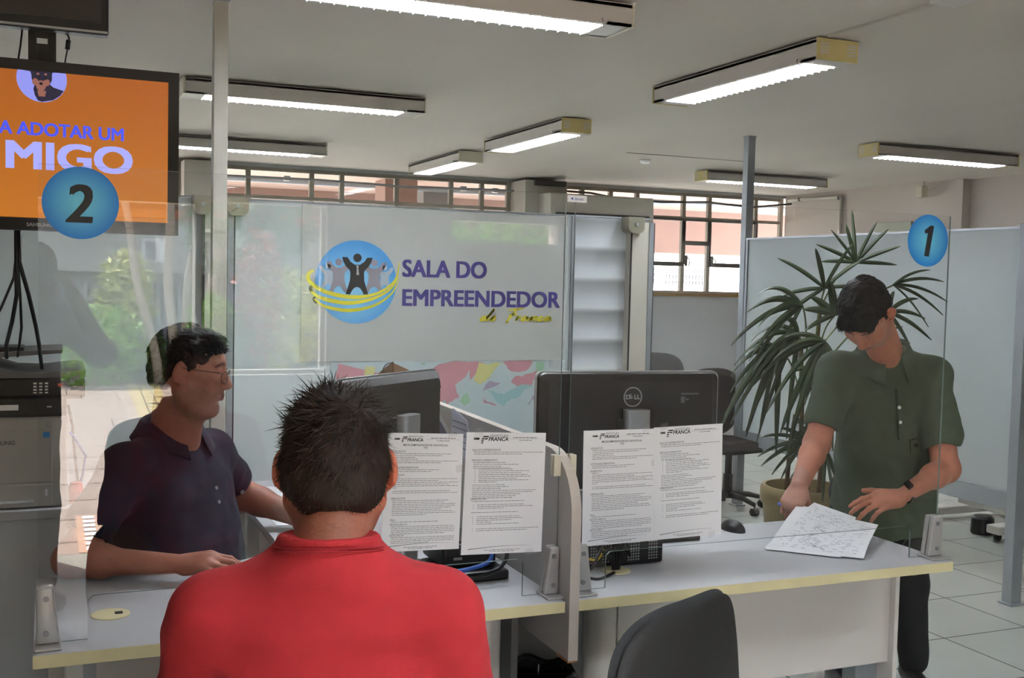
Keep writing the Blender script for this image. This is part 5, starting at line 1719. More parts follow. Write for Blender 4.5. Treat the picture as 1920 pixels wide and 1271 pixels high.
# ================================================================== potted palm
t = thing('potted_palm', 'potted lady palm with dark drooping fan leaves behind the standing man', 'plant', (3.42, 4.35, 0))
M['palm_leaf'] = mat('palm_leaf_green', lin(62, 76, 48), 0.5, var=0.35, scale=7)
M['palm_stem'] = mat('palm_stem', lin(96, 104, 54), 0.6, var=0.3)
potc = mat('olive_pot', lin(128, 112, 76), 0.6, var=0.15)
PC = (3.44, 4.36)
MB().lathe((PC[0], PC[1], 0), [(0.0, 0), (0.14, 0.0), (0.15, 0.02), (0.20, 0.50), (0.215, 0.52), (0.215, 0.585), (0.205, 0.60), (0.19, 0.60), (0.185, 0.54), (0.0, 0.54)], n=40).build('pot', potc, t, smooth=True, auto=40)
MB().lathe((PC[0], PC[1], 0.535), [(0.0, 0.012), (0.18, 0.008), (0.18, 0.0), (0.0, 0.0)], n=24).build('soil', M['soil'], t)
rp = random.Random(12)


def fan(center, root, up, n, length, droop, spread, width=0.016, name='frond', seed=0):
    """a fan leaf: leaflets from one hub, each a folded curved blade; up = main direction"""
    r_ = random.Random(seed)
    c = Vector(center); rt = Vector(root)
    up = Vector(up).normalized()
    side = up.cross(Vector((0.39, 0.92, 0.0))).normalized()
    nrm = side.cross(up).normalized()
    mb = MB()
    for i in range(n):
        a = R(-spread / 2 + spread * i / max(1, n - 1) + r_.uniform(-5, 5))
        d = (up * math.cos(a) + side * math.sin(a) + nrm * r_.uniform(-.35, .15)).normalized()
        L = length * r_.uniform(.78, 1.1) * (1 - 0.18 * abs(a) / R(max(spread, 1) / 2 + .1))
        w = width * .72 * r_.uniform(.8, 1.2)
        K = 9
        prev = None
        wdir = d.cross(nrm).normalized()
        for k in range(K + 1):
            s = k / K
            p = c + d * (L * s) + Vector((0, 0, -1)) * (droop * L * s * s * (0.7 + .6 * r_.random() * 0))
            if k: tdir = (p - last).normalized()
            prof = (math.sin(PI * min(1, 0.12 + 0.80 * s ** .8)) ** .7) if s < 1 else 0.12
            l_ = p + wdir * (w * prof) + nrm * 0.004
            q_ = p - wdir * (w * prof) + nrm * 0.004
            m_ = p - nrm * 0.002
            if prev:
                mb.add([prev[0], prev[1], m_, l_], [(0, 1, 2, 3)])
                mb.add([prev[1], prev[2], q_, m_], [(0, 1, 2, 3)])
            prev = (l_, m_, q_)
            last = p
    f = mb.build(name, M['palm_leaf'], t, smooth=True, recalc=False)
    mid = (rt + c) / 2 + Vector((0, 0, 0.05))
    MB().tube(smooth_pts([rt, mid, c]), [0.005] * 9 if False else 0.0042, n=6).build('leaf_stalk', M['palm_stem'], f, smooth=True)


stems = [((3.38, 4.34), 1.30), ((3.47, 4.38), 1.50), ((3.50, 4.33), 1.15), ((3.36, 4.40), 0.95)]
for i, ((x, y), zt_) in enumerate(stems):
    pts = [(x, y, 0.53), (x + .01, y, 0.53 + (zt_ - .53) * .5), (x + (0.03 if i % 2 else -0.02), y - .01, zt_)]
    MB().tube(smooth_pts(pts), 0.011, n=8).build('cane', mat('brown_cane_%d' % i, lin(96, 74, 50), 0.8, var=0.3, scale=30), t, smooth=True)
# hub, root on a cane, direction, leaflets, length, droop, spread
F = [((3.65, 4.30, 1.705), (3.50, 4.37, 1.48), (0.0, 0, 1), 9, 0.27, 0.12, 170, .013),
     ((3.45, 4.28, 1.575), (3.47, 4.36, 1.30), (-0.25, 0, .6), 7, 0.30, 0.25, 200, .015),
     ((3.20, 4.12, 1.49), (3.40, 4.33, 1.25), (-1, 0, .05), 7, 0.40, 0.85, 90, .020),
     ((3.42, 4.16, 1.45), (3.47, 4.36, 1.20), (-.3, 0, .5), 6, 0.22, 0.3, 140, .024),
     ((3.17, 4.10, 1.36), (3.38, 4.34, 1.15), (-.9, 0, -.10), 9, 0.42, 1.05, 120, .021),
     ((3.28, 4.05, 1.33), (3.38, 4.34, 1.05), (-.5, 0, -.4), 9, 0.38, 0.8, 140, .022),
     ((3.10, 4.15, 1.28), (3.38, 4.34, 1.05), (-.8, 0, -.3), 8, 0.34, 1.0, 120, .020),
     ((3.38, 4.15, 1.20), (3.40, 4.34, 1.0), (-.5, 0, -.5), 6, 0.26, 0.4, 120, .016),
     ((3.98, 4.40, 1.60), (3.52, 4.37, 1.30), (1, 0, .15), 5, 0.34, 0.45, 60, .011),
     ((3.92, 4.36, 1.46), (3.52, 4.35, 1.20), (.8, 0, .2), 5, 0.26, 0.5, 110, .017),
     ((3.86, 4.38, 1.30), (3.52, 4.35, 1.10), (.9, 0, -.1), 6, 0.30, 0.5, 100, .016),
     ((3.40, 4.12, 0.98), (3.38, 4.38, 0.80), (-.7, 0, .5), 5, 0.24, 0.3, 110, .022),
     ((3.25, 4.12, 0.86), (3.36, 4.40, 0.75), (-.9, 0, .0), 8, 0.26, 0.45, 120, .015),
     ((3.33, 4.08, 0.83), (3.36, 4.40, 0.70), (-.6, 0, -.6), 8, 0.24, 0.4, 130, .014),
     ((3.60, 4.15, 1.00), (3.50, 4.35, 0.80), (.4, 0, .6), 6, 0.25, 0.5, 130, .018)]
for i, (c_, r_, u_, n_, L_, dr, sp, w_) in enumerate(F):
    fan(c_, r_, u_, n_, L_, dr, sp, w_, seed=i * 7 + 3)
# ================================================================== people: implicit surfaces turned into one mesh each
V3 = lambda *a: np.array(a, dtype=np.float64)


def rotm(f, up=(0, 0, 1)):
    """columns: person's left (x), forward (y), up (z)"""
    f = np.array(f, float); f /= np.linalg.norm(f)
    up = np.array(up, float)
    l = np.cross(up, f); l /= np.linalg.norm(l)
    u = np.cross(f, l)
    return np.stack([l, f, u], 1)


class Frame:
    def __init__(self, o, R_=None):
        self.o = np.array(o, float)
        self.R = np.eye(3) if R_ is None else R_

    def __call__(self, x, y, z):
        return self.o + self.R @ np.array([x, y, z], float)

    def d(self, x, y, z):
        return self.R @ np.array([x, y, z], float)


def rot_local(ax, deg):
    a = math.radians(deg)
    c, s = math.cos(a), math.sin(a)
    if ax == 'x': return np.array([[1, 0, 0], [0, c, -s], [0, s, c]])
    if ax == 'y': return np.array([[c, 0, s], [0, 1, 0], [-s, 0, c]])
    return np.array([[c, -s, 0], [s, c, 0], [0, 0, 1]])


class Field:
    """signed distance field on a grid, filled by local slices"""

    def __init__(self, lo, hi, h):
        self.lo = np.array(lo, float); self.h = h
        self.n = np.ceil((np.array(hi, float) - self.lo) / h).astype(int) + 1
        self.d = np.full(self.n, 0.06, np.float32)

    def _slice(self, lo, hi, m):
        a = np.maximum(np.floor((np.array(lo) - m - self.lo) / self.h).astype(int), 0)
        b = np.minimum(np.ceil((np.array(hi) + m - self.lo) / self.h).astype(int) + 1, self.n)
        if np.any(b <= a): return None
        sl = tuple(slice(i, j) for i, j in zip(a, b))
        g = [self.lo[i] + self.h * np.arange(a[i], b[i]) for i in range(3)]
        X, Y, Z = np.meshgrid(*g, indexing='ij')
        return sl, X, Y, Z

    def _mix(self, sl, e, k, op):
        d = self.d[sl]
        e = e.astype(np.float32)
        if op == 'cut':
            e = -e
            if k > 0:
                h = np.maximum(k - np.abs(d - e), 0) / k
                self.d[sl] = np.maximum(d, e) + h * h * k * 0.25
            else:
                self.d[sl] = np.maximum(d, e)
        else:
            if k > 0:
                h = np.maximum(k - np.abs(d - e), 0) / k
                self.d[sl] = np.minimum(d, e) - h * h * k * 0.25
            else:
                self.d[sl] = np.minimum(d, e)

    def cap(self, a, b, ra, rb=None, k=0.01, op='add', flat=None):
        """tapered capsule; flat=(direction, factor) squashes the section along a direction"""
        rb = ra if rb is None else rb
        a = np.array(a, float); b = np.array(b, float)
        rm = max(ra, rb)
        s = self._slice(np.minimum(a, b) - rm, np.maximum(a, b) + rm, max(k, .012) + 0.01)
        if s is None: return self
        sl, X, Y, Z = s
        ab = b - a
        L2 = max(ab @ ab, 1e-12)
        px, py, pz = X - a[0], Y - a[1], Z - a[2]
        t = np.clip((px * ab[0] + py * ab[1] + pz * ab[2]) / L2, 0, 1)
        qx, qy, qz = px - t * ab[0], py - t * ab[1], pz - t * ab[2]
        if flat is not None:
            n = np.array(flat[0], float); n /= np.linalg.norm(n)
            f = flat[1]
            dn = qx * n[0] + qy * n[1] + qz * n[2]
            q2 = qx * qx + qy * qy + qz * qz - dn * dn + (dn / f) ** 2
            e = (np.sqrt(np.maximum(q2, 0)) - (ra + (rb - ra) * t)) * (0.5 + 0.5 * f)
        else:
            e = np.sqrt(qx * qx + qy * qy + qz * qz) - (ra + (rb - ra) * t)
        self._mix(sl, e, k, op)
        return self

    def ell(self, c, r, R_=None, k=0.01, op='add'):
        c = np.array(c, float); r = np.array(r, float)
        R_ = np.eye(3) if R_ is None else R_
        ext = np.sqrt(((R_ * r) ** 2).sum(1))
        s = self._slice(c - ext, c + ext, max(k, .012) + 0.01)
        if s is None: return self
        sl, X, Y, Z = s
        px, py, pz = X - c[0], Y - c[1], Z - c[2]
        x = (R_[0, 0] * px + R_[1, 0] * py + R_[2, 0] * pz)
        y = (R_[0, 1] * px + R_[1, 1] * py + R_[2, 1] * pz)
        z = (R_[0, 2] * px + R_[1, 2] * py + R_[2, 2] * pz)
        k0 = np.sqrt((x / r[0]) ** 2 + (y / r[1]) ** 2 + (z / r[2]) ** 2)
        k1 = np.sqrt((x / r[0] ** 2) ** 2 + (y / r[1] ** 2) ** 2 + (z / r[2] ** 2) ** 2)
        e = k0 * (k0 - 1) / np.maximum(k1, 1e-6)
        self._mix(sl, e, k, op)
        return self

    def loft(self, F, secs, k=0.02, n=2.3, op='add'):
        """secs: (z, cx, cy, rx, ry) in frame F, stacked along its z"""
        secs = sorted(secs)
        zs = np.array([q[0] for q in secs])
        pts = []
        for z, cx, cy, rx, ry in secs:
            for sx in (-1, 1):
                for sy in (-1, 1):
                    pts.append(F(cx + sx * rx, cy + sy * ry, z))
        pts = np.array(pts)
        s = self._slice(pts.min(0), pts.max(0), max(k, .012) + 0.01)
        if s is None: return self
        sl, X, Y, Z = s
        px, py, pz = X - F.o[0], Y - F.o[1], Z - F.o[2]
        A = F.R
        x = A[0, 0] * px + A[1, 0] * py + A[2, 0] * pz
        y = A[0, 1] * px + A[1, 1] * py + A[2, 1] * pz
        z = A[0, 2] * px + A[1, 2] * py + A[2, 2] * pz
        I = [np.interp(z, zs, np.array([q[i] for q in secs])) for i in range(1, 5)]
        u = np.abs(x - I[0]) / I[2]; v = np.abs(y - I[1]) / I[3]
        rr_ = (u ** n + v ** n) ** (1 / n)
        e = (rr_ - 1) * np.minimum(I[2], I[3])
        ez = np.maximum(zs[0] - z, z - zs[-1])
        e = np.where((e > 0) & (ez > 0), np.sqrt(e * e + ez * ez), np.maximum(e, ez))
        self._mix(sl, e, k, op)
        return self

    def noise(self, amp, freq, seed=0, mask=None):
        self._n(amp, freq, seed, mask)
        return self

    def _n(self, amp, freq, seed, mask):
        idx = np.nonzero(np.abs(self.d) < 0.02)
        P = np.stack(idx, 1) * self.h + self.lo
        v = fold(P, freq, seed)
        if mask is not None:
            v = v * mask(P)
        self.d[idx] -= (amp * v).astype(np.float32)

    def mesh(self, name, mat_, parent=None, color=None, relax=1):
        d = self.d
        s = (d < 0)
        nx, ny, nz = d.shape
        c = s[:-1, :-1, :-1].astype(np.int8)
        for dx, dy, dz in ((1, 0, 0), (0, 1, 0), (0, 0, 1), (1, 1, 0), (1, 0, 1), (0, 1, 1), (1, 1, 1)):
            c = c + s[dx:nx - 1 + dx, dy:ny - 1 + dy, dz:nz - 1 + dz]
        act = (c > 0) & (c < 8)
        I = np.nonzero(act)
        N = len(I[0])
        ids = np.full(act.shape, -1, np.int64)
        ids[I] = np.arange(N)
        acc = np.zeros((N, 3)); cnt = np.zeros(N)
        corners = [(0, 0, 0), (1, 0, 0), (0, 1, 0), (1, 1, 0), (0, 0, 1), (1, 0, 1), (0, 1, 1), (1, 1, 1)]
        val = [d[I[0] + a, I[1] + b, I[2] + g].astype(np.float64) for a, b, g in corners]
        for a in range(8):
            for b in range(a + 1, 8):
                ca, cb = np.array(corners[a]), np.array(corners[b])
                if np.abs(ca - cb).sum() != 1: continue
                va, vb = val[a], val[b]
                m_ = (va < 0) != (vb < 0)
                t = np.where(m_, va / np.where(m_, va - vb, 1), 0)
                acc += np.where(m_[:, None], ca + t[:, None] * (cb - ca), 0)
                cnt += m_
        P = np.stack(I, 1) + acc / cnt[:, None]
        P = P * self.h + self.lo
        quads = []
        for ax in range(3):
            sh = [slice(None)] * 3
            s0 = [slice(0, n_) for n_ in d.shape]; s1 = list(s0)
            s0[ax] = slice(0, d.shape[ax] - 1); s1[ax] = slice(1, d.shape[ax])
            A_, B_ = s[tuple(s0)], s[tuple(s1)]
            E_x = np.nonzero(A_ != B_)
            u, v = [(1, 2), (2, 0), (0, 1)][ax]
            idx = np.stack(E_x, 1)
            ok = (idx[:, u] > 0) & (idx[:, v] > 0) & (idx[:, u] < act.shape[u]) & (idx[:, v] < act.shape[v]) & (idx[:, ax] < act.shape[ax])
            idx = idx[ok]
            flip = A_[tuple(idx.T)]

            def at(du, dv):
                j = idx.copy(); j[:, u] -= du; j[:, v] -= dv
                return ids[tuple(j.T)]
            q = np.stack([at(1, 1), at(0, 1), at(0, 0), at(1, 0)], 1)
            q = np.where(flip[:, None], q, q[:, ::-1])
            quads.append(q)
        Q = np.concatenate(quads)
        Q = Q[(Q >= 0).all(1)]
        for _ in range(relax):
            sm = np.zeros_like(P); w = np.zeros(N)
            for i in range(4):
                a, b = Q[:, i], Q[:, (i + 1) % 4]
                for ax in range(3):
                    sm[:, ax] += np.bincount(a, P[b, ax], N) + np.bincount(b, P[a, ax], N)
                w += np.bincount(a, minlength=N) + np.bincount(b, minlength=N)
            P = P * 0.5 + 0.5 * sm / np.maximum(w, 1)[:, None]
        org = np.array(ORG[parent.name]) if parent is not None else np.zeros(3)
        me = bpy.data.meshes.new(name)
        me.vertices.add(N)
        me.vertices.foreach_set('co', (P - org).astype(np.float32).ravel())
        me.loops.add(len(Q) * 4)
        me.loops.foreach_set('vertex_index', Q.astype(np.int32).ravel())
        me.polygons.add(len(Q))
        me.polygons.foreach_set('loop_start', np.arange(0, len(Q) * 4, 4, dtype=np.int32))
        me.polygons.foreach_set('loop_total', np.full(len(Q), 4, np.int32))
        me.update(calc_edges=True)
        me.validate()
        me.polygons.foreach_set('use_smooth', np.ones(len(me.polygons), bool))
        if color is not None:
            at_ = me.attributes.new('Col', 'FLOAT_COLOR', 'POINT')
            cc = np.ones((len(me.vertices), 4), np.float32)
            cc[:, :3] = color(P)[:len(me.vertices)]
            at_.data.foreach_set('color', cc.ravel())
        me.materials.append(mat_)
        ob = bpy.data.objects.new(name, me)
        COL.objects.link(ob)
        if parent is not None:
            ob.parent = parent
            ORG[ob.name] = ORG[parent.name]
        return ob


def fold(P, freq, seed):
    """smooth pseudo-noise in about -1..1"""
    r_ = np.random.RandomState(seed)
    v = 0
    for i in range(5):
        k = r_.normal(size=3); k /= np.linalg.norm(k)
        k2 = r_.normal(size=3); k2 /= np.linalg.norm(k2)
        f = freq * r_.uniform(.7, 1.5)
        v = v + np.sin(P @ k * f + 1.3 * np.sin(P @ k2 * f * .6 + r_.uniform(0, 6)) + r_.uniform(0, 6))
    return v / 2.6


def lc(r, g, b):
    return np.array(lin(r, g, b)[:3])


# ------------------------------------------------------------------ head
def head(D, H, s=1.0, jaw=1.0, ears=True, face=True, brow=True, puffy=0.0):
    """H: frame at the head centre (x left, y forward, z up)"""
    R_ = H.R
    e = lambda x, y, z, rx, ry, rz, k=.015, op='add', rot=None: D.ell(H(x * s, y * s, z * s), (rx * s, ry * s, rz * s), R_ if rot is None else R_ @ rot, k * s, op)
    c = lambda a, b, ra, rb, k=.012, op='add', flat=None: D.cap(H(*[v * s for v in a]), H(*[v * s for v in b]), ra * s, rb * s, k * s, op, None if flat is None else (R_ @ np.array(flat[0]), flat[1]))
    e(0, -.014, .030, .074, .094, .082, .02)             # cranium
    e(0, .020, .020, .066, .070, .074, .03)              # forehead
    e(0, .022, -.040, .058 * jaw, .068, .066, .035)      # mid face
    c((-.030, .040, -.088), (.030, .040, -.088), .028, .028, .03)  # jaw front
    for q in (-1, 1):
        c((q * .056 * jaw, -.006, -.050), (q * .030, .045, -.092), .022, .020, .03)   # jaw line
    e(0, .070, -.093, .022, .020, .018, .02)             # chin
    if face:
        for q in (-1, 1):
            e(q * .040, .062, -.022, .024, .024, .020, .02)        # cheekbone
            e(q * .034, .062, -.052, .022, .022, .026, .02)        # cheek
            e(q * .031, .098, .014, .017, .014, .011, .012, 'cut')  # eye socket
            c((q * .012, .088, .030), (q * .046, .078, .030), .0085, .007, .012)   # brow ridge
            e(q * .031, .0775, .012, .0130, .0130, .0125, .003)      # eyeball and lid
            c((q * .018, .0895, .0155), (q * .044, .0825, .0145), .0034, .0030, .004)     # upper lid fold
            c((q * .020, .0875, .0035), (q * .043, .0815, .0045), .0030, .0028, .005)    # lower lid
        c((0, .086, .018), (0, .108, -.026), .0085, .0125, .012)   # nose bridge to tip
        e(0, .110, -.030, .0125, .012, .0105, .008)
        for q in (-1, 1):
            e(q * .0125, .098, -.034, .0085, .011, .0085, .007)
            e(q * .0065, .104, -.0415, .0035, .005, .003, .002, 'cut')
        e(0, .083, -.058, .030, .016, .022, .015)                   # muzzle
        c((-.020, .0905, -.0565), (.020, .0905, -.0565), .0040, .0040, .006)
        e(0, .0990, -.0570, .012, .006, .0050, .006)                 # upper lip
        e(0, .0965, -.0675, .016, .007, .0062, .006)                 # lower lip
        c((-.024, .096, -.0622), (.024, .096, -.0622), .0014, .0014, .003, 'cut')  # mouth line
        e(0, .090, -.080, .018, .006, .006, .008, 'cut')
    if ears:
        for q in (-1, 1):
            rt = rot_local('z', q * 30) @ rot_local('x', -10)
            e(q * .084, -.008, .000, .0075, .018, .031, .004, 'add', rt)
            e(q * .0905, -.000, .004, .0045, .0105, .020, .004, 'cut', rt)
            e(q * .081, -.000, -.026, .006, .009, .010, .006, 'add', rt)
            c((q * .070, .004, -.004), (q * .080, .004, -.006), .006, .004, .006)


def head_color(H, s, skin, lip=(150, 84, 76), stub=None, brow=(40, 28, 22), nape=None):
    sk = lc(*skin); lp = lc(*lip); bw = lc(*brow)

    def f(P):
        q = (P - H.o) @ H.R / s
        C = np.tile(sk, (len(P), 1))
        n = fold(P, 60, 3)[:, None]
        C = C * (1 + 0.06 * n)
        def blend(m_, c):
            m_ = np.clip(m_, 0, 1)[:, None]
            return C * (1 - m_) + np.array(c) * m_
        # redder nose, cheeks, ears
        m_ = np.exp(-((q[:, 0] / .02) ** 2 + ((q[:, 1] - .11) / .02) ** 2 + ((q[:, 2] + .03) / .02) ** 2)) * .5
        C = blend(m_, sk * np.array([1.1, .75, .7]))
        m_ = (np.abs(q[:, 0]) > .072).astype(float) * (np.abs(q[:, 2]) < .05) * (q[:, 1] > -.04) * .5
        C = blend(m_, sk * np.array([1.15, .72, .62]))
        if stub is not None:
            st = lc(*stub[0])
            m_ = ((q[:, 2] < -.030 - 0.0 * q[:, 1]) & (q[:, 2] > -.125) & (q[:, 1] > -.02)).astype(float)
            m_ *= np.clip((-.028 - q[:, 2] + .5 * np.maximum(0, .03 - q[:, 1])) / .02, 0, 1) * stub[1]
            m_ *= 0.75 + .25 * np.sign(fold(P, 900, 5))
            C = blend(m_, st)
        if nape is not None:
            m_ = (q[:, 1] < -.01) * np.clip((q[:, 2] + .112) / .035, 0, 1) * (q[:, 2] < -.03) * (.42 + .12 * np.clip(fold(P, 1400, 9), -1, 1)) * np.exp(-(q[:, 0] / .062) ** 4)
            C = blend(m_, lc(*nape))
        m_ = np.exp(-((np.abs(q[:, 2] + .0622) / .0075) ** 4)) * np.exp(-((q[:, 0] / .024) ** 4)) * (q[:, 1] > .084) * .8
        C = blend(m_, lp)
        m_ = np.exp(-(((q[:, 2] - .031 + 3.0 * (np.abs(q[:, 0]) - .026) ** 2 * 4) / .0048) ** 4)) * ((np.abs(q[:, 0]) > .011) & (np.abs(q[:, 0]) < .050) & (q[:, 1] > .06)) * .85
        C = blend(m_, bw)
        # closed / lowered eyes: lash line
        m_ = np.exp(-(((q[:, 2] - .0075) / .0018) ** 2)) * ((np.abs(q[:, 0]) > .018) & (np.abs(q[:, 0]) < .044) & (q[:, 1] > .07)) * .8
        C = blend(m_, bw)
        return C
    return f


# ------------------------------------------------------------------ hand
def hand(D, W, side, curls, spread=6.0, thumb=(35, 20), s=1.0, thumb_dir=(0.75, 0.62, -0.25)):
    """W frame: origin wrist, y towards fingers, z back of the hand; side=+1 when the thumb is on +x"""
    R_ = W.R
    q = side
    p = lambda x, y, z: W(q * x * s, y * s, z * s)
    D.ell(p(.004, .052, -.002), (.040 * s, .056 * s, .0150 * s), R_, .012)
    D.cap(p(.022, .015, -.004), p(.026, .080, .0), .0145 * s, .0125 * s, .012)
    D.cap(p(.006, .010, -.001), p(.006, .088, .001), .0150 * s, .0125 * s, .012)
    D.cap(p(-.012, .012, -.003), p(-.014, .084, .0), .0145 * s, .0120 * s, .012)
    D.cap(p(-.022, .020, -.006), p(-.031, .076, -.003), .0130 * s, .0110 * s, .012)
    D.ell(p(.020, .030, -.014), (.017 * s, .026 * s, .013 * s), R_, .012)    # thenar
    D.ell(p(-.022, .034, -.012), (.014 * s, .028 * s, .011 * s), R_, .012)
    roots = [(.029, .088, .0), (.0085, .094, .002), (-.0125, .090, .0005), (-.0315, .080, -.003)]
    lens = [(.043, .026, .021), (.047, .030, .022), (.044, .028, .021), (.034, .021, .019)]
    rads = [.0098, .0100, .0095, .0083]
    for i in range(4):
        c = curls[i]
        a_ = math.radians(spread * (1.3 - i) * .8)
        d = np.array([math.sin(a_) * 1.0, math.cos(a_), 0.0])
        pos = np.array(roots[i]) - np.array([0, .010, 0])
        ang = 0.0
        r = rads[i]
        prev = pos.copy()
        prev_r = r * 1.1
        for j in range(3):
            ang += math.radians(c[j] if isinstance(c, (list, tuple)) else c)
            L = lens[i][j] + (.010 if j == 0 else 0)
            dirn = np.array([d[0] * math.cos(ang), d[1] * math.cos(ang), -math.sin(ang)])
            nxt = prev + dirn * L
            rr2 = r * (1.0 - .085 * (j + 1))
            D.cap(p(*prev), p(*nxt), prev_r * s, rr2 * s, .0045 if j else .009)
            D.ell(p(*prev), (prev_r * s * 1.04,) * 3, R_, .003)
            prev, prev_r = nxt, rr2
    t0 = np.array([.020, .018, -.008])
    td = np.array(thumb_dir, float); td /= np.linalg.norm(td)
    t1 = t0 + td * .044
    b1 = math.radians(thumb[0])
    d2 = np.array([td[0] * math.cos(b1) - .2 * math.sin(b1), td[1] * math.cos(b1) + math.sin(b1), td[2] - .15 * math.sin(b1)]); d2 /= np.linalg.norm(d2)
    t2 = t1 + d2 * .032
    b2 = math.radians(thumb[1])
    d3 = np.array([d2[0] * math.cos(b2) - .5 * math.sin(b2), d2[1] * math.cos(b2) + math.sin(b2) * .6, d2[2] - .2 * math.sin(b2)]); d3 /= np.linalg.norm(d3)
    t3 = t2 + d3 * .025
    D.cap(p(*t0), p(*t1), .0165 * s, .0125 * s, .010)
    D.cap(p(*t1), p(*t2), .0120 * s, .0110 * s, .005)
    D.cap(p(*t2), p(*t3), .0112 * s, .0090 * s, .004)
    return [p(*t3)]


def arm(D, sh, el, wr, r=(.050, .042, .046, .028), k=.02, flat_dir=None):
    """shoulder, elbow, wrist"""
    sh, el, wr = map(np.array, (sh, el, wr))
    D.cap(sh, el, r[0], r[1], k)
    D.ell(el, (r[1] * 1.0,) * 3, None, k)
    mid = el + (wr - el) * .28
    D.cap(el, mid, r[1] * .98, r[2], k)
    D.cap(mid, wr, r[2], r[3], k, flat=(flat_dir, .82) if flat_dir is not None else None)


# ------------------------------------------------------------------ hair made of tapered strands over a cap
def strand_mesh(name, mats, parent, roots, dirs, norms, lens, width, seed, curl=0.3, droop=0.4, segs=4, lift=.35):
    rs = np.random.RandomState(seed)
    N = len(roots)
    org = np.array(ORG[parent.name])
    p = roots.copy()
    d = dirs + norms * lift
    d /= np.linalg.norm(d, axis=1)[:, None]
    wd = np.cross(d, norms); wd /= np.maximum(np.linalg.norm(wd, axis=1), 1e-6)[:, None]
    jit = rs.normal(size=(N, 3)) * curl
    rows = []
    step = lens / segs
    for k in range(segs + 1):
        f = k / segs
        w = width * (1 - .85 * f ** 1.5)
        rows.append((p - wd * w[:, None] if isinstance(w, np.ndarray) else p - wd * w, p + wd * w))
        d = d + jit * (.35) - norms * (droop / segs) + np.array([0, 0, -.06])
        d /= np.linalg.norm(d, axis=1)[:, None]
        p = p + d * step[:, None]
    co = np.zeros((N, (segs + 1) * 2, 3))
    for k, (a, b) in enumerate(rows):
        co[:, 2 * k] = a; co[:, 2 * k + 1] = b
    base = np.arange(N)[:, None] * (segs + 1) * 2
    fs = []
    for k in range(segs):
        fs.append(base + np.array([[2 * k, 2 * k + 1, 2 * k + 3, 2 * k + 2]]))
    Q = np.stack(fs, 1).reshape(-1, 4)
    me = bpy.data.meshes.new(name)
    V = co.reshape(-1, 3) - org
    me.vertices.add(len(V)); me.vertices.foreach_set('co', V.astype(np.float32).ravel())
    me.loops.add(len(Q) * 4); me.loops.foreach_set('vertex_index', Q.astype(np.int32).ravel())
    me.polygons.add(len(Q))
    me.polygons.foreach_set('loop_start', np.arange(0, len(Q) * 4, 4, dtype=np.int32))
    me.polygons.foreach_set('loop_total', np.full(len(Q), 4, np.int32))
    mi = np.repeat(rs.randint(0, len(mats), N), 1)
    me.polygons.foreach_set('material_index', np.repeat(mi, segs).astype(np.int32))
    me.update(calc_edges=True)
    me.polygons.foreach_set('use_smooth', np.ones(len(Q), bool))
    for mm in mats: me.materials.append(mm)
    ob = bpy.data.objects.new(name, me)
    COL.objects.link(ob); ob.parent = parent
    ORG[ob.name] = ORG[parent.name]
    return ob


def scalp(hair_ob, H, s, N, seed, keep):
    """random points on the hair cap with normals; keep(q)->0..1 density in head coordinates"""
    me = hair_ob.data
    n_ = len(me.vertices)
    co = np.zeros(n_ * 3, np.float32); no = np.zeros(n_ * 3, np.float32)
    me.vertices.foreach_get('co', co); me.vertices.foreach_get('normal', no)
    org = np.array(ORG[hair_ob.name])
    P = co.reshape(-1, 3) + org; Nn = no.reshape(-1, 3)
    q = (P - H.o) @ H.R / s
    n = Nn @ H.R
    rs = np.random.RandomState(seed)
    outer = ((q - np.array([0, -.01, .01])) * n).sum(1) > -.005
    w = keep(q) * outer
    idx = rs.choice(n_, N, p=w / w.sum())
    jit = rs.normal(size=(N, 3)) * .0012
    return P[idx] + jit - Nn[idx] * .003, Nn[idx], q[idx], n[idx]


skin_m = lambda nm: mat(nm, (1, 1, 1, 1), 0.52, var=0.10, scale=45, bump=0.12, bscale=260, attr=True, spec=0.4)
# ================================================================== the man in the red T-shirt (seen from behind)
M['skin_red'] = skin_m('skin_light_tan')
M['skin_navy'] = skin_m('skin_tanned')
M['skin_green'] = skin_m('skin_warm')
M['red_cloth'] = mat('red_cotton', lin(178, 34, 42), 0.85, var=0.10, scale=30, bump=0.35, bscale=900)
M['navy_cloth'] = mat('navy_pique', lin(15, 22, 44), 0.85, var=0.15, scale=30, bump=0.35, bscale=900)
M['olive_cloth'] = mat('olive_green_pique', lin(78, 88, 70), 0.85, var=0.12, scale=25, bump=0.4, bscale=800)
M['jeans'] = mat('dark_denim', lin(40, 46, 62), 0.85, var=0.2, scale=60, bump=0.2, bscale=500)
M['black_cloth'] = mat('black_trouser_cloth', lin(30, 28, 29), 0.85, var=0.15, bump=0.2, bscale=500)
M['hair_a'] = mat('brown_hair', lin(42, 28, 22), 0.6, var=0.3, scale=40, spec=.25)
M['hair_b'] = mat('brown_hair_light', lin(62, 42, 30), 0.55, var=0.3, scale=40, spec=.3)
M['hair_c'] = mat('brown_hair_dark', lin(23, 17, 15), 0.6, var=0.3, scale=40, spec=.25)
M['hair_d'] = mat('black_brown_hair', lin(26, 22, 21), 0.6, var=0.3, scale=40, spec=.25)
M['hair_e'] = mat('greying_hair', lin(62, 56, 53), 0.55, var=0.3, scale=40)
M['shoe'] = mat('dark_leather', lin(32, 28, 27), 0.4, var=0.1)
HF = lambda o, f, pitch=0, rollv=0: Frame(o, rotm(f) @ rot_local('x', -pitch) @ rot_local('y', rollv))


def sleeve_end(S_, a, b, t):
    d = (b - a); L = np.linalg.norm(d); d = d / L
    S_.ell(a + d * (L * t + .13), (.13, .13, .13), None, .003, 'cut')


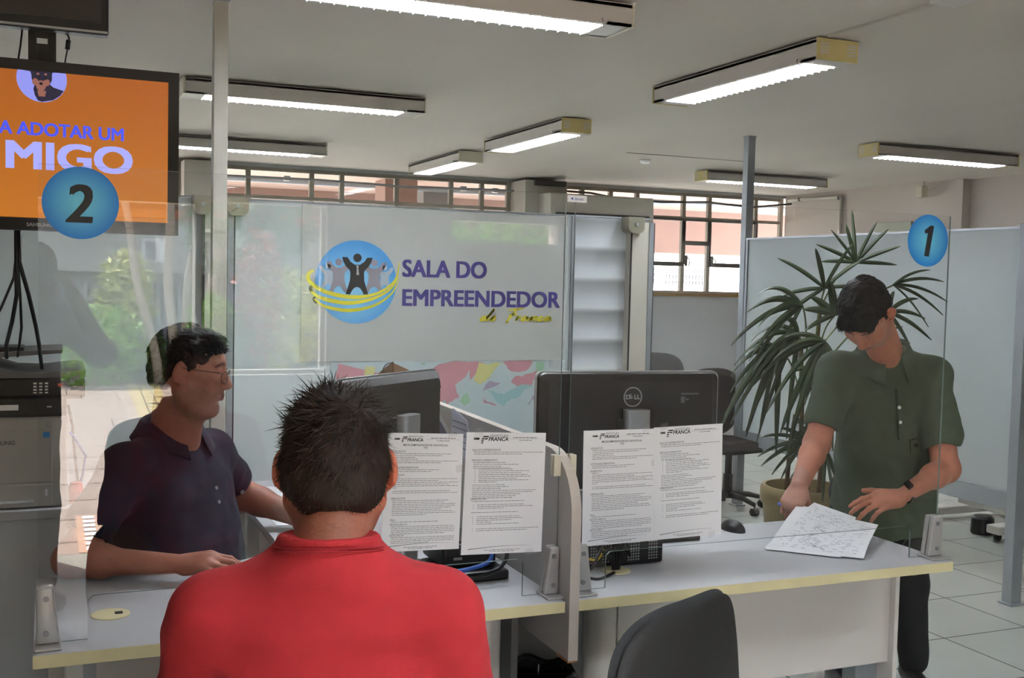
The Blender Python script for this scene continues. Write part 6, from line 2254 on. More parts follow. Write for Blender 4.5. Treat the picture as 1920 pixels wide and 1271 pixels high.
def legs(name, F, hips, knees, ankles, mat_, parent, h=0.008, r=(.088, .066, .05), seat=True, waist=None):
    pts = np.array([F(*p) for p in hips + knees + ankles])
    lo, hi = pts.min(0) - .2, pts.max(0) + .2
    if waist is not None: hi[2] = max(hi[2], waist + .02)
    D = Field(lo, hi, h)
    for a, b, c in zip(hips, knees, ankles):
        D.cap(F(*a), F(*b), r[0], r[1], .03)
        D.cap(F(*b), F(*c), r[1] * .98, r[2], .03)
    mid = [(hips[0][i] + hips[1][i]) / 2 for i in range(3)]
    D.ell(F(mid[0], mid[1] - .01, mid[2] + .02), (.175, .125, .115), F.R, .04)
    if waist is not None:
        D.loft(F, [(mid[2], mid[0], mid[1], .17, .12), (waist, mid[0], mid[1], .155, .110)], .03)
    D.noise(.004, 34, 11)
    o = D.mesh(name, mat_, parent)
    return o


def shoes(F, ankles, parent, fy=(0, 1)):
    for a in ankles:
        D = Field(F(*a) - .32, F(*a) + .32, .009)
        g = F(a[0], a[1], 0)
        d = F.d(fy[0], fy[1], 0)
        base = np.array([g[0], g[1], .0])
        D.cap(base + d * .15 + V3(0, 0, .042), base - d * .05 + V3(0, 0, .045), .040, .036, .02)
        D.cap(base - d * .04 + V3(0, 0, .05), base + V3(0, 0, .11), .036, .040, .02)
        D.cap(base + d * .16 + V3(0, 0, .026), base - d * .07 + V3(0, 0, .026), .026, .024, .01)
        o = D.mesh('shoe', M['shoe'], parent)


# ---- red man
t = thing('person', 'person in a red T-shirt with short brown hair, seen from behind at the left desk', 'person', (0.41, 1.66, 0))
f0 = (.24, .97, 0)
F = Frame((.404, 1.665, 0), rotm(f0))
Hd = HF((.430, 1.735, 1.268), (.24, .97, 0), 4)
s = 1.055
D = Field((-.02, 1.40, .46), (.90, 2.12, 1.42), .0042)
head(D, Hd, s)
D.cap(Hd(0, -.034, -.045), F(0, -.004, 1.125), .054, .060, .03)
D.cap(Hd(0, .005, -.075), F(0, .02, 1.10), .050, .056, .03)
D.loft(F, [(.50, 0, 0, .165, .115), (.75, 0, 0.0, .150, .105), (1.0, 0, .01, .175, .105), (1.075, 0, 0, .150, .075), (1.12, 0, 0, .07, .055)], .04)
AR = []
for q in (-1, 1):   # local x is the person's left
    sh = F(q * .170, -.005, 1.045); el = F(q * .232, .06, .77); wr = F(q * .12, .29, .645)
    D.cap(F(q * .05, 0, 1.09), sh, .050, .056, .04)
    arm(D, sh, el, wr, (.056, .044, .044, .030))
    Rw = rotm((wr - el) / np.linalg.norm(wr - el))
    hand(D, Frame(wr, Rw), -q, [(12, 20, 15)] * 4, 5, (25, 20))
    AR.append((sh, el, wr))
skin_r = (178, 110, 86)
bd = D.mesh('body', M['skin_red'], t, head_color(Hd, s, skin_r, nape=(70, 46, 34)))

S_ = Field((-.06, 1.38, .44), (.94, 1.98, 1.24), .0052)
S_.loft(F, [(.47, 0, .01, .200, .152), (.60, 0, .01, .192, .150), (.78, 0, .01, .180, .135), (.95, 0, .012, .196, .132), (1.04, 0, .004, .190, .112), (1.085, 0, 0, .150, .092), (1.125, 0, -.006, .104, .088), (1.150, 0, -.006, .084, .079), (1.174, 0, -.006, .074, .071)], .03)
for q in (-1, 1):
    sh, el, wr = AR[0 if q < 0 else 1]
    S_.cap(F(q * .06, 0, 1.095), sh + V3(0, 0, .004), .058, .068, .04)
    S_.cap(sh, sh + (el - sh) * .78, .070, .068, .03)
    sleeve_end(S_, sh, el, .80)


def tee_mask(P):
    z = P[:, 2]
    return np.clip((1.12 - z) / .08, 0.05, 1)


S_.noise(.0050, 24, 4, tee_mask)
S_.noise(.0024, 64, 8, tee_mask)
# draped creases running from the armpits
for q in (-1, 1):
    for i in range(5):
        a = F(q * (.145 - .010 * i), -.112, .975 - .05 * i); b = F(q * (.06 + .02 * i), -.138, .90 - .06 * i)
        S_.cap(a, b, .008, .004, .016)

# ribbed collar band
pr_ = [F(.0725 * math.cos(a), -.006 + .0700 * math.sin(a), 1.172 - .008 * math.sin(a)) for a in np.linspace(0, 2 * PI, 33)]
for a, b in zip(pr_[:-1], pr_[1:]):
    S_.cap(a, b, .0060, .0060, .006)
sh_o = S_.mesh('t_shirt', M['red_cloth'], t)
cs = MB()
for rr3, zz in ((.0880, 1.1530), (.0862, 1.1575)):
    cs.tube([F(rr3 * math.cos(a), .002 + -.004 + (rr3 - .007) * math.sin(a) - .002, zz - .016 * math.sin(a)) for a in np.linspace(0, 2 * PI, 49)], .0012, n=5)
cs.build('collar_seam', mat('dark_red_stitch', lin(150, 24, 34), 0.9), sh_o, smooth=True)
tr = legs('jeans', F, [(-.09, .02, .585), (.09, .02, .585)], [(-.13, .43, .575), (.13, .43, .575)], [(-.13, .46, .13), (.13, .46, .13)], M['jeans'], t, r=(.088, .068, .055))
shoes(F, [(-.13, .47, .12), (.13, .47, .12)], t)

# hair
rsn = np.random.RandomState(5)


def hair_cap(D, H, s, low, thick, seed, fringe=None):
    R_ = H.R
    D.ell(H(0, -.014 * s, .030 * s), ((.0755 + thick) * s, (.0955 + thick) * s, (.0835 + thick) * s), R_, 0)


HC = Field(Hd.o - .16, Hd.o + .17, .003)
HC.ell(Hd(0, -.014 * s, .034 * s), (.080 * s, .101 * s, .092 * s), Hd.R, 0)
HC.cap(Hd(-.026, -.066, -.034), Hd(.026, -.066, -.034), .036, .036, .03)
HC.cap(Hd(-.040, -.046, -.005), Hd(.040, -.046, -.005), .042, .042, .03)
HC.ell(Hd(0, .150, -.045), (.14, .115, .13), Hd.R, .01, 'cut')
for q in (-1, 1):
    HC.ell(Hd(q * .098, .006, -.040), (.036, .040, .062), Hd.R, .01, 'cut')
HC.noise(.0022, 110, 2)
hr = HC.mesh('hair', M['hair_a'], t)


P_, Nn, q, n = scalp(hr, Hd, s, 15000, 21, lambda q: np.ones(len(q)))
# flow: whorl at the crown, growing outwards and down; forwards on top
crown = np.array([-.012, -.062, .085])
fl = q - crown
fl /= np.linalg.norm(fl, axis=1)[:, None]
fl += np.stack([-fl[:, 1], fl[:, 0], 0 * fl[:, 0]], 1) * .55
fl += rsn.normal(size=fl.shape) * .28
fl -= n * (fl * n).sum(1)[:, None]
fl /= np.linalg.norm(fl, axis=1)[:, None]
FW = fl @ Hd.R.T
top = np.clip((q[:, 2] - .02) / .06, 0, 1)
ln_ = np.interp(q[:, 2], [-.07, -.03, .03, .09], [.007, .012, .020, .030]) * rsn.uniform(.6, 1.3, len(q))
strand_mesh('hair_strands', [M['hair_a'], M['hair_b'], M['hair_c'], M['hair_a'], M['hair_c']], hr, P_, FW, Nn, ln_, .0009, 3, curl=.35, droop=.35, lift=.32)
sel = np.nonzero((top > .7) & (rsn.rand(len(q)) < .10))[0]
tf = FW[sel] + rsn.normal(size=(len(sel), 3)) * .35
strand_mesh('hair_tufts', [M['hair_a'], M['hair_c']], hr, P_[sel], tf, Nn[sel], .028 + .018 * rsn.rand(len(sel)), .0011, 8, curl=.5, droop=.3, lift=.7)


# ---- seat for him
c4 = office_chair('black office chair under the man in red, below the frame', 0.38, 0.43, color=M['chair_fabric'])
c4.location = (0.40, 1.63, 0); c4.rotation_euler = (0, 0, -math.atan2(.24, .97))

# ================================================================== the man in the navy polo (seated behind the left desk)
t = thing('person', 'person in a navy polo and thin glasses, seated in profile behind the left desk', 'person', (.33, 3.36, 0))
F = Frame((.335, 3.36, 0), rotm((.65, -.76, 0)))
Hd = HF((.372, 3.250, 1.300), (.95, -.31, 0), 7)
s = 1.05
D = Field((-.14, 2.78, .50), (.98, 3.86, 1.44), .0042)
head(D, Hd, s, jaw=1.04)
D.ell(Hd(0, .060, -.112), (.04, .035, .022), Hd.R, .025)     # soft under-chin
D.cap(Hd(0, -.032, -.050), F(0, .0, 1.07), .056, .064, .03)
D.cap(Hd(0, .010, -.085), F(0, .03, 1.05), .050, .058, .03)
D.loft(F, [(.54, 0, 0, .17, .13), (.75, 0, .02, .165, .14), (.95, 0, .01, .17, .115), (1.02, 0, 0, .15, .08), (1.07, 0, 0, .07, .06)], .04)
shR, elR, wrR = V3(.200, 3.235, 1.020), V3(.058, 3.15, .795), V3(.325, 3.04, .790)
shL, elL, wrL = V3(.462, 3.468, 1.020), V3(.59, 3.64, .85), V3(.78, 3.55, .775)
D.cap(F(-.05, 0, 1.04), shR, .05, .058, .04)
D.cap(F(.05, 0, 1.04), shL, .05, .058, .04)
arm(D, shR, elR, wrR, (.058, .046, .047, .031), flat_dir=(0, 0, 1))
arm(D, shL, elL, wrL, (.058, .046, .046, .031))
hd = (V3(.43, 2.985, .805) - wrR)
Wf = Frame(wrR + V3(0, 0, .002), rotm(hd, (0.0, -.35, 1)))
hand(D, Wf, 1, [(24, 22, 14), (20, 26, 14), (18, 28, 16), (16, 30, 18)], 9, (20, 22), 1.02, (.55, .80, -.30))
hd = V3(.12, -.05, -.02)
hand(D, Frame(wrL, rotm(hd, (0, 0, 1))), -1, [(15, 20, 15)] * 4, 6, (20, 20), 1.0)
D.mesh('body', M['skin_navy'], t, head_color(Hd, s, (158, 104, 84), lip=(120, 70, 62), stub=((96, 78, 72), .35), brow=(60, 42, 36)))

S_ = Field((-.16, 2.95, .52), (.80, 3.86, 1.20), .0052)
S_.loft(F, [(.56, 0, .02, .195, .175), (.68, 0, .03, .198, .185), (.80, 0, .03, .190, .170), (.93, 0, .015, .188, .140), (1.02, 0, .004, .178, .110), (1.07, 0, 0, .130, .092), (1.105, 0, .002, .088, .078), (1.125, 0, .002, .074, .068)], .03)
S_.cap(F(-.06, 0, 1.045), shR, .060, .070, .04)
S_.cap(F(.06, 0, 1.045), shL, .060, .070, .04)
S_.cap(shR, shR + (elR - shR) * .60, .072, .070, .03)
S_.cap(shL, shL + (elL - shL) * .60, .072, .066, .03)
for a, b in ((shR, elR), (shL, elL)):
    sleeve_end(S_, a, b, .68)
S_.cap(F(0, .10, 1.125), F(0, .150, .990), .034, .008, .006, 'cut')
S_.noise(.0042, 26, 14, lambda P: np.clip((1.06 - P[:, 2]) / .06, .05, 1))
S_.noise(.0020, 70, 18, lambda P: np.clip((1.06 - P[:, 2]) / .06, .05, 1))
polo = S_.mesh('polo_shirt', M['navy_cloth'], t)


def polo_collar(F, mat_, parent, zc, rx, ry, cy, open_=.30, dz=.0, h=.040, nm='collar', tip=.055):
    """folded collar: a band that rolls outwards, open at the front with points"""
    mb = MB()
    n = 40
    rows = []
    for i in range(n + 1):
        a = PI / 2 + open_ + (2 * PI - 2 * open_) * i / n
        e = abs(i / n - .5) * 2           # 1 at the front tips
        x, y = math.cos(a), math.sin(a)
        hh = h + (tip - h) * e ** 4
        top = zc + .016 * (1 - e ** 2) * 1.2 - .012 * e
        prof = [(.96, -.014, 0), (.95, .016, 0), (1.03, .024, 0), (1.15, .017, 0), (1.34, .016 - hh * .55, .004 * e), (1.54, .016 - hh, .008 * e), (1.50, .011 - hh, .006 * e), (1.12, .006, 0)]
        rows.append([F(x * rx * k, cy + y * ry * k + f, top + z) for k, z, f in prof])
    k = len(rows[0])
    V = [p for r_ in rows for p in r_]
    fs = []
    for i in range(n):
        for j in range(k - 1):
            fs.append((i * k + j, (i + 1) * k + j, (i + 1) * k + j + 1, i * k + j + 1))
    mb.add(V, fs)
    return mb.build(nm, mat_, parent, smooth=True)


polo_collar(F, M['navy_cloth'], polo, 1.112, .080, .076, .002, .36, h=.048, tip=.075)
for z, y in ((.955, .166), (.915, .176)):
    p = F(.004, y + .004, z)
    d = F.d(0, 1, .3)
    MB().cyl(p, p + d * .004, .0055, n=16).build('button', M['clamp_dark'], polo)
lp_ = shL + (elL - shL) * .70
p = lp_ + V3(.02, -.062, -.02)
MB().cyl(p, p + V3(.001, -.004, 0), .007, n=14).build('sleeve_button', M['clamp_dark'], polo)
legs('trousers', F, [(-.09, .02, .60), (.09, .02, .60)], [(-.14, .36, .585), (.13, .36, .585)], [(-.14, .40, .13), (.13, .40, .13)], M['jeans'], t, r=(.088, .068, .055))
shoes(F, [(-.14, .41, .12), (.13, .41, .12)], t)
HC = Field(Hd.o - .16, Hd.o + .17, .003)
HC.ell(Hd(0, -.012 * s, .034 * s), (.081 * s, .103 * s, .092 * s), Hd.R, 0)
HC.cap(Hd(-.028, -.068, -.025), Hd(.028, -.068, -.025), .040, .040, .03)
HC.ell(Hd(0, .135, -.055), (.14, .125, .125), Hd.R, .01, 'cut')
HC.cap(Hd(-.03, .060, .088), Hd(.03, .064, .086), .026, .026, .025)
for q in (-1, 1):
    HC.ell(Hd(q * .098, .012, -.045), (.030, .034, .048), Hd.R, .01, 'cut')
HC.noise(.0025, 130, 2)
HC.noise(.0015, 330, 6)
hr = HC.mesh('hair', M['hair_d'], t)


P_, Nn, q, n = scalp(hr, Hd, s, 7000, 31, lambda q: np.ones(len(q)))
fl = np.stack([q[:, 0] * 3 + .1, np.where(q[:, 2] > .05, .9, -.2), np.where(q[:, 2] > .05, .1, -.8)], 1) + rsn.normal(size=q.shape) * .25
fl -= n * (fl * n).sum(1)[:, None]; fl /= np.linalg.norm(fl, axis=1)[:, None]
strand_mesh('hair_strands', [M['hair_d'], M['hair_e'], M['hair_d']], hr, P_, fl @ Hd.R.T, Nn, .010 + .014 * rsn.rand(len(q)) * np.clip(q[:, 2] / .05, .1, 1), .0009, 13, curl=.25, droop=.4, lift=.22)
# glasses
gl = MB()
wire = mat('thin_metal_wire', lin(70, 62, 58), 0.3, metal=0.8)
for q_ in (-1, 1):
    ring = [Hd((q_ * .034 + .0235 * math.cos(a)) * s, (.108 - .010 * abs(math.cos(a)) * (1 if q_ * math.cos(a) > 0 else 0)) * s, (-.004 + .0165 * math.sin(a)) * s) for a in np.linspace(0, 2 * PI, 25)]
    gl.tube(ring, .0011, n=6)
    gl.tube([Hd(q_ * .057 * s, .100 * s, .006 * s), Hd(q_ * .074 * s, .085 * s, .010 * s), Hd(q_ * .083 * s, .03 * s, .010 * s), Hd(q_ * .085 * s, -.005 * s, .012 * s), Hd(q_ * .083 * s, -.018 * s, -.01 * s)], .0014, n=6)
gl.tube([Hd(-.011 * s, .109 * s, .004 * s), Hd(0, .112 * s, .008 * s), Hd(.011 * s, .109 * s, .004 * s)], .0012, n=6)
go = gl.build('glasses', wire, t, smooth=True)
lens = MB()
for q_ in (-1, 1):
    ring = [Hd((q_ * .034 + .023 * math.cos(a)) * s, (.1075 - .009 * abs(math.cos(a)) * (1 if q_ * math.cos(a) > 0 else 0)) * s, (-.004 + .016 * math.sin(a)) * s) for a in np.linspace(0, 2 * PI, 25)[:-1]]
    lens.add(ring, [tuple(range(24))])
lens.build('lens', glass_mat('spectacle_glass', f0=0.10, haze=0.05), go, recalc=False)

o = thing('stool', 'plain round stool under the seated man in navy', 'stool', (.335, 3.40, 0))
MB().lathe((.30, 3.40, 0), [(0, .46), (.17, .46), (.18, .47), (.18, .495), (.17, .505), (0, .505)], n=32).build('seat', M['charcoal'], o, smooth=True, auto=40)
MB().cyl((.30, 3.40, .05), (.30, 3.40, .46), .028, n=18).lathe((.30, 3.40, 0), [(0, 0), (.2, 0), (.2, .015), (.04, .05), (0, .05)], n=32).build('pedestal', M['black'], o)

# ================================================================== the man in the olive green polo (standing, reading papers)
t = thing('person', 'person in an olive green polo standing with bowed head, reading papers on the right desk', 'person', (3.03, 3.45, 0))
f1 = np.array([-.33, -.94, 0])
pel = V3(3.04, 3.375, .74); nk = V3(2.905, 3.245, 1.375)
upv = (nk - pel) / np.linalg.norm(nk - pel)
F = Frame(pel, rotm(np.cross(np.cross(upv, f1), upv) * 1.0, upv))
Hd = HF((2.680, 3.095, 1.490), (-.86, -.51, 0), 62, 0)
# tilt so the crown faces the counter
s = 1.06
D = Field((2.24, 2.78, .62), (3.32, 3.62, 1.68), .0044)
head(D, Hd, s)
D.cap(Hd(0, -.040, -.060), nk + V3(.01, .01, -.02), .058, .062, .03)
D.cap(Hd(0, .0, -.085), nk + V3(-.01, -.02, -.05), .050, .056, .03)
D.loft(F, [(-.08, 0, 0, .16, .115), (.15, 0, .0, .155, .11), (.42, 0, .0, .17, .105), (.53, 0, 0, .15, .08), (.58, 0, 0, .07, .06)], .04)
shL, elL, wrL = V3(3.085, 3.185, 1.250), V3(3.055, 3.065, .920), V3(2.745, 2.945, .860)
shR, elR, wrR = V3(2.740, 3.310, 1.262), V3(2.632, 3.275, 1.000), V3(2.440, 3.125, .875)
D.cap(F(.05, 0, .56), shL, .05, .060, .04)
D.cap(F(-.05, 0, .56), shR, .05, .060, .04)
arm(D, shL, elL, wrL, (.060, .048, .048, .031), flat_dir=(0, .3, 1))
arm(D, shR, elR, wrR, (.060, .046, .045, .030))
Wl = Frame(wrL, rotm(V3(2.520, 2.990, .822) - wrL, (-.1, -.45, 1)))
hand(D, Wl, -1, [(10, 18, 10), (12, 20, 12), (15, 24, 14), (20, 28, 16)], 5, (10, 10), 1.04, (.50, .85, .10))
Wr = Frame(wrR, rotm(V3(2.345, 3.065, .785) - wrR, (-.6, -.5, .6)))
hand(D, Wr, 1, [(48, 62, 40), (56, 66, 40), (60, 68, 42), (62, 68, 42)], 4, (38, 36), 1.02, (.55, .70, -.5))
D.mesh('body', M['skin_green'], t, head_color(Hd, s, (178, 118, 94), lip=(130, 78, 68), stub=((140, 132, 126), .38), brow=(34, 26, 22)))

S_ = Field((2.50, 2.96, .55), (3.36, 3.68, 1.50), .0055)
S_.loft(F, [(-.10, 0, .01, .205, .150), (.0, 0, .015, .200, .155), (.15, 0, .02, .190, .150), (.30, 0, .01, .188, .138), (.42, 0, .005, .192, .128), (.50, 0, 0, .182, .112), (.565, 0, -.002, .130, .092), (.61, 0, -.002, .094, .082), (.635, 0, -.002, .078, .072)], .03)
S_.cap(F(.06, 0, .57), shL, .062, .074, .04)
S_.cap(F(-.06, 0, .57), shR, .062, .074, .04)
S_.cap(shL, shL + (elL - shL) * .66, .076, .076, .03)
S_.cap(shR, shR + (elR - shR) * .66, .076, .070, .03)
for a, b in ((shL, elL), (shR, elR)):
    sleeve_end(S_, a, b, .74)
S_.cap(F(0, .10, .635), F(0, .150, .52), .036, .008, .006, 'cut')
msk = lambda P: np.clip((1.30 - P[:, 2]) / .08, .05, 1)
S_.noise(.0050, 24, 24, msk)
S_.noise(.0022, 66, 28, msk)
for i in range(5):
    S_.cap(F(.17, .06, .10 - .03 * i), F(-.06 + .02 * i, .150, .02 - .035 * i), .009, .004, .016)
    S_.cap(F(-.17, .07, .14 - .04 * i), F(-.02, .150, .04 - .03 * i), .006, .003, .014)
S_.cap(F(.0, .125, .52), F(.0, .150, .33), .008, .006, .008)
polo = S_.mesh('polo_shirt', M['olive_cloth'], t)
polo_collar(F, M['olive_cloth'], polo, .622, .084, .080, -.002, .34, h=.052, tip=.085)
for z in (.455, .40):
    p = F(.0, .140 + (.455 - z) * .2, z); d = F.d(0, 1, .2)
    MB().cyl(p, p + d * .004, .0062, n=16).build('button', M['paper'], polo)
pk = MB()
for a, b in (((.04, .148, .32), (.15, .118, .33)), ((.04, .150, .32), (.045, .158, .18)), ((.15, .118, .33), (.155, .125, .19))):
    pk.tube([F(a[0], a[1], a[2]), F((a[0] + b[0]) / 2, (a[1] + b[1]) / 2 + .004, (a[2] + b[2]) / 2), F(*b)], .0016, n=5)
pk.build('pocket_seam', mat('dark_olive_stitch', lin(48, 54, 42), 0.9), polo, smooth=True)
MB().cyl(F(.065, .146, .295), F(.065, .152, .296), .007, n=10).build('chest_emblem', M['ink_dark'], polo)
Fg = Frame((3.03, 3.385, 0), rotm((-.46, -.89, 0)))
legs('trousers', Fg, [(-.09, .0, .76), (.09, .0, .76)], [(-.12, .03, .42), (.13, .03, .42)], [(-.14, .0, .10), (.16, .0, .10)], M['black_cloth'], t, r=(.095, .070, .058), waist=.79, h=.007)
shoes(Fg, [(-.14, .0, .12), (.16, .0, .12)], t)
# hair
HC = Field(Hd.o - .17, Hd.o + .17, .003)
HC.ell(Hd(0, -.012 * s, .034 * s), (.083 * s, .104 * s, .092 * s), Hd.R, 0)
HC.cap(Hd(-.03, -.066, -.030), Hd(.03, -.066, -.030), .042, .042, .03)
HC.ell(Hd(0, .150, -.055), (.14, .115, .125), Hd.R, .01, 'cut')
for q_ in (-1, 1):
    HC.ell(Hd(q_ * .100, .014, -.045), (.030, .034, .050), Hd.R, .01, 'cut')
HC.cap(Hd(-.038, .074, .070), Hd(.038, .074, .070), .030, .030, .02)
HC.noise(.003, 110, 2)
HC.noise(.0018, 300, 6)
hr = HC.mesh('hair', M['hair_d'], t)


P_, Nn, q, n = scalp(hr, Hd, s, 9000, 41, lambda q: np.ones(len(q)))
fl = np.stack([q[:, 0] * 2 - .15, np.where(q[:, 2] > .04, .9, -.3), np.where(q[:, 2] > .04, .1, -.7)], 1) + rsn.normal(size=q.shape) * .18
fl -= n * (fl * n).sum(1)[:, None]; fl /= np.linalg.norm(fl, axis=1)[:, None]
strand_mesh('hair_strands', [M['hair_d'], M['hair_c'], M['hair_d']], hr, P_, fl @ Hd.R.T, Nn, .010 + .016 * rsn.rand(len(q)) * np.clip(q[:, 2] / .05, .1, 1), .0009, 23, curl=.2, droop=.4, lift=.2)
# watch, ring
w0 = wrL + (elL - wrL) * .10
dd = (elL - wrL) / np.linalg.norm(elL - wrL)
u_ = Wl.R[:, 0]; w_ = Wl.R[:, 2]
mb = MB()
ring_o = []
for off in (-.011, .011):
    ring_o += [w0 + dd * off + u_ * math.cos(a) * .0325 + w_ * math.sin(a) * .0285 for a in np.linspace(0, 2 * PI, 29)[:-1]]
    ring_o += [w0 + dd * off + u_ * math.cos(a) * .0365 + w_ * math.sin(a) * .0325 for a in np.linspace(0, 2 * PI, 29)[:-1]]
fs = []
for i in range(28):
    j = (i + 1) % 28
    fs += [(28 + i, 28 + j, 84 + j, 84 + i), (i, j, 28 + j, 28 + i), (56 + i, 56 + j, 84 + j, 84 + i), (i, j, 56 + j, 56 + i)]
mb.add(ring_o, fs)
wt = mb.build('wristwatch', M['black'], t, smooth=True, auto=40)
fc = w0 + w_ * .036
m4 = Matrix.Translation(Vector(fc)) @ Matrix(((u_[0], dd[0], w_[0]), (u_[1], dd[1], w_[1]), (u_[2], dd[2], w_[2]))).to_4x4()
MB().box((-.018, -.019, -.006), (.018, .019, .005), M=m4, bev=.004).build('watch_case', M['black_gloss'], wt)
rg = Wl(-.016, .112, -.004)
dirf = Wl.d(0, 1, -.35)
mb = MB()
uu_, ww_ = Wl.d(1, 0, 0), Wl.d(0, .33, 1)
mb.tube([rg + (uu_ * math.cos(a) + ww_ * math.sin(a)) * .0103 for a in np.linspace(0, 2 * PI, 21)], .0014, n=6)
mb.build('ring', mat('gold', lin(210, 170, 90), 0.25, metal=0.9), t, smooth=True)
# pen
tip = V3(2.40, 3.00, .765)
o = thing('pen', 'blue pen held in the right hand of the standing man', 'pen', tuple(tip))
hp = Wr(-.02, .085, -.032)
a_ = V3(2.40, 3.00, .765); b_ = hp + (hp - a_) * .35
MB().cyl(a_, a_ + (b_ - a_) * .85, .0042, n=12).build('barrel', M['paper'], o, smooth=True)
MB().cyl(a_ + (b_ - a_) * .85, b_, .0048, n=12).build('cap', mat('blue_pen_cap', lin(20, 60, 190), 0.4), o, smooth=True)


# papers on the desk
def sheet(label, BL, BR, TR, TL, arch, seed, marks=True):
    t = thing('paper_sheet', label, 'paper', tuple(BL), 'papers held by the standing man')
    BL, BR, TR, TL = [Vector(v) for v in (BL, BR, TR, TL)]
    N = 14

    def P(u, v, up=0):
        q = (BL * (1 - u) + BR * u) * (1 - v) + (TL * (1 - u) + TR * u) * v
        lift = arch * math.sin(PI * v ** .8) * (0.8 + .2 * math.cos(3 * u))
        return q + Vector((0, 0, lift * .6 + up))
    mb = MB()
    V = [P(i / N, j / N, d) for d in (0, .0004) for j in range(N + 1) for i in range(N + 1)]
    K = (N + 1) ** 2
    fs = []
    for j in range(N):
        for i in range(N):
            a = j * (N + 1) + i
            fs.append((a, a + 1, a + N + 2, a + N + 1)); fs.append((K + a, K + a + N + 1, K + a + N + 2, K + a + 1))
    mb.add(V, fs)
    mb.build('sheet', M['paper'], t, smooth=True, recalc=False)
    if marks:
        rd = random.Random(seed)
        ik = MB()
        for r_ in range(30):
            v = .06 + r_ * .029
            u = .10
            ik.quad(P(.07, v - .0006, .001), P(.93, v - .0006, .001), P(.93, v + .0006, .001), P(.07, v + .0006, .001))
            while u < .92:
                w = rd.uniform(.015, .07)
                if rd.random() < .38:
                    ik.quad(P(u, v + .006, .001), P(min(u + w, .94), v + .006, .001), P(min(u + w, .94), v + .017, .001), P(u, v + .017, .001))
                u += w + .02
        ik.build('form_print', M['form_ink'], t, recalc=False)
        sg = MB()
        for k in range(7):
            u, v = rd.uniform(.15, .85), rd.uniform(.1, .9)
            pts = [P(min(.95, u + .015 * i), min(.96, max(.04, v + .02 * math.sin(i * 1.9 + k))), .0015) for i in range(5)]
            sg.tube(smooth_pts(pts, 3), .0004, n=4)
        sg.build('handwriting', M['ink'], t, recalc=False)
    return t


M['form_ink'] = mat('form_grey_ink', lin(178, 178, 186), 0.7)
sheet('lowest of the papers under the standing man\'s hands, its corner poking up at the back', (2.125, 2.865, .7435), (2.249, 2.706, .7435), (2.49, 3.0, .812), (2.392, 3.07, .822), .012, 1, False)
sheet('middle paper of the standing man\'s bundle, printed along its far edge', (2.099, 2.845, .7445), (2.262, 2.680, .7445), (2.549, 2.95, .795), (2.441, 3.04, .835), .022, 2)
sheet('top paper of the standing man\'s bundle, curled and covered with a printed form', (2.105, 2.857, .746), (2.318, 2.642, .746), (2.575, 2.870, .785), (2.430, 2.985, .812), .024, 3)

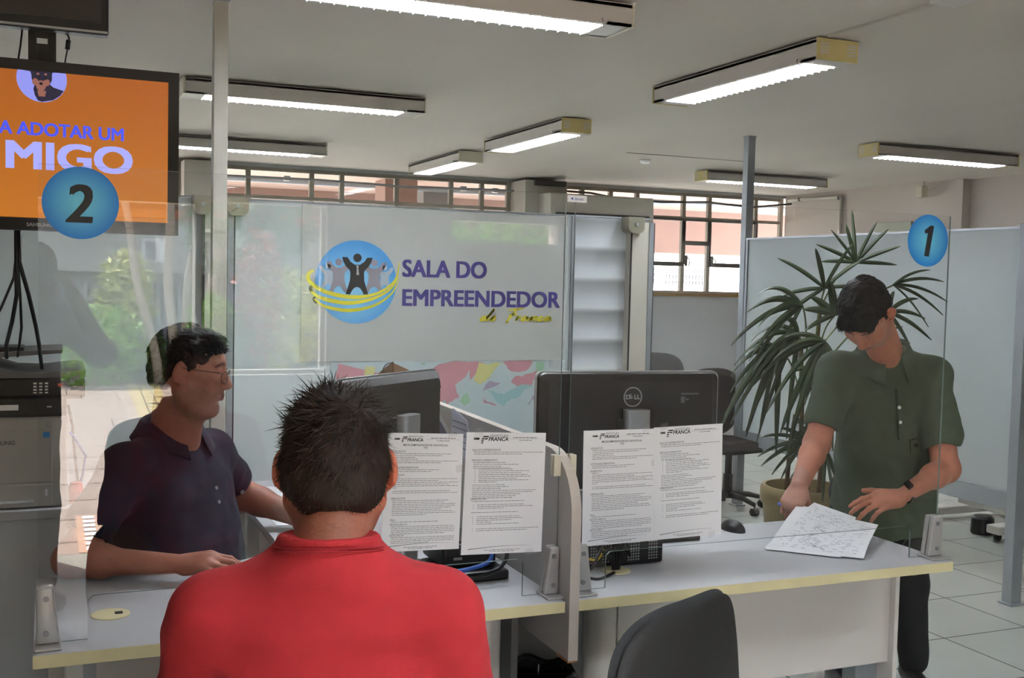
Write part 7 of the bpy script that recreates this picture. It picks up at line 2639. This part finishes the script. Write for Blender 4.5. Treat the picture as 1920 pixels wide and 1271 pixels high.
# ================================================================== the photographer (seen only as a reflection in the glass)
t = thing('person', 'person in dark clothes taking the photograph, seen only reflected in the left glass', 'person', (-.12, -.25, 0))
F = Frame((-.13, -.27, 0), rotm((.39, .92, 0)))
Hd = HF((-.045, -.165, 1.575), (.39, .92, 0), 2)
D = Field((-.62, -.62, .75), (.45, -.004, 1.76), .008)
head(D, Hd, 1.04)
D.cap(Hd(0, -.03, -.06), F(0, 0, 1.42), .058, .066, .03)
shR, elR, wrR = F(-.18, 0, 1.36), V3(.235, -.16, 1.19), V3(.10, -.105, 1.47)
shL, elL, wrL = F(.18, .0, 1.36), V3(-.30, -.09, 1.18), V3(-.08, -.085, 1.44)
D.loft(F, [(.95, 0, 0, .15, .10), (1.2, 0, 0, .16, .11), (1.36, 0, 0, .16, .09), (1.42, 0, 0, .07, .06)], .04)
arm(D, shR, elR, wrR, (.056, .046, .044, .03)); arm(D, shL, elL, wrL, (.056, .046, .044, .03))
hand(D, Frame(wrR, rotm((-.35, .10, .9), (.9, .1, .3))), 1, [(40, 40, 30)] * 4, 5, (30, 30))
hand(D, Frame(wrL, rotm((.6, .05, .75), (0, -1, .2))), -1, [(30, 40, 30)] * 4, 5, (30, 30))
D.mesh('body', M['skin_navy'], t, head_color(Hd, 1.04, (150, 104, 84)))
S_ = Field((-.62, -.60, .85), (.42, -.02, 1.52), .009)
S_.loft(F, [(.88, 0, 0, .19, .14), (1.1, 0, 0, .185, .14), (1.3, 0, 0, .195, .125), (1.39, 0, 0, .16, .10), (1.45, 0, 0, .08, .075)], .04)
S_.cap(shR, shR + (elR - shR) * .95, .075, .075, .03); S_.cap(shL, shL + (elL - shL) * .95, .075, .075, .03)
S_.mesh('shirt', mat('dark_grey_shirt', lin(58, 58, 62), 0.85), t)
legs('trousers', F, [(-.09, 0, .86), (.09, 0, .86)], [(-.11, .03, .48), (.11, .03, .48)], [(-.12, 0, .1), (.12, 0, .1)], M['black_cloth'], t, r=(.095, .07, .058), waist=.97, h=.011)
shoes(F, [(-.12, 0, .12), (.12, 0, .12)], t)
HC = Field(Hd.o - .16, Hd.o + .17, .006)
HC.ell(Hd(0, -.02, .035), (.086, .100, .092), Hd.R, 0)
HC.ell(Hd(0, .15, -.05), (.14, .12, .13), Hd.R, .01, 'cut')
HC.mesh('hair', M['hair_c'], t)
t = thing('photo_camera', 'black photo camera held up by the reflected photographer', 'camera', (0, -.06, 1.53))
Fc = Frame((0, 0, 1.58), rotm((.39, .92, 0)))
mm4 = Matrix.Translation((0, 0, 1.58)) @ Matrix(Fc.R.tolist()).to_4x4()
MB().box((-.068, -.112, -.050), (.068, -.070, .045), M=mm4, bev=.010).box((-.03, -.105, .040), (.03, -.072, .066), M=mm4, bev=.008).build('camera_body', M['black'], t)
MB().cyl(Fc(0, -.072, 0), Fc(0, -.012, 0), .036, n=28).build('lens_barrel', M['black'], t)
